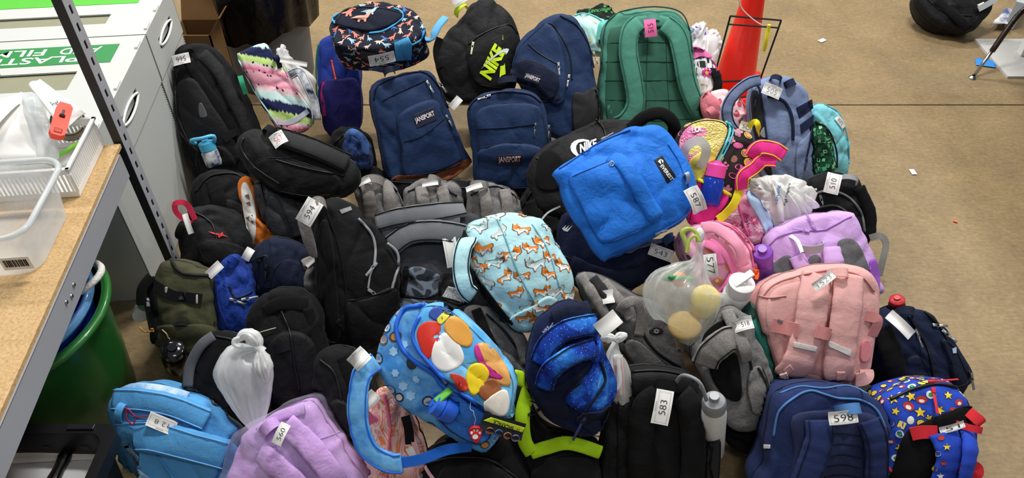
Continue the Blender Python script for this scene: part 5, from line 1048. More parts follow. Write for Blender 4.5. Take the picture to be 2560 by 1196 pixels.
b = Bag('backpack', 'heather grey backpack tucked behind the tall black one', [(740, 745), (735, 700), (745, 660), (775, 640), (800, 660), (805, 750)], 4, 40, .25, .10, HEA, seed=78); b.strap('shoulder_strap', [(750, 700), (760, 665), (785, 650)], .03, .01, .008, HEAS); b.tag('', (765, 665), (795, 640), 14, .004, .03, rules=False); b.zip([(745, 690), (770, 660), (795, 668)], .004)
b = Bag('backpack', 'large black backpack below the dark navy one', [(670, 1030), (635, 940), (618, 840), (630, 765), (680, 722), (740, 722), (790, 760), (815, 850), (830, 950), (815, 1030)], -4, 40, .26, .17, BK, seed=79, bulge=.025)
b.panel('front_pocket', [(690, 1010), (672, 930), (680, 850), (740, 830), (790, 870), (805, 1000)], .016, BK2); b.strap('compression_strap', [(655, 885), (700, 870), (725, 862)], .03, .006, .004, WEB, flat=True); b.strap('shoulder_strap', [(665, 780), (705, 760), (770, 762)], .04, .008, .006, BKS); b.zip([(700, 770), (725, 830), (735, 900), (750, 980)], .005); b.cord('pull_cord', [(645, 835, .01), (665, 828, .01), (692, 820, .008)], .0025, simple('#b9b29e', .7)); b.strap('side_strap', [(770, 770), (790, 850), (800, 950)], .03, .006, .006, BKS)
b = Bag('backpack', 'black backpack lying low left of the cartoon-blue one', [(800, 1130), (785, 1040), (780, 940), (800, 880), (850, 870), (900, 900), (925, 980), (950, 1080), (930, 1140)], -3, 42, .22, .16, BK, seed=80); b.zip([(800, 900), (840, 940), (860, 1040)], .005); b.strap('shoulder_strap', [(860, 890), (890, 960), (910, 1050)], .05, .01, .012, BKS); b.panel('front_pocket', [(830, 1120), (815, 1030), (850, 1000), (890, 1040), (900, 1110)], .012, BK2)
b = Bag('backpack', 'black backpack with grey edge panels behind the hanging plastic bag', [(520, 1100), (470, 1050), (456, 985), (468, 920), (500, 860), (538, 833), (590, 845), (640, 900), (660, 980), (655, 1080), (600, 1120)], 4, 42, .26, .17, BKS, seed=81, bulge=.02)
GPL = fab('#55565a', wr=.4); b.panel('grey_panel', [(540, 1080), (480, 1040), (462, 1000), (472, 965), (500, 985), (560, 1030), (610, 1070), (590, 1100)], .008, GPL); b.strap('grey_edge', [(470, 968), (478, 915), (505, 865), (535, 840)], .03, .006, .008, GPL); b.zip([(480, 1010), (490, 1040), (550, 1065), (600, 1095)], .005); b.zip([(540, 842), (590, 855), (630, 900)], .005)
FW = film('#f4f6f7', .45, .28, .5); FWD_ = film('#f7f8f8', .12, .3, .6)
e, o, pln = sack('grocery_bag', 'knotted translucent white plastic bag hanging on the black backpack', [(648, 873, 5), (632, 880, 24), (606, 893, 62), (606, 925, 66), (615, 960, 57), (624, 1000, 47), (634, 1045, 34), (643, 1078, 20), (648, 1092, 8)], 6, 40, .43, FW, .4, .30, 8, 2)
sack('', '', [(650, 873, 5), (655, 895, 15), (660, 925, 20), (664, 945, 16), (666, 956, 6)], 6, 40, .45, FWD_, .8, .55, 10, 5, part='gathered_skirt', parent=e)
sack('', '', [(649, 870, 5), (642, 856, 12), (628, 842, 16), (612, 838, 14), (598, 848, 9), (590, 858, 4)], 6, 40, .45, FWD_, .8, .5, 9, 7, part='gathered_top', parent=e)
free_ribbon('bag_ear', [(600, 845), (586, 850), (585, 862), (598, 868), (606, 862)], pln, .012, FWD_, e, .03)
free_ribbon('knot', [(640, 866), (650, 874), (660, 880)], pln, .030, FWD_, e, .02, .006)
def adopt(o, b):
    """make the body of bag o a part of bag b"""
    o.body.parent = b.root; o.body.matrix_parent_inverse = Matrix(); o.body.matrix_local = b.Mi @ o.M; bpy.data.objects.remove(o.root)
LB = fab('#5aa6e2', wr=.9, rough=.7)
b = Bag('backpack', 'light blue backpack with a red-tied label at the front left', [(315, 1230), (285, 1110), (270, 1040), (275, 1000), (305, 975), (360, 968), (450, 985), (525, 1012), (590, 1075), (615, 1150), (600, 1230)], 8, 40, .25, .16, LB, ext=False, seed=85, bulge=.015)
WL = fab('#cfe3f2', 'blotch', '#6ea6d6', wr=.5); b.panel('marbled_edge', [(330, 1230), (300, 1150), (315, 1140), (360, 1185), (420, 1215), (450, 1230)], .004, WL); b.strap('marbled_edge', [(300, 985), (340, 972), (410, 978), (470, 992)], .03, .003, .006, WL)
b.strap('shoulder_strap', [(300, 1090, .006), (380, 1090, .016), (470, 1105, .02), (570, 1135, .012)], .085, .016, .016, LB, n=30, edge=fab('#7bbcf0', wr=.2)); b.strap('shoulder_strap', [(290, 1000, .006), (360, 998, .014), (440, 1015, .016), (520, 1050, .01)], .06, .014, .014, LB, n=30, edge=fab('#7bbcf0', wr=.2)); b.cord('seam', [(320, 1040), (400, 1055), (500, 1085)], .003, LB); b.cord('fold_seam', [(395, 1140), (430, 1190), (450, 1230)], .004, LB)
b.loop('top_handle', (318, 1010), (305, 1060), .04, .02, LB); b.cord('red_tie', [(318, 1010, .03), (335, 1020, .03), (350, 1035, .03), (370, 1035, .035)], .003, simple('#a31638', .6)); b.cord('red_tie', [(330, 1015, .03), (332, 1040, .03), (345, 1054, .03), (350, 1040, .03)], .003, simple('#a31638', .6)); b.tag('12 8', (438, 1074), (370, 1046), 38, .004, .03, ink=simple('#4d5a55', .8), th=.3, wide=.5)
LIL = fab('#cba2df', wr=1.2)
b = Bag('backpack', 'lilac backpack wrapped in clear plastic at the front', [(590, 1240), (585, 1150), (610, 1090), (665, 1048), (740, 1014), (772, 1014), (805, 1060), (855, 1130), (905, 1200), (900, 1245)], 0, 42, .24, .16, LIL, seed=87, bulge=.015)
b.strap('shoulder_strap', [(655, 1130, .01), (700, 1160, .02), (750, 1210, .02), (770, 1240, .01)], .06, .016, .012, LIL); b.strap('shoulder_strap', [(720, 1060, .01), (770, 1110, .02), (820, 1170, .02), (860, 1230, .01)], .06, .016, .012, LIL); b.cord('seam', [(640, 1135), (700, 1110), (790, 1100), (850, 1080)], .003, LIL); b.cord('seam', [(665, 1055), (690, 1100), (700, 1160)], .003, LIL); b.strap('yoke', [(650, 1080, .008), (700, 1045, .012), (760, 1025, .008)], .03, .008, .008, LIL)
b.loop('top_handle', (660, 1090), (700, 1055), .04, .03, LIL); b.tag('560', (690, 1112), (715, 1060), 26, .006, .05, rules=False)
ob = Bag('x', 'y', [(575, 1245), (570, 1145), (598, 1080), (660, 1036), (735, 1004), (782, 1006), (815, 1055), (870, 1125), (920, 1198), (915, 1250)], 0, 42, .25, .19, film('#e9e6f6', .80, .08, .5), seed=88, bulge=.03, wr=1.5, body='clear_plastic_wrap'); adopt(ob, b)
# ---------- front middle
SW = fab('#f29a86', 'swirl', wr=.6)
b = Bag('backpack', 'pink and orange swirl print backpack under the cartoon-blue one', [(930, 1240), (910, 1130), (905, 1060), (930, 990), (962, 965), (1000, 985), (1040, 1060), (1065, 1140), (1070, 1240)], 4, 42, .24, .14, SW, seed=89)
b.zip([(960, 985), (975, 1060), (970, 1150), (968, 1230)], .006, simple('#ef6f8c', .5)); b.strap('carry_loop', [(905, 1000, .02), (915, 1030, .03), (940, 1055, .01)], .03, .03, .003, fab('#f07fb0', wr=.2), flat=True); b.tag('', (905, 1020), (940, 985), 34, .012, .03); b.strap('black_webbing', [(1012, 1040, .01), (1020, 1075, .015), (1024, 1110, .01)], .024, .01, .003, WEB, flat=True); b.strap('pink_binding', [(1020, 1060, .01), (1035, 1110, .012), (1050, 1170, .01)], .014, .01, .003, fab('#f0b9b9', wr=.2), flat=True); b.tag('', (1022, 1120), (1042, 1160), 18, .004, .02)
b = Bag('backpack', 'black backpack lying at the bottom edge under the cartoon-blue one', [(1060, 1245), (1045, 1160), (1090, 1110), (1180, 1085), (1260, 1085), (1310, 1140), (1325, 1245)], 0, 46, .20, .15, BK, seed=90); b.zip([(1065, 1160), (1130, 1145), (1220, 1150), (1300, 1200)], .006); b.strap('pink_piping', [(1055, 1150), (1075, 1185), (1110, 1230)], .01, .004, .004, fab('#e8b8bc', wr=.2)); b.panel('front_pocket', [(1100, 1235), (1110, 1170), (1200, 1160), (1280, 1190), (1290, 1235)], .012, BK2); b.strap('shoulder_strap', [(1120, 1120), (1190, 1110), (1260, 1130)], .05, .01, .012, BKS)
PBL = fab('#3f86cf', 'blotch', '#6fb2e6', wr=.5)
b = Bag('backpack', 'bright blue cartoon backpack with moulded picture front', [(1195, 1128), (1100, 1070), (1000, 1005), (945, 930), (940, 890), (960, 830), (990, 785), (1015, 768), (1070, 762), (1130, 790), (1200, 850), (1262, 918), (1284, 960), (1280, 1020), (1262, 1070), (1230, 1115)], -2, 44, .50, .17, PBL, seed=92, bulge=.02)
rb = simple('#1f66d8', .4); cartoon_bag = b
b.prints('printed_blobs', [[(circ(12, .5, .45), simple('#2a3140', .6)), (circ(10, .36, .3), simple('#cfc8be', .6))], [(circ(12, .5, .4), simple('#4a3a34', .6)), (circ(10, .34, .28), simple('#c08a4e', .6))], [(starp(6, .4, .3), simple('#9ecdf2', .6))]], 110, .032, 3)
fp = b.panel('moulded_front', [(1258, 1046), (1200, 1010), (1120, 950), (1050, 880), (1030, 840), (1045, 790), (1070, 766), (1120, 775), (1180, 825), (1245, 895), (1280, 950), (1278, 1010), (1270, 1040)], .030, fab('#7cc4ee', 'blotch', '#4fa3dd', rough=.4, wr=.2), n=56, label='moulded front with bright colour patches')
for li_, (nm, poly, c, l) in enumerate((('red_patch', [(1042, 840), (1058, 808), (1098, 806), (1100, 835), (1082, 880), (1066, 900)], '#d6301f', .0035), ('white_patch', [(1080, 905), (1085, 860), (1110, 832), (1140, 850), (1160, 890), (1150, 915), (1110, 930)], '#f1efec', .003), ('tan_patch', [(1110, 820), (1130, 790), (1165, 810), (1182, 845), (1172, 868), (1140, 858)], '#d99a3d', .003), ('navy_patch', [(1072, 790), (1085, 768), (1112, 770), (1125, 790), (1100, 805)], '#24469c', .004),
        ('lime_band', [(1092, 800), (1112, 780), (1124, 790), (1102, 812)], '#e2d93c', .0045), ('orange_patch', [(1195, 860), (1230, 870), (1268, 925), (1275, 965), (1240, 955), (1205, 905)], '#e0a45a', .003), ('magenta_band', [(1192, 858), (1200, 878), (1225, 930), (1255, 940), (1250, 950), (1212, 935), (1186, 880)], '#c22a86', .0045), ('yellow_patch', [(1165, 950), (1175, 915), (1205, 910), (1222, 935), (1205, 970), (1180, 990)], '#f2d21c', .0045), ('brown_patch', [(1195, 985), (1215, 950), (1240, 950), (1255, 985), (1235, 1010)], '#9a5a30', .003), ('cream_patch', [(1208, 1010), (1235, 985), (1262, 975), (1272, 1005), (1262, 1038), (1230, 1035)], '#f0e9dc', .004), ('red_collar_patch', [(1125, 935), (1160, 945), (1170, 975), (1150, 972)], '#cc3a2a', .003))):
    b.panel(nm, poly, .0014 + .0005 * li_, simple(c, .4), n=26, parent=fp, solid=False)
b.zip([(1050, 792), (1033, 838), (1052, 882), (1120, 952), (1200, 1014), (1250, 1044)], .008, rb, name='front_piping'); b.zip([(1062, 766), (1015, 775), (992, 815), (1005, 870), (1040, 905), (1085, 935), (1110, 965), (1170, 1010), (1215, 1040)], .009, rb)
b.panel('mesh_side_pocket', [(1090, 1040), (1105, 1005), (1130, 985), (1170, 1005), (1215, 1040), (1225, 1090), (1190, 1110), (1130, 1080)], .016, meshfab('#2f7fe0', '#1a4fa0', 260)); b.strap('pocket_binding', [(1075, 1020), (1100, 1005), (1128, 985)], .012, .018, .004, rb)
b.strap('shoulder_strap', [(940, 905, .0), (912, 930, .02), (902, 985, .03), (905, 1060, .03), (930, 1120, .03), (980, 1150, .03), (1010, 1150, .03)], .05, .03, .010, PBL, n=44, edge=rb); b.strap('strap_webbing', [(1010, 1150, .03), (1060, 1140, .03), (1120, 1120, .02), (1180, 1115, .005)], .026, .02, .003, fab('#1f62c4', wr=.3), flat=True); b.panel('strap_buckle', [(990, 1140), (1022, 1142), (1024, 1165), (992, 1166)], .012, rb, smooth=False)
b.cord('tag_loop', [(1168, 1008, .02), (1180, 1030, .03), (1186, 1060, .025)], .0014, simple('#9fb6d0', .4)); pz = b.panel('paw_charm', [(1172, 1080), (1178, 1066), (1200, 1066), (1206, 1082), (1190, 1108)], .010, simple('#d8242c', .4), n=24); b.decal('paw_pads', [circ(10, 7, 6, 1188, 1092), circ(8, 3, 4, 1179, 1082), circ(8, 3, 4, 1185, 1076), circ(8, 3, 4, 1193, 1076), circ(8, 3, 4, 1199, 1082)], WHITE, .003, parent=pz)
cd_ = b.tag('', (1310, 1082), (1206, 1052), 44, .004, .05, mat=simple('#16161a', .4), rules=False, name='hang_tag'); b.bvh.append(BVHTree.FromPolygons([v.co.copy() for v in cd_.data.vertices], [tuple(p.vertices) for p in cd_.data.polygons])); b.panel('lime_band', [(1208, 1052), (1228, 1044), (1312, 1070), (1306, 1082)], .001, simple('#c6d92e', .5), smooth=False, parent=cd_, solid=True); b.text('17" BACKPACK', (1296, 1078), (1232, 1054), 12, INK, parent=cd_, bold=.02, lift=.003)
for i, (x, y) in enumerate(((1224, 1078), (1246, 1083), (1268, 1090), (1288, 1096))): b.decal('round_icon', [circ(14, 10, 9, x, y)], simple(('#e0906a', '#4b86d8', '#c98a6a', '#a99be0')[i], .5), .002, parent=cd_); b.decal('round_icon_centre', [circ(14, 8, 7, x, y)], simple('#16161a', .4), .003, parent=cd_)
b.tag('', (880, 915), (915, 880), 42, .012, .04)
LIME = fab('#b4e020', wr=.4)
b = Bag('backpack', 'black backpack with neon lime straps at the bottom centre', [(1290, 1245), (1262, 1170), (1240, 1080), (1245, 990), (1275, 955), (1310, 985), (1350, 1060), (1420, 1090), (1495, 1110), (1505, 1170), (1490, 1245)], -2, 44, .22, .15, BK, seed=94)
b.strap('lime_strap', [(1284, 935, .05), (1296, 975, .05), (1308, 1030, .04), (1318, 1090, .03), (1335, 1130, .02)], .040, .03, .008, LIME, n=34); b.strap('lime_strap', [(1330, 1128, .02), (1365, 1120, .025), (1420, 1112, .03), (1500, 1128, .015)], .036, .03, .008, LIME, n=34); b.zip([(1400, 1090), (1440, 1102), (1470, 1088)], .006, BLACKZIP, pull=[(1430, 1100, -20), (1460, 1092, 10)]); b.panel('front_pocket', [(1330, 1235), (1335, 1170), (1400, 1140), (1480, 1150), (1490, 1230)], .014, BK2); b.strap('black_strap', [(1262, 980), (1275, 1040), (1290, 1100)], .04, .01, .012, BKS); b.text('OLO', (1318, 1005), (1322, 1045), 10, INK, lift=.05)
b = Bag('backpack', 'heather grey backpack showing between the cartoon and corgi bags', [(1225, 925), (1185, 860), (1160, 805), (1170, 770), (1225, 775), (1290, 815), (1335, 880), (1330, 945), (1280, 950)], -2, 44, .28, .12, HEA, seed=95); b.strap('black_strap', [(1190, 775), (1215, 830), (1240, 880)], .03, .008, .006, BKS); b.zip([(1215, 785), (1260, 830), (1305, 890)], .005); b.strap('shoulder_strap', [(1260, 800), (1295, 850), (1320, 910)], .04, .012, .010, HEAS)
CG = fab('#b2dde3', rough=.5, wr=.9)
b = Bag('backpack', 'pale aqua corgi print backpack in the centre of the pile', [(1300, 822), (1262, 790), (1215, 740), (1185, 680), (1168, 610), (1166, 572), (1190, 552), (1235, 538), (1275, 533), (1345, 552), (1388, 600), (1422, 660), (1437, 720), (1422, 768), (1375, 808), (1330, 828)], 12, 48, .46, .16, CG, seed=97, bulge=.04)
CO = simple('#e8842a', .55); CW = simple('#f1ede6', .55); CL = simple('#5a4636', .6); CGY = simple('#b9c3bf', .55)
b.prints('printed_corgis', [[(scaled(DOG, 1.1), CL), (DOG, CO), (DOGW, CW)], [(scaled(DOG, 1.1), CL), (DOG, CO), (DOGW, CW)], [(scaled(DOG, 1.1), CL), (DOG, CGY), (DOGW, CW)]], 300, .056, 4, gap=.86)
b.zip([(1240, 538), (1265, 600), (1300, 690), (1345, 770)], .004, simple('#7fb8c0', .5)); b.cord('fold_seam', [(1330, 560), (1372, 630), (1400, 720)], .005, CG); b.panel('front_pocket', [(1290, 820), (1275, 795), (1330, 765), (1372, 740), (1410, 772), (1370, 808), (1325, 826)], .008, CG, rough=.4)
for x, y, fl in ((1312, 796, 1), (1350, 772, -1), (1386, 768, 1), (1345, 806, -1)):
    for li_, (poly, mt) in enumerate(((scaled(DOG, 1.1), CL), (DOG, CO), (DOGW, CW))): b.decal('printed_corgi', [[(x + fl * px_ * 44, y - py_ * 38) for px_, py_ in poly]], mt, .0018 + .0006 * li_)
b.panel('black_back_edge', [(1255, 792), (1210, 742), (1180, 690), (1176, 668), (1200, 700), (1245, 760), (1285, 812)], .006, BKS); b.strap('shoulder_strap', [(1175, 600, .0), (1158, 620, .02), (1150, 670, .03), (1160, 720, .03), (1180, 740, .01)], .05, .03, .010, CG, edge=BKS); b.strap('black_strap', [(1165, 585, .01), (1180, 620, .02), (1160, 650, .01)], .03, .02, .005, WEB, flat=True)
b = Bag('backpack', 'heather grey backpack with a round rubber badge in the front middle', [(1620, 960), (1560, 880), (1490, 790), (1445, 715), (1448, 684), (1490, 684), (1570, 722), (1645, 765), (1685, 845), (1720, 930), (1690, 970)], 2, 44, .30, .16, HEA, seed=99, bulge=.02)
b.zip([(1590, 770), (1605, 830), (1640, 880), (1700, 920)], .007, BLACKZIP, pull=(1690, 875, 10)); b.zip([(1530, 790), (1560, 850), (1610, 915)], .006); b.panel('round_badge', [(x, y) for x, y in circ(14, 17, 10, 1640, 829)], .004, BLACKZIP); b.decal('badge_mark', [[(1633, 826), (1640, 823), (1648, 827), (1646, 830), (1640, 827), (1636, 829)], [(1647, 832), (1640, 835), (1632, 831), (1635, 829), (1640, 831), (1644, 830)]], simple('#8d8d90', .5), .003)
for i, dx in enumerate((0, 26, 52)): b.strap('shoulder_strap', [(1455 + dx, 690 + i * 8, .01), (1485 + dx, 735 + i * 6, .022), (1520 + dx, 790 + i * 4, .02)], .030, .012, .010, HEAS if i != 1 else fab('#2a2a2c', wr=.4))
b.strap('carry_loop', [(1545, 790, .01), (1548, 770, .04), (1570, 760, .05), (1590, 790, .03), (1595, 840, .01)], .03, .03, .004, HEAS); b.tag('', (1505, 745), (1535, 740), 34, .006, .03, rules=False); b.panel('front_pocket', [(1600, 930), (1560, 865), (1590, 850), (1650, 900), (1690, 940), (1660, 958)], .010, HEA)
b = Bag('backpack', 'galaxy print navy backpack with quilted straps, bag hung on its side', [(1470, 1092), (1400, 1070), (1345, 1025), (1315, 950), (1316, 880), (1342, 805), (1388, 764), (1440, 755), (1474, 775), (1490, 830), (1520, 900), (1542, 960), (1532, 1010), (1505, 1075)], 4, 44, .42, .17, fab('#101a3e', wr=.9), seed=101, bulge=.03)
GX = fab('#0d1c63', 'galaxy', wr=.7)
b.panel('galaxy_panel', [(1470, 1040), (1412, 1000), (1440, 960), (1478, 920), (1492, 850), (1510, 885), (1538, 955), (1530, 1000), (1500, 1030)], .006, GX); b.panel('galaxy_panel', [(1478, 905), (1470, 850), (1480, 795), (1495, 840), (1508, 880), (1495, 905)], .004, GX)
b.strap('shoulder_strap', [(1484, 812, .01), (1440, 822, .022), (1400, 838, .024), (1372, 862, .018), (1352, 905, .006)], .056, .02, .016, GX, n=30, edge=NAVYD); b.strap('shoulder_strap', [(1482, 872, .01), (1440, 884, .022), (1400, 902, .024), (1374, 930, .016), (1362, 965, .006)], .052, .02, .016, GX, n=30, edge=NAVYD); b.strap('navy_flap', [(1470, 776, .004), (1430, 782, .01), (1385, 800, .006)], .05, .01, .014, NAVYD)
for q in ([(1368, 832), (1373, 832), (1385, 808), (1381, 806)], [(1372, 892), (1380, 888), (1393, 912), (1386, 915)]): b.panel('reflective_bar', q, .003, simple('#9aa0ab', .3), smooth=False, solid=False)
b.panel('black_back', [(1380, 1040), (1340, 1000), (1350, 960), (1380, 970), (1420, 950), (1470, 915), (1450, 960), (1412, 1000), (1430, 1040)], .005, NAVYD); b.zip([(1500, 905), (1512, 950), (1490, 990), (1462, 1030)], .006, NAVYD, pull=(1460, 1040, 120), pmat=simple('#2a3766', .4), plen=.05); b.panel('lower_pocket', [(1480, 1080), (1440, 1050), (1462, 1030), (1500, 1028), (1525, 1010), (1510, 1060)], .008, NAVYD); b.panel('strap_buckle', [(1340, 880), (1352, 876), (1356, 895), (1344, 898)], .008, BLACKZIP, smooth=False); b.text('NIKE', (1358, 832), (1372, 818), 8, simple('#b9c2d6', .5)); b.tag('', (1495, 830), (1545, 790), 42, .006, .05, rules=False)
b = BAGS[list(BAGS)[-1]]
e_, o, pln = sack('grocery_bag', 'white plastic bag holding a red striped cup, hung on the galaxy backpack', [(1538, 852, 5), (1537, 868, 14), (1536, 895, 26), (1541, 930, 31), (1548, 965, 33), (1555, 992, 30), (1558, 1010, 18)], 6, 40, .45, film('#f2f4f4', .55, .2, .4), 1.0, .12, 8, 3)
sack('', '', [(1538, 852, 5), (1528, 846, 9), (1514, 846, 10), (1504, 852, 4)], 6, 40, .46, FWD_, .8, .5, 9, 7, part='gathered_top', parent=e_); sack('', '', [(1538, 852, 5), (1548, 845, 9), (1560, 840, 9), (1568, 838, 4)], 6, 40, .46, FWD_, .8, .5, 9, 8, part='gathered_top', parent=e_)
free_ribbon('handle_loop', [(1536, 856), (1520, 890), (1518, 930), (1532, 970), (1546, 972), (1548, 940), (1545, 900)], pln, .014, FWD_, e_, .035); free_ribbon('handle_loop', [(1534, 856), (1528, 890), (1528, 925), (1536, 955)], pln, .012, FWD_, e_, .03)
def on_plane(x, y, lift):
    d = ray(x, y); return CAM + d * ((pln[0] + pln[1] * lift - CAM).dot(pln[1]) / d.dot(pln[1]))
class _P:
    def world(s, x, y, l): return on_plane(x, y, l * .2)
b = _P()
cb0 = b.world(1550, 985, -.035); cup = empty('striped_cup', Matrix.Translation(cb0 - V((0, 0, .03))), 'red and white striped paper cup inside the hanging plastic bag', 'cup')
cax = (b.world(1538, 870, -.03) - cb0); RED = simple('#d8282c', .5)
MB().lathe([(.0001, 0), (.014, 0), (.0175, cax.length * .8), (.0185, cax.length * .82), (.0001, cax.length * .8)], (0, 0, .03), cax, 24).build('cup_wall', WHITE, cup, True, angle=40)
axn = cax.normalized(); aa = axn.orthogonal().normalized(); ab = axn.cross(aa)
for i in range(6):
    t0 = 2 * pi * i / 6; vs = []
    for k in range(9):
        h = cax.length * .78 * k / 8; r_ = .0144 + .0035 * k / 8
        for t in (t0, t0 + pi / 12, t0 + pi / 6): vs.append(V((0, 0, .03)) + axn * h + (aa * cos(t) + ab * sin(t)) * r_)
    mesh_obj('red_stripe', vs, [(k * 3 + j, k * 3 + j + 1, k * 3 + j + 4, k * 3 + j + 3) for k in range(8) for j in range(2)], RED, cup)
# ---------- right: black and heather, pinks and lilac
b = Bag('backpack', 'plain black backpack with white numbered tag standing at the front', [(1500, 1250), (1503, 1120), (1510, 970), (1528, 938), (1600, 924), (1690, 930), (1735, 946), (1762, 978), (1770, 1050), (1772, 1160), (1770, 1250)], 0, 34, .27, .16, BK2, seed=106, bulge=.012)
b.strap('shoulder_strap', [(1640, 985, .006), (1610, 1010, .016), (1602, 1080, .022), (1600, 1160, .022), (1605, 1245, .02)], .065, .018, .016, BK, n=30); b.strap('shoulder_strap', [(1700, 985, .006), (1720, 1015, .016), (1725, 1080, .022), (1725, 1160, .022), (1720, 1245, .02)], .065, .018, .016, BK, n=30); b.strap('yoke', [(1580, 965, .004), (1650, 958, .01), (1740, 970, .004)], .05, .008, .012, BK); b.zip([(1505, 1060), (1515, 960), (1560, 935), (1650, 928), (1735, 945)], .005); b.cord('seam', [(1545, 970), (1545, 1100), (1545, 1240)], .004, BKS)
b.loop('top_handle', (1635, 962), (1690, 968), .03, .028, BKS); b.tag('583', (1648, 1062), (1664, 976), 44, .005, .05, th=.38, wide=.42); b.panel('mesh_side_pocket', [(1766, 1240), (1766, 1120), (1782, 1108), (1800, 1100), (1798, 1180), (1788, 1245)], .010, BKM)
b = Bag('backpack', 'heather grey backpack with printed numbered tag and black mesh strap', [(1810, 1060), (1765, 960), (1728, 890), (1730, 850), (1770, 800), (1810, 768), (1850, 770), (1880, 800), (1905, 870), (1936, 960), (1932, 1030), (1880, 1075)], -2, 42, .30, .17, HEA, seed=108, bulge=.02)
b.strap('shoulder_strap', [(1760, 905, .02), (1775, 880, .035), (1805, 855, .04), (1830, 850, .03)], .075, .03, .012, HEAS, n=24, edge=BKS); b.strap('shoulder_strap', [(1815, 780, .01), (1835, 820, .03), (1855, 870, .03), (1865, 900, .01)], .035, .02, .008, HEAS); b.panel('black_padding', [(1810, 990), (1775, 930), (1790, 890), (1835, 880), (1850, 930), (1850, 1000)], .006, BKS); b.panel('black_mesh_strap', [(1755, 880), (1760, 840), (1790, 810), (1820, 800), (1815, 835), (1790, 860)], .008, BKS)
b.zip([(1840, 790), (1865, 860), (1880, 940), (1890, 1020)], .006); b.panel('front_pocket', [(1880, 1030), (1868, 960), (1880, 920), (1905, 920), (1925, 980), (1920, 1035)], .012, HEA); b.zip([(1895, 920), (1915, 960), (1925, 1010)], .005, BLACKZIP, pull=(1928, 1000, 95)); b.tag('518', (1832, 818), (1882, 804), 34, .014, .04, th=.36, off=.12, wide=.4)
b = Bag('drawstring_bag', 'thin teal green bag slipped behind the pink backpack', [(1915, 970), (1880, 880), (1858, 800), (1850, 748), (1865, 738), (1890, 780), (1920, 850), (1945, 910), (1960, 965), (1940, 985)], -8, 44, .27, .05, fab('#3f9a88', wr=1.0), 'bag', seed=109, r=.015); b.cord('seam', [(1868, 760), (1890, 830), (1925, 920)], .003, fab('#2f7a6c', wr=.3)); b.panel('dark_top', [(1868, 800), (1855, 755), (1866, 745), (1888, 790)], .004, fab('#24453f', wr=.4))
b = Bag('backpack', 'black backpack with grey zips and webbing at the right edge', [(2065, 590), (2035, 530), (2022, 475), (2035, 445), (2085, 430), (2138, 450), (2165, 500), (2173, 560), (2168, 610), (2120, 625)], 4, 42, .22, .16, BK, seed=111, bulge=.02)
b.zip([(2035, 485), (2070, 478), (2115, 490), (2150, 530), (2160, 580)], .007, fab('#6a6b6e', wr=.2), pull=[(2048, 490, 70), (2040, 475, 170)]); b.zip([(2045, 520), (2090, 515), (2130, 545), (2140, 590)], .006, fab('#4a4b4e', wr=.2)); b.loop('top_handle', (2095, 450), (2140, 460), .04, .02, GREYW); b.tag('510', (2076, 484), (2088, 434), 38, .006, .05, th=.36, wide=.5); b.strap('grey_webbing', [(2165, 595, .02), (2190, 590, .03), (2204, 610, .03), (2196, 650, .03), (2190, 690, .02)], .024, .02, .003, fab('#8d8c86', wr=.2), flat=True); b.strap('shoulder_strap', [(2145, 470, .01), (2168, 530, .02), (2172, 590, .01)], .04, .015, .012, BKS)
b = Bag('grocery_bag', 'white grocery bag with blue lettering on the right of the pile', [(1925, 585), (1900, 540), (1885, 490), (1882, 455), (1905, 435), (1960, 440), (2010, 465), (2042, 505), (2030, 540), (1985, 570)], -4, 44, .36, .13, film('#f3f4f1', .10, .3, .8), cat='plastic bag', r=.04, wr=.8, knot=(1895, 440), fold=.03, seed=112, bulge=.03)
b.text('wart ashe', (1938, 512), (1950, 462), 10, simple('#4a7fb8', .6), lift=.006); b.text('from purpose', (1962, 515), (1975, 460), 7, simple('#5a5f66', .6), lift=.006)
b = Bag('backpack', 'pink flower print bag with pale blue side below the yellow strap', [(1825, 600), (1795, 560), (1786, 525), (1808, 492), (1845, 466), (1880, 480), (1912, 520), (1932, 562), (1925, 600), (1880, 612)], 0, 46, .35, .13, fab('#eaa3bd', wr=.6), seed=113, bulge=.02)
b.prints('printed_flowers', [[(flowerp(8, .5, .25), simple(c, .6)), (circ(8, .13), simple('#f3d9a8', .6))] for c in ('#b5347a', '#d95a96', '#7d2f66', '#f2c6d6')], 90, .034, 4); b.panel('pale_blue_side', [(1922, 596), (1895, 545), (1868, 500), (1872, 478), (1900, 500), (1932, 555), (1940, 590)], .006, fab('#b3cfe8', wr=.4)); b.zip([(1846, 480), (1850, 530), (1870, 590)], .006, simple('#e66a98', .5))
b = Bag('backpack', 'lilac backpack lying with its zipped top and grey mesh panels to camera', [(1930, 730), (1917, 660), (1915, 605), (1938, 576), (2000, 546), (2095, 526), (2130, 532), (2158, 580), (2180, 640), (2192, 690), (2190, 740)], -3, 42, .34, .19, fab('#cda6e0', wr=.9), seed=115, bulge=.02)
LM = meshfab('#6b6a6e', '#3c3b40', 260)
b.zip([(1920, 618), (1950, 590), (2010, 578), (2060, 575), (2110, 550), (2128, 542)], .004, simple('#a877c2', .5), pull=[(2020, 580, 190), (2035, 572, 240)], pmat=simple('#b58ad0', .5)); b.panel('mesh_panel', [(1940, 720), (1930, 670), (1945, 650), (1975, 640), (2005, 690), (2020, 720)], .005, LM); b.panel('mesh_panel', [(2115, 720), (2100, 650), (2095, 605), (2130, 598), (2155, 630), (2172, 680), (2170, 720)], .005, LM); b.panel('mesh_panel', [(2030, 700), (2020, 650), (2048, 640), (2060, 700)], .004, LM)
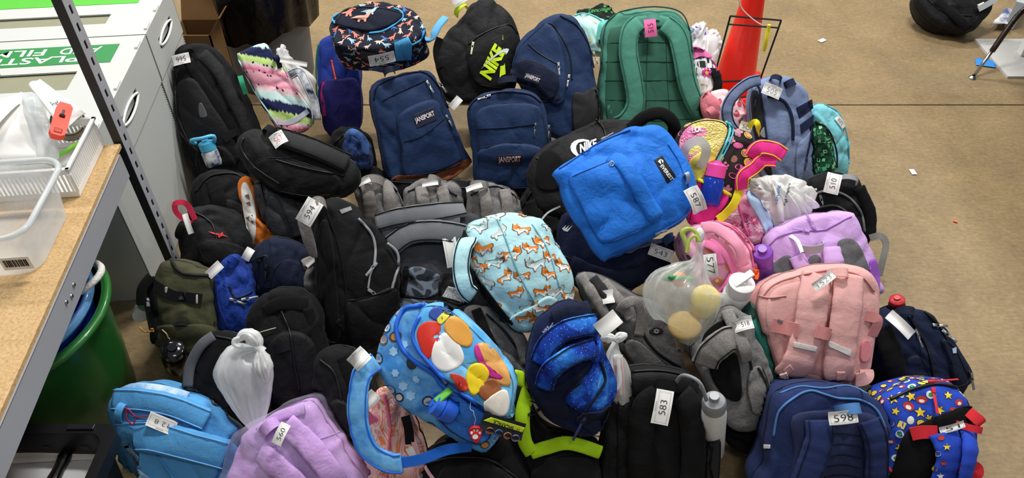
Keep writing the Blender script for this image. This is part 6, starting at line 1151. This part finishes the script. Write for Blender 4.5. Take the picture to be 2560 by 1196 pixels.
b.strap('shoulder_strap', [(1990, 640, .006), (2000, 665, .014), (2015, 700, .014)], .05, .01, .012, fab('#cda6e0', wr=.5)); b.strap('shoulder_strap', [(2075, 622, .006), (2080, 650, .014), (2088, 700, .014)], .06, .01, .012, fab('#cda6e0', wr=.5)); b.loop('top_handle', (1998, 618), (2055, 612), .04, .026, fab('#a9a5ac', wr=.2), dirv=(0, -.3, 1)); b.strap('paper_strip', [(1975, 590, .004), (1990, 605, .02), (2000, 630, .03)], .012, .01, .001, PAPER, flat=True); b.panel('side_pocket', [(2180, 720), (2172, 660), (2185, 650), (2194, 690), (2195, 725)], .008, fab('#9a5cc0', wr=.5))
PK = fab('#eaa5c0', wr=.7)
b = Bag('backpack', 'pink animal print backpack with numbered tag, bag looped on its handle', [(1755, 730), (1722, 670), (1705, 605), (1722, 578), (1765, 556), (1805, 550), (1845, 568), (1880, 612), (1894, 660), (1882, 705), (1830, 740)], 2, 44, .40, .16, fab('#ecabc4', wr=.5), seed=117, bulge=.02)
b.prints('printed_animals', [[(circ(10, .5, .36), simple('#e9963f', .6)), (circ(8, .2, .2, .1, .1), simple('#f4d9a0', .6))], [([(0, -.5), (.18, 0), (0, .5), (-.18, 0)], simple('#4f7d4a', .6))], [(circ(9, .4, .3), simple('#d9708f', .6))], [(circ(9, .25, .35), simple('#5a4048', .6))]], 70, .034, 6, gap=1.3)
b.strap('carry_handle', [(1750, 575, .02), (1790, 580, .035), (1830, 620, .035), (1850, 660, .02)], .036, .03, .007, fab('#ee9cb6', wr=.3)); b.strap('shoulder_strap', [(1760, 610, .008), (1790, 630, .02), (1800, 660, .01)], .026, .015, .004, fab('#e27aa8', wr=.3)); b.strap('shoulder_strap', [(1835, 690, .01), (1815, 725, .02), (1800, 745, .01)], .045, .02, .008, fab('#d9669c', wr=.3)); b.strap('shoulder_strap', [(1775, 600, .01), (1810, 640, .02), (1835, 690, .01)], .022, .015, .004, fab('#e27aa8', wr=.3))
for k, dx in enumerate((0, 9)): b.zip([(1780 + dx, 553 + k), (1835 + dx, 575), (1872 + dx, 620), (1884 + dx * .6, 670)], .005, simple('#e0709a', .5))
b.tag('577', (1774, 636), (1781, 692), 32, .006, .075, th=.5, wide=.75); b.panel('orange_charm', [(1880, 690), (1888, 672), (1896, 682), (1892, 700)], .008, simple('#f06a24', .4), n=20)
FILMG = film('#eef2ee', .70, .16, .4)
ge_, o, pln = sack('grocery_bag', 'translucent knotted grocery bag showing yellow and green packages', [(1748, 606, 5), (1747, 632, 9), (1742, 660, 20), (1726, 690, 56), (1713, 722, 90), (1714, 755, 92), (1722, 790, 80), (1722, 825, 60), (1714, 850, 34), (1710, 860, 14)], 0, 42, .55, FILMG, .6, .20, 9, 4)
sack('', '', [(1748, 606, 5), (1749, 592, 8), (1750, 580, 10), (1752, 570, 4)], 0, 42, .56, FWD_, .8, .5, 9, 7, part='gathered_top', parent=ge_)
LMB = film('#c9dd6a', .2, .3, .4)
free_ribbon('tie_loop', [(1746, 606), (1740, 582), (1722, 572), (1706, 582), (1712, 600), (1722, 628)], pln, .016, LMB, ge_, .03); free_ribbon('tie_loop', [(1748, 604), (1738, 590), (1724, 600), (1716, 632)], pln, .012, LMB, ge_, .035)
b = _P()
def lump(nm, lab, cat, px, py, back, rx, ry, rz, mat, box=False, rot=0):
    p = b.world(px, py, back); e = empty(nm, Matrix.Translation(p - V((0, 0, rz))), lab, cat); mb = MB()
    if box: mb.box((-rx, rx), (-ry, ry), (-rz, rz), (0, 0, rz), (V((cos(rot), sin(rot) * .6, -sin(rot) * .8)), V((-.1, .8, .6)).normalized(), V((.2, -.6, .8)).normalized()), .006); mb.build('carton', mat, e)
    else:
        prof = [(max(rx * sin(pi * i / 12), .0001) * (1 + .06 * sin(i)), rz + rz * -cos(pi * i / 12)) for i in range(13)]; mb.lathe(prof, (0, 0, 0), (.1, -.1, 1), 24); c_ = V((0, 0, rz)); mb.v = [v - pln[1] * ((v - c_).dot(pln[1]) * .55) for v in mb.v]; mb.build('wrapped_food', mat, e, True)
    return e
lump('bread_roll', 'pale yellow wrapped bread showing through the grocery bag', 'food', 1756, 752, 0, .044, .04, .058, fab('#f0d878', wr=.5)); lump('bread_roll', 'tan wrapped bread at the bottom of the grocery bag', 'food', 1708, 815, 0, .050, .04, .030, fab('#d8b878', wr=.5))
e = lump('snack_carton', 'green and orange snack carton inside the grocery bag', 'box', 1696, 698, .04, .045, .006, .03, simple('#3f9a4c', .5), True, .5); MB().lathe([(.0001, .010), (.022, .009), (.022, .006)], (0, 0, .03), V((.1, -.8, .6)), 20).build('orange_disc', simple('#f08a2c', .5), e, True)
PNK = fab('#dca7a3', wr=.8)
b = Bag('backpack', 'dusty pink backpack with its back and two wide straps to camera', [(1965, 960), (1925, 880), (1890, 785), (1898, 735), (1925, 702), (2000, 676), (2080, 668), (2150, 675), (2184, 700), (2199, 742), (2188, 830), (2172, 900), (2152, 965), (2060, 985)], 0, 42, .36, .17, PNK, seed=121, bulge=.015)
b.panel('back_panel', [(1960, 930), (1925, 840), (1915, 770), (1945, 720), (2040, 700), (2120, 705), (2150, 740), (2145, 840), (2125, 935), (2050, 955)], .006, PNK)
b.strap('shoulder_strap', [(2040, 690, .006), (2028, 740, .02), (2018, 800, .028), (2005, 860, .03), (1985, 910, .024), (1965, 935, .01)], .085, .02, .016, PNK, n=36, solid=True); b.strap('shoulder_strap', [(2118, 690, .006), (2112, 740, .02), (2100, 810, .028), (2090, 870, .03), (2090, 920, .024), (2105, 955, .008)], .085, .02, .016, PNK, n=36, solid=True)
for q in ([(1985, 855), (2042, 868), (2040, 880), (1983, 868)], [(2072, 853), (2128, 876), (2126, 892), (2070, 866)]): b.panel('reflective_bar', q, .003, simple('#d9d2cc', .35), smooth=False, solid=False)
b.strap('chest_webbing', [(1930, 812, .006), (1960, 818, .008), (1995, 826, .008)], .04, .008, .004, fab('#d98f8c', wr=.3), flat=True); b.strap('chest_webbing', [(2038, 828, .006), (2055, 832, .008), (2075, 836, .006)], .035, .008, .004, fab('#d98f8c', wr=.3), flat=True); b.zip([(1905, 745), (1935, 712), (2000, 690), (2080, 676), (2150, 690), (2185, 730)], .004, fab('#cf8f8a', wr=.3)); b.zip([(1898, 740), (1925, 745), (1965, 740)], .004, fab('#cf8f8a', wr=.3), pull=(1945, 800, 30))
b.loop('top_handle', (2065, 690), (2115, 690), .035, .026, PNK); b.tag('1523', (2036, 720), (2084, 684), 24, .008, .05, ink=simple('#8a8a90', .8), rules=True, wide=.7); b.panel('strap_patch', [(1958, 925), (1975, 912), (1985, 925), (1968, 938)], .004, PNK, smooth=False); b.panel('strap_patch', [(2092, 930), (2112, 930), (2112, 948), (2092, 950)], .004, PNK, smooth=False); b.strap('side_tab', [(2165, 790, .0), (2188, 800, .012), (2180, 840, .0)], .03, .01, .004, fab('#d98f8c', wr=.3), flat=True); b.strap('side_tab', [(2135, 950, .006), (2160, 940, .015), (2165, 925, .0)], .04, .01, .004, PNK, flat=True); b.panel('mesh_side_pocket', [(2150, 900), (2152, 860), (2168, 850), (2176, 880), (2166, 905)], .006, meshfab('#e08a90', '#c46a74', 240)); b.panel('strap_buckle', [(1948, 935), (1966, 930), (1972, 948), (1952, 952)], .010, fab('#e8c4bc', wr=.2), smooth=False)
b = Bag('backpack', 'dark navy backpack with silver zip pulls at the right edge', [(2240, 1000), (2195, 930), (2180, 860), (2195, 800), (2235, 772), (2300, 778), (2345, 802), (2392, 870), (2425, 930), (2420, 962), (2380, 1000)], 8, 42, .24, .17, fab('#111c36', wr=1.1), seed=123, bulge=.025)
b.zip([(2270, 790), (2295, 830), (2320, 880), (2335, 960)], .006, BLACKZIP, pull=[(2288, 832, 75), (2285, 830, -60)]); b.zip([(2310, 780), (2350, 820), (2385, 890), (2400, 960)], .006, BLACKZIP, pull=[(2330, 815, 5), (2355, 828, 40)]); b.panel('front_pocket', [(2385, 970), (2370, 900), (2350, 850), (2380, 865), (2410, 920), (2420, 955)], .014, NAVYD); b.panel('lower_pocket', [(2260, 990), (2250, 920), (2290, 890), (2320, 930), (2325, 990)], .010, NAVYD); b.zip([(2420, 925), (2424, 945)], .005, BLACKZIP, pull=(2424, 935, 80)); b.loop('top_handle', (2240, 782), (2275, 790), .04, .026, NAVYD); b.tag('', (2222, 785), (2280, 840), 28, .010, .05, rules=False); b.strap('shoulder_strap', [(2200, 820, .01), (2220, 880, .02), (2240, 950, .01)], .06, .015, .014, BKS); b.decal('grey_mark', [[(2378, 872), (2388, 868), (2388, 884), (2380, 884)]], simple('#9fb0c8', .5), .004)
MR = fab('#2748b8', wr=.5); RDW = fab('#d22c38', wr=.2)
b = Bag('backpack', 'blue video-game print backpack with red trim at the front right', [(2220, 1245), (2205, 1120), (2200, 1020), (2215, 990), (2270, 967), (2340, 957), (2395, 972), (2428, 1025), (2444, 1080), (2430, 1160), (2410, 1245)], -4, 40, .26, .16, MR, seed=125, bulge=.02)
b.prints('printed_motifs', [[(scaled(starp(), 1.2), simple('#1a1a22', .6)), (starp(), simple('#f2d03c', .6))], [(circ(12, .5, .42), simple('#1a1a22', .6)), (circ(12, .42, .34), simple('#e6c84a', .6))], [([(-.42, -.42), (.42, -.42), (.42, .42), (-.42, .42)], simple('#1a1a22', .6)), ([(-.34, -.34), (.34, -.34), (.34, .34), (-.34, .34)], simple('#e9d36a', .6))], [(circ(12, .5, .4), simple('#b8322e', .6)), (circ(9, .26, .2, 0, -.1), simple('#f0e2d6', .6))], [(circ(10, .4), simple('#e8ece6', .6)), (circ(9, .2), simple('#3f9a4c', .6))]], 190, .027, 8)
b.panel('black_back_panel', [(2225, 1240), (2235, 1160), (2262, 1085), (2300, 1060), (2370, 1030), (2425, 1015), (2428, 1060), (2425, 1140), (2410, 1240)], .006, BKS)
b.strap('red_yoke', [(2275, 1085, .006), (2305, 1080, .008), (2340, 1080, .008)], .034, .008, .004, RDW, flat=True); b.strap('shoulder_strap', [(2352, 1080, .01), (2360, 1120, .022), (2352, 1170, .024), (2335, 1240, .02)], .075, .02, .014, MR, n=30, solid=True); b.strap('shoulder_strap', [(2412, 1080, .008), (2408, 1130, .018), (2385, 1240, .018)], .045, .018, .014, MR, n=30)
for k, (x, y) in enumerate(((2352, 1095), (2366, 1118), (2345, 1135), (2358, 1158), (2336, 1172), (2350, 1190))): b.decal('printed_motif', [[(x + px_ * 20, y - py_ * 17) for px_, py_ in (starp() if k % 2 else circ(12, .4))]], simple(('#b8322e', '#f2d03c', '#e8ece6')[k % 3], .6), .003)
b.zip([(2225, 1000), (2280, 975), (2345, 962), (2390, 970)], .007, BLACKZIP, pull=[(2325, 960, 0), (2330, 975, 80)], pmat=RDW, plen=.05); b.loop('top_handle', (2390, 1060), (2432, 1070), .04, .018, RDW, dirv=(.5, 0, 1)); b.tag('51', (2350, 1078), (2412, 1060), 18, .006, .03); b.strap('red_side_tab', [(2400, 1170, 0), (2425, 1160, .02), (2432, 1180, .02), (2405, 1195, 0)], .03, .01, .004, RDW, flat=True); b.zip([(2208, 1150), (2228, 1180)], .007, RDW, name='red_piping'); b.strap('red_side_tab', [(2420, 1030, 0), (2440, 1050, .02), (2438, 1065, .01)], .03, .01, .004, RDW, flat=True)
N5 = fab('#222f5a', wr=.7)
b = Bag('backpack', 'navy backpack with light blue zip and clear numbered tag, front right', [(1905, 1250), (1915, 1150), (1930, 1050), (1945, 995), (1980, 972), (2040, 962), (2110, 968), (2170, 985), (2204, 1018), (2216, 1060), (2212, 1150), (2205, 1250)], 0, 36, .28, .17, N5, seed=127, bulge=.012)
LBZ = fab('#4f7fb8', wr=.2)
b.zip([(1935, 1090), (1948, 1030), (1985, 995), (2025, 978), (2065, 988), (2100, 997), (2150, 1000), (2190, 1025), (2212, 1070)], .005, LBZ, name='light_blue_piping'); b.zip([(1950, 985), (2000, 968), (2060, 972), (2120, 966), (2170, 985)], .004, LBZ)
b.panel('mesh_back_panel', [(1990, 1240), (1985, 1120), (1975, 1060), (1990, 1035), (2060, 1026), (2140, 1028), (2195, 1050), (2200, 1120), (2195, 1240)], .006, meshfab('#1d2a56', '#121b40', 260))
for y in (1085, 1112, 1140, 1165, 1190): b.cord('quilt_seam', [(2060, y + 4), (2105, y - 2), (2150, y + 6)], .0024, NAVYD)
b.strap('shoulder_strap', [(2045, 1048, .006), (2042, 1090, .018), (2028, 1140, .022), (2005, 1200, .022), (1985, 1245, .02)], .075, .018, .016, N5, n=34, edge=NAVYD); b.strap('shoulder_strap', [(2170, 1050, .006), (2180, 1090, .018), (2182, 1150, .022), (2178, 1245, .02)], .060, .018, .016, N5, n=34, edge=NAVYD); b.loop('top_handle', (2088, 1030), (2140, 1026), .055, .028, LBZ, dirv=(0, .5, 1)); b.tag('598', (2072, 1048), (2145, 1040), 34, .006, .05, th=.5, wide=.66); b.panel('white_side_label', [(1911, 1112), (1926, 1113), (1926, 1122), (1911, 1122)], .003, WHITE, smooth=False, solid=False)
b = Bag('backpack', 'black bag on the floor under the numbered heather grey backpack', [(1835, 1130), (1805, 1090), (1800, 1040), (1830, 1015), (1890, 1020), (1925, 1060), (1920, 1110), (1885, 1140)], 0, 50, .09, .07, BK, seed=131); b.zip([(1815, 1040), (1860, 1035), (1905, 1070)], .005, BLACKZIP, pull=(1830, 1045, 30)); b.strap('shoulder_strap', [(1820, 1070), (1860, 1080), (1900, 1110)], .04, .008, .010, BKS)
b = Bag('backpack', 'black backpack low between the navy backpacks and the grey row', [(905, 505), (882, 450), (915, 412), (1040, 440), (1170, 455), (1280, 465), (1300, 505), (1180, 520), (1040, 520)], 0, 42, .12, .10, BK, seed=132); b.zip([(900, 450), (1050, 460), (1250, 480)], .005); b.strap('shoulder_strap', [(1170, 465), (1220, 470), (1270, 480)], .04, .008, .010, BKS)
b = Bag('backpack', 'black backpack behind the corgi bag under the white-swoosh one', [(1330, 650), (1300, 590), (1296, 510), (1330, 455), (1385, 450), (1425, 500), (1440, 570), (1425, 640)], 0, 42, .19, .14, BK, seed=133); b.zip([(1305, 520), (1340, 470), (1400, 480)], .005); b.strap('shoulder_strap', [(1330, 500), (1350, 560), (1370, 620)], .05, .01, .012, BKS)
b = Bag('backpack', 'black backpack showing between the royal blue and dinosaur bags', [(860, 440), (830, 400), (826, 350), (850, 320), (905, 325), (930, 370), (930, 430)], 0, 40, .15, .12, BK, seed=134); b.zip([(835, 360), (870, 335), (915, 350)], .005); b.strap('shoulder_strap', [(860, 350), (870, 390), (880, 430)], .04, .01, .010, BKS)
# ---------- top right corner bag
b = Bag('backpack', 'black bag on the floor beside the folding table', [(2340, 60), (2300, 20), (2290, -20), (2330, -50), (2430, -60), (2480, -20), (2475, 30), (2440, 70), (2395, 78)], 0, 50, .16, .14, BK2, seed=130, bulge=.03); b.zip([(2310, -10), (2360, 30), (2430, 40)], .005); b.strap('shoulder_strap', [(2340, 0), (2390, 45), (2420, 70)], .05, .01, .012, BKS); b.panel('white_care_label', [(2443, 12), (2458, 5), (2465, 16), (2449, 22)], .003, PAPER, smooth=False, solid=False); b.strap('grey_webbing', [(2440, 25, .02), (2475, 5, .02), (2495, -15, .02)], .03, .02, .004, simple('#9fa3a6', .6), flat=True)
# ---------- bottles
def bottle(label, base, top, r, body, cap, prof=None, capf=.72, group=None, name='water_bottle', cat='bottle'):
    base, top = V(base), V(top); ax = top - base; L = ax.length; e = empty(name, Matrix.Translation(base), label, cat, group)
    MB().lathe([(.0001, 0), (r * .9, 0), (r, .008), (r, L * capf * .9), (r * .85, L * capf), (r * .7, L * capf), (.0001, L * capf)], (0, 0, 0), ax, 28).build('bottle_body', body, e, True, angle=40)
    cp_ = MB().lathe([(r * .72, L * capf), (r * .92, L * capf + .002), (r * .92, L * .9), (r * .8, L * .93), (r * .4, L * .95), (r * .36, L), (.0001, L)], (0, 0, 0), ax, 28).build('cap', cap, e, True, angle=40)
    return e, ax, L
def near(px, py, bagkey=None, up=0): return None
def P3(px, py, z): return at_z(px, py, z)
e, ax, L = bottle('white metal bottle in the mesh pocket of the black front backpack', at_z(1780, 1130, .12), at_z(1786, 990, .42), .034, simple('#e6e8ea', .35), simple('#8f9296', .35), capf=.8)
hx = ax.normalized(); MB().tube(catmull([hx * L * .92 + V((-.02, 0, 0)), hx * L + V((-.04, .02, .03)), hx * L + V((-.075, .05, .02)), hx * L * .9 + V((-.09, .06, 0))], 16), .005, 8).build('carry_loop', simple('#85888c', .4), e, True)
e, ax, L = bottle('white flip-lid bottle beside the pink animal print backpack', at_z(1828, 770, .30), at_z(1858, 700, .44), .042, simple('#f3f3f3', .3), simple('#f6f6f6', .3), capf=.6)
hx = ax.normalized(); MB().box((-.03, .035), (-.012, .012), (0, .008), hx * (L * 1.0), (V((.8, .3, .5)).normalized(), V((-.3, .9, 0)).normalized(), V((-.5, -.1, .8)).normalized()), .003).build('flip_lid', WHITE, e)
PURP = simple('#7a3aa8', .35)
bottle('purple water bottle between the pink and lilac backpacks', at_z(1902, 720, .22), at_z(1906, 622, .44), .036, film('#8d55bd', .3, .12, .1), PURP, capf=.7)
bottle('dark bottle with red cap at the top of the right navy backpack', at_z(2240, 800, .27), at_z(2243, 744, .37), .024, simple('#1c1a20', .3), simple('#b5262c', .35), capf=.78)
bottle('blue bottle with pink lid in the hot pink mesh pocket', sequin_bag.world(1772, 512, -.005), sequin_bag.world(1803, 408, .035), .034, film('#2a56d8', .25, .1, .1), simple('#ff4fa6', .35), capf=.62)
e, ax, L = bottle('blue sport bottle with green spout in the cartoon-blue backpack pocket', cartoon_bag.world(1130, 1040, -.01), cartoon_bag.world(1078, 1003, .03), .030, simple('#2a62d8', .3), simple('#2f6ee6', .3), capf=.55)
MB().box((-.012, .035), (-.010, .010), (-.004, .006), ax + V((.02, .0, .012)), (V((.7, .6, .2)).normalized(), V((-.6, .7, 0)).normalized(), V((-.1, -.2, 1)).normalized()), .003).build('spout', simple('#5fbf3c', .4), e)
e, ax, L = bottle('bottle with sky blue lid in the black backpack by the bins', bag_by_bins.world(535, 415, -.01), bag_by_bins.world(516, 352, .03), .034, fab('#e8eef2', 'blotch', '#1d2c52', wr=.1), simple('#4fb4e0', .3), capf=.6)
MB().tube(catmull([ax + V((-.035, -.01, -.01)), ax + V((-.045, -.02, .012)), ax + V((.0, -.02, .022)), ax + V((.04, .0, .02)), ax + V((.035, 0, -.01))], 16), .008, 8).build('carry_loop', simple('#5fc0ea', .3), e, True)
bottle('clear bottle hooked on the side of the olive backpack', at_z(350, 790, .20), at_z(372, 745, .30), .026, film('#c9ccce', .45, .1, .1), simple('#8f9092', .3), capf=.6)
bottle('black glossy bottle at the foot of the olive backpack', at_z(445, 920, .12), at_z(430, 868, .25), .038, simple('#0a0a0c', .12, coat=.6), simple('#101014', .15, coat=.6), capf=.75)
# ================================================================== the pile settles: soft cloth gives way where bags press on each other
import numpy as np
def settle(passes=4):
    items = []
    for b in BAGS.values():
        if b.name == 'x': continue
        ch = [o for o in b.root.children_recursive if o.type == 'MESH']
        wv = [b.M @ v for v in b.vs]; a = np.array([tuple(v) for v in wv])
        items.append([b, ch, BVHTree.FromPolygons(wv, b.fs), a.min(0), a.max(0), a.mean(0)])
    items.sort(key=lambda t: (V(t[5]) - CAM).dot(FWD) - .5 * t[5][2] + (2 if t[0].seed in SOFT else 0))
    def solid(mb): 
        a = np.array([tuple(v) for v in mb.v]); return [None, [], BVHTree.FromPolygons(mb.v, mb.f), a.min(0), a.max(0), a.mean(0)]
    W_ = W1
    fixed = [solid(MB().box((-W_ - .01, .008), (.0, 1.14), (-.1, HB + .02), KB, RAX)), solid(MB().lathe([(.0001, -.05), (.235, -.05), (.25, .2), (.297, .42), (.297, .46), (.0001, .47)], TC, n=40)),
             solid(MB().box((-TW - .01, .006), (-TD - .01, .006), (-.1, tz + .01), V((tr_.x, tr_.y, 0)))), solid(MB().box((-.046, .006), (-.006, .05), (-.1, 1.7), PB, RAX)),
             solid(MB().lathe([(.0001, -.05), (.30, -.05), (.30, .76), (.0001, .76)], tcp, n=40)), solid(MB().box((-.19, .19), (-.19, .19), (-.1, .034), cp)), solid(MB().lathe([(.112, .03), (.05, .56), (.0001, .72)], cp, n=30))]
    bpy.context.view_layer.update()
    for o in bpy.data.objects:
        if o.type == 'MESH' and o.name.split('.')[0] in ('film_body', 'bottle_body', 'cap', 'cup_wall'):
            wv = [o.matrix_world @ v.co for v in o.data.vertices]; a = np.array([tuple(v) for v in wv]); fixed.append([0, [], BVHTree.FromPolygons(wv, [tuple(p.vertices) for p in o.data.polygons]), a.min(0), a.max(0), a.mean(0)])
    for ps in range(passes):
        for i, (b, ch, tree, lo, hi, c) in enumerate(items):
            fronts = [t for t in fixed + items[:i] if np.all(t[3] < hi + .08) and np.all(t[4] > lo - .08)]
            for o in ch:
                Ml = b.M if o.parent == b.root and o.matrix_local == Matrix() else (b.M @ o.matrix_local if o.parent == b.root else b.M)
                n = len(o.data.vertices); co = np.empty(n * 3, np.float32); o.data.vertices.foreach_get('co', co); co = co.reshape(-1, 3)
                Mn = np.array(Ml); w = co @ Mn[:3, :3].T + Mn[:3, 3]; moved = False
                for t in fronts:
                    fx = t[0] is None; g = .007 + .003 * ps
                    if not fx:
                        dd = V((c - t[5]).tolist()); vd = (V(c.tolist()) - CAM).normalized(); t_dir = (dd.normalized() * .7 + vd * .5).normalized()
                    idx = np.nonzero(np.all((w > t[3]) & (w < t[4]), axis=1))[0]
                    for k in idx:
                        p = V(w[k].tolist()); q, nn, fi, d = t[2].find_nearest(p)
                        cc = V(t[5].tolist())
                        if q is None: continue
                        # inside test by ray parity towards a fixed direction
                        h = t[2].ray_cast(p, RAYD); cnt = 0; pp = p
                        while h[0] is not None and cnt < 8: cnt += 1; pp = h[0] + RAYD * 1e-4; h = t[2].ray_cast(pp, RAYD)
                        if cnt % 2 == 0: continue
                        if fx: out = (q - p); out = out.normalized() if out.length > 1e-7 else nn
                        else:
                            out = t_dir; h = t[2].ray_cast(p, out)
                            if h[0] is None: continue
                            q = h[0]
                        r = q + out * g; w[k] = (r.x, r.y, max(r.z, .003)); moved = True
                low = w[:, 2] < .003
                if low.any(): w[low, 2] = .003; moved = True
                if moved:
                    Mi = np.array(Ml.inverted()); co = w @ Mi[:3, :3].T + Mi[:3, 3]; o.data.vertices.foreach_set('co', co.astype(np.float32).ravel()); o.data.update()
                    if o == b.body:
                        wv = [V(x) for x in w.tolist()]; items[i][2] = BVHTree.FromPolygons(wv, b.fs); items[i][3] = w.min(0); items[i][4] = w.max(0)
SOFT = (131, 132, 133, 134, 63, 78, 80)
def unpinch(rounds=7):
    """last touch: where two skins still cross, the one behind gives way a little more"""
    L = []
    for b in BAGS.values():
        if b.name == 'x': continue
        ms = [o for o in b.root.children_recursive if o.type == 'MESH' and not any(k in o.name for k in ('tag', 'number', 'rule', 'letter', 'print', 'logo', 'pull'))]
        L.append((b, ms))
    def wl(b, o):
        Ml = b.M @ o.matrix_local if o.parent == b.root else b.M
        n = len(o.data.vertices); co = np.empty(n * 3, np.float32); o.data.vertices.foreach_get('co', co); Mn = np.array(Ml); return co.reshape(-1, 3) @ Mn[:3, :3].T + Mn[:3, 3], Ml
    W = {}; T = {}; PF = {}
    for b, ms in L:
        for o in ms: W[o] = wl(b, o); PF[o] = [tuple(p.vertices) for p in o.data.polygons]
    def tree(o):
        if o not in T: T[o] = BVHTree.FromPolygons([tuple(x) for x in W[o][0].tolist()], PF[o])
        return T[o]
    cen = {b: W[b.body][0].mean(0) for b, _ in L}
    L.sort(key=lambda t: (V(cen[t[0]].tolist()) - CAM).dot(FWD) - .5 * cen[t[0]][2] + (2 if t[0].seed in SOFT else 0))
    box = {o: (w[0].min(0), w[0].max(0)) for o, w in W.items()}
    touched = set()
    for i, (b, ms) in enumerate(L):
        for f, fm in L[:i]:
            dd = V((cen[b] - cen[f]).tolist()); vd = (V(cen[b].tolist()) - CAM).normalized(); dr = np.array((dd.normalized() * .7 + vd * .5).normalized())
            for o in ms:
                for q in fm:
                    if np.any(box[o][0] > box[q][1]) or np.any(box[q][0] > box[o][1]): continue
                    for k in range(rounds if o == b.body else 4):
                        pr = tree(o).overlap(tree(q))
                        if not pr: break
                        idx = sorted({v for a, _ in pr for v in PF[o][a]}); W[o][0][idx] += dr * .007; W[o][0][:, 2] = np.maximum(W[o][0][:, 2], .003); T.pop(o, None); touched.add(o)
                        box[o] = (W[o][0].min(0), W[o][0].max(0))
    for o in touched:
        w, Ml = W[o]; Mi = np.array(Ml.inverted()); o.data.vertices.foreach_set('co', (w @ Mi[:3, :3].T + Mi[:3, 3]).astype(np.float32).ravel()); o.data.update()
RAYD = V((.31, .17, .93)).normalized()
settle()
unpinch()
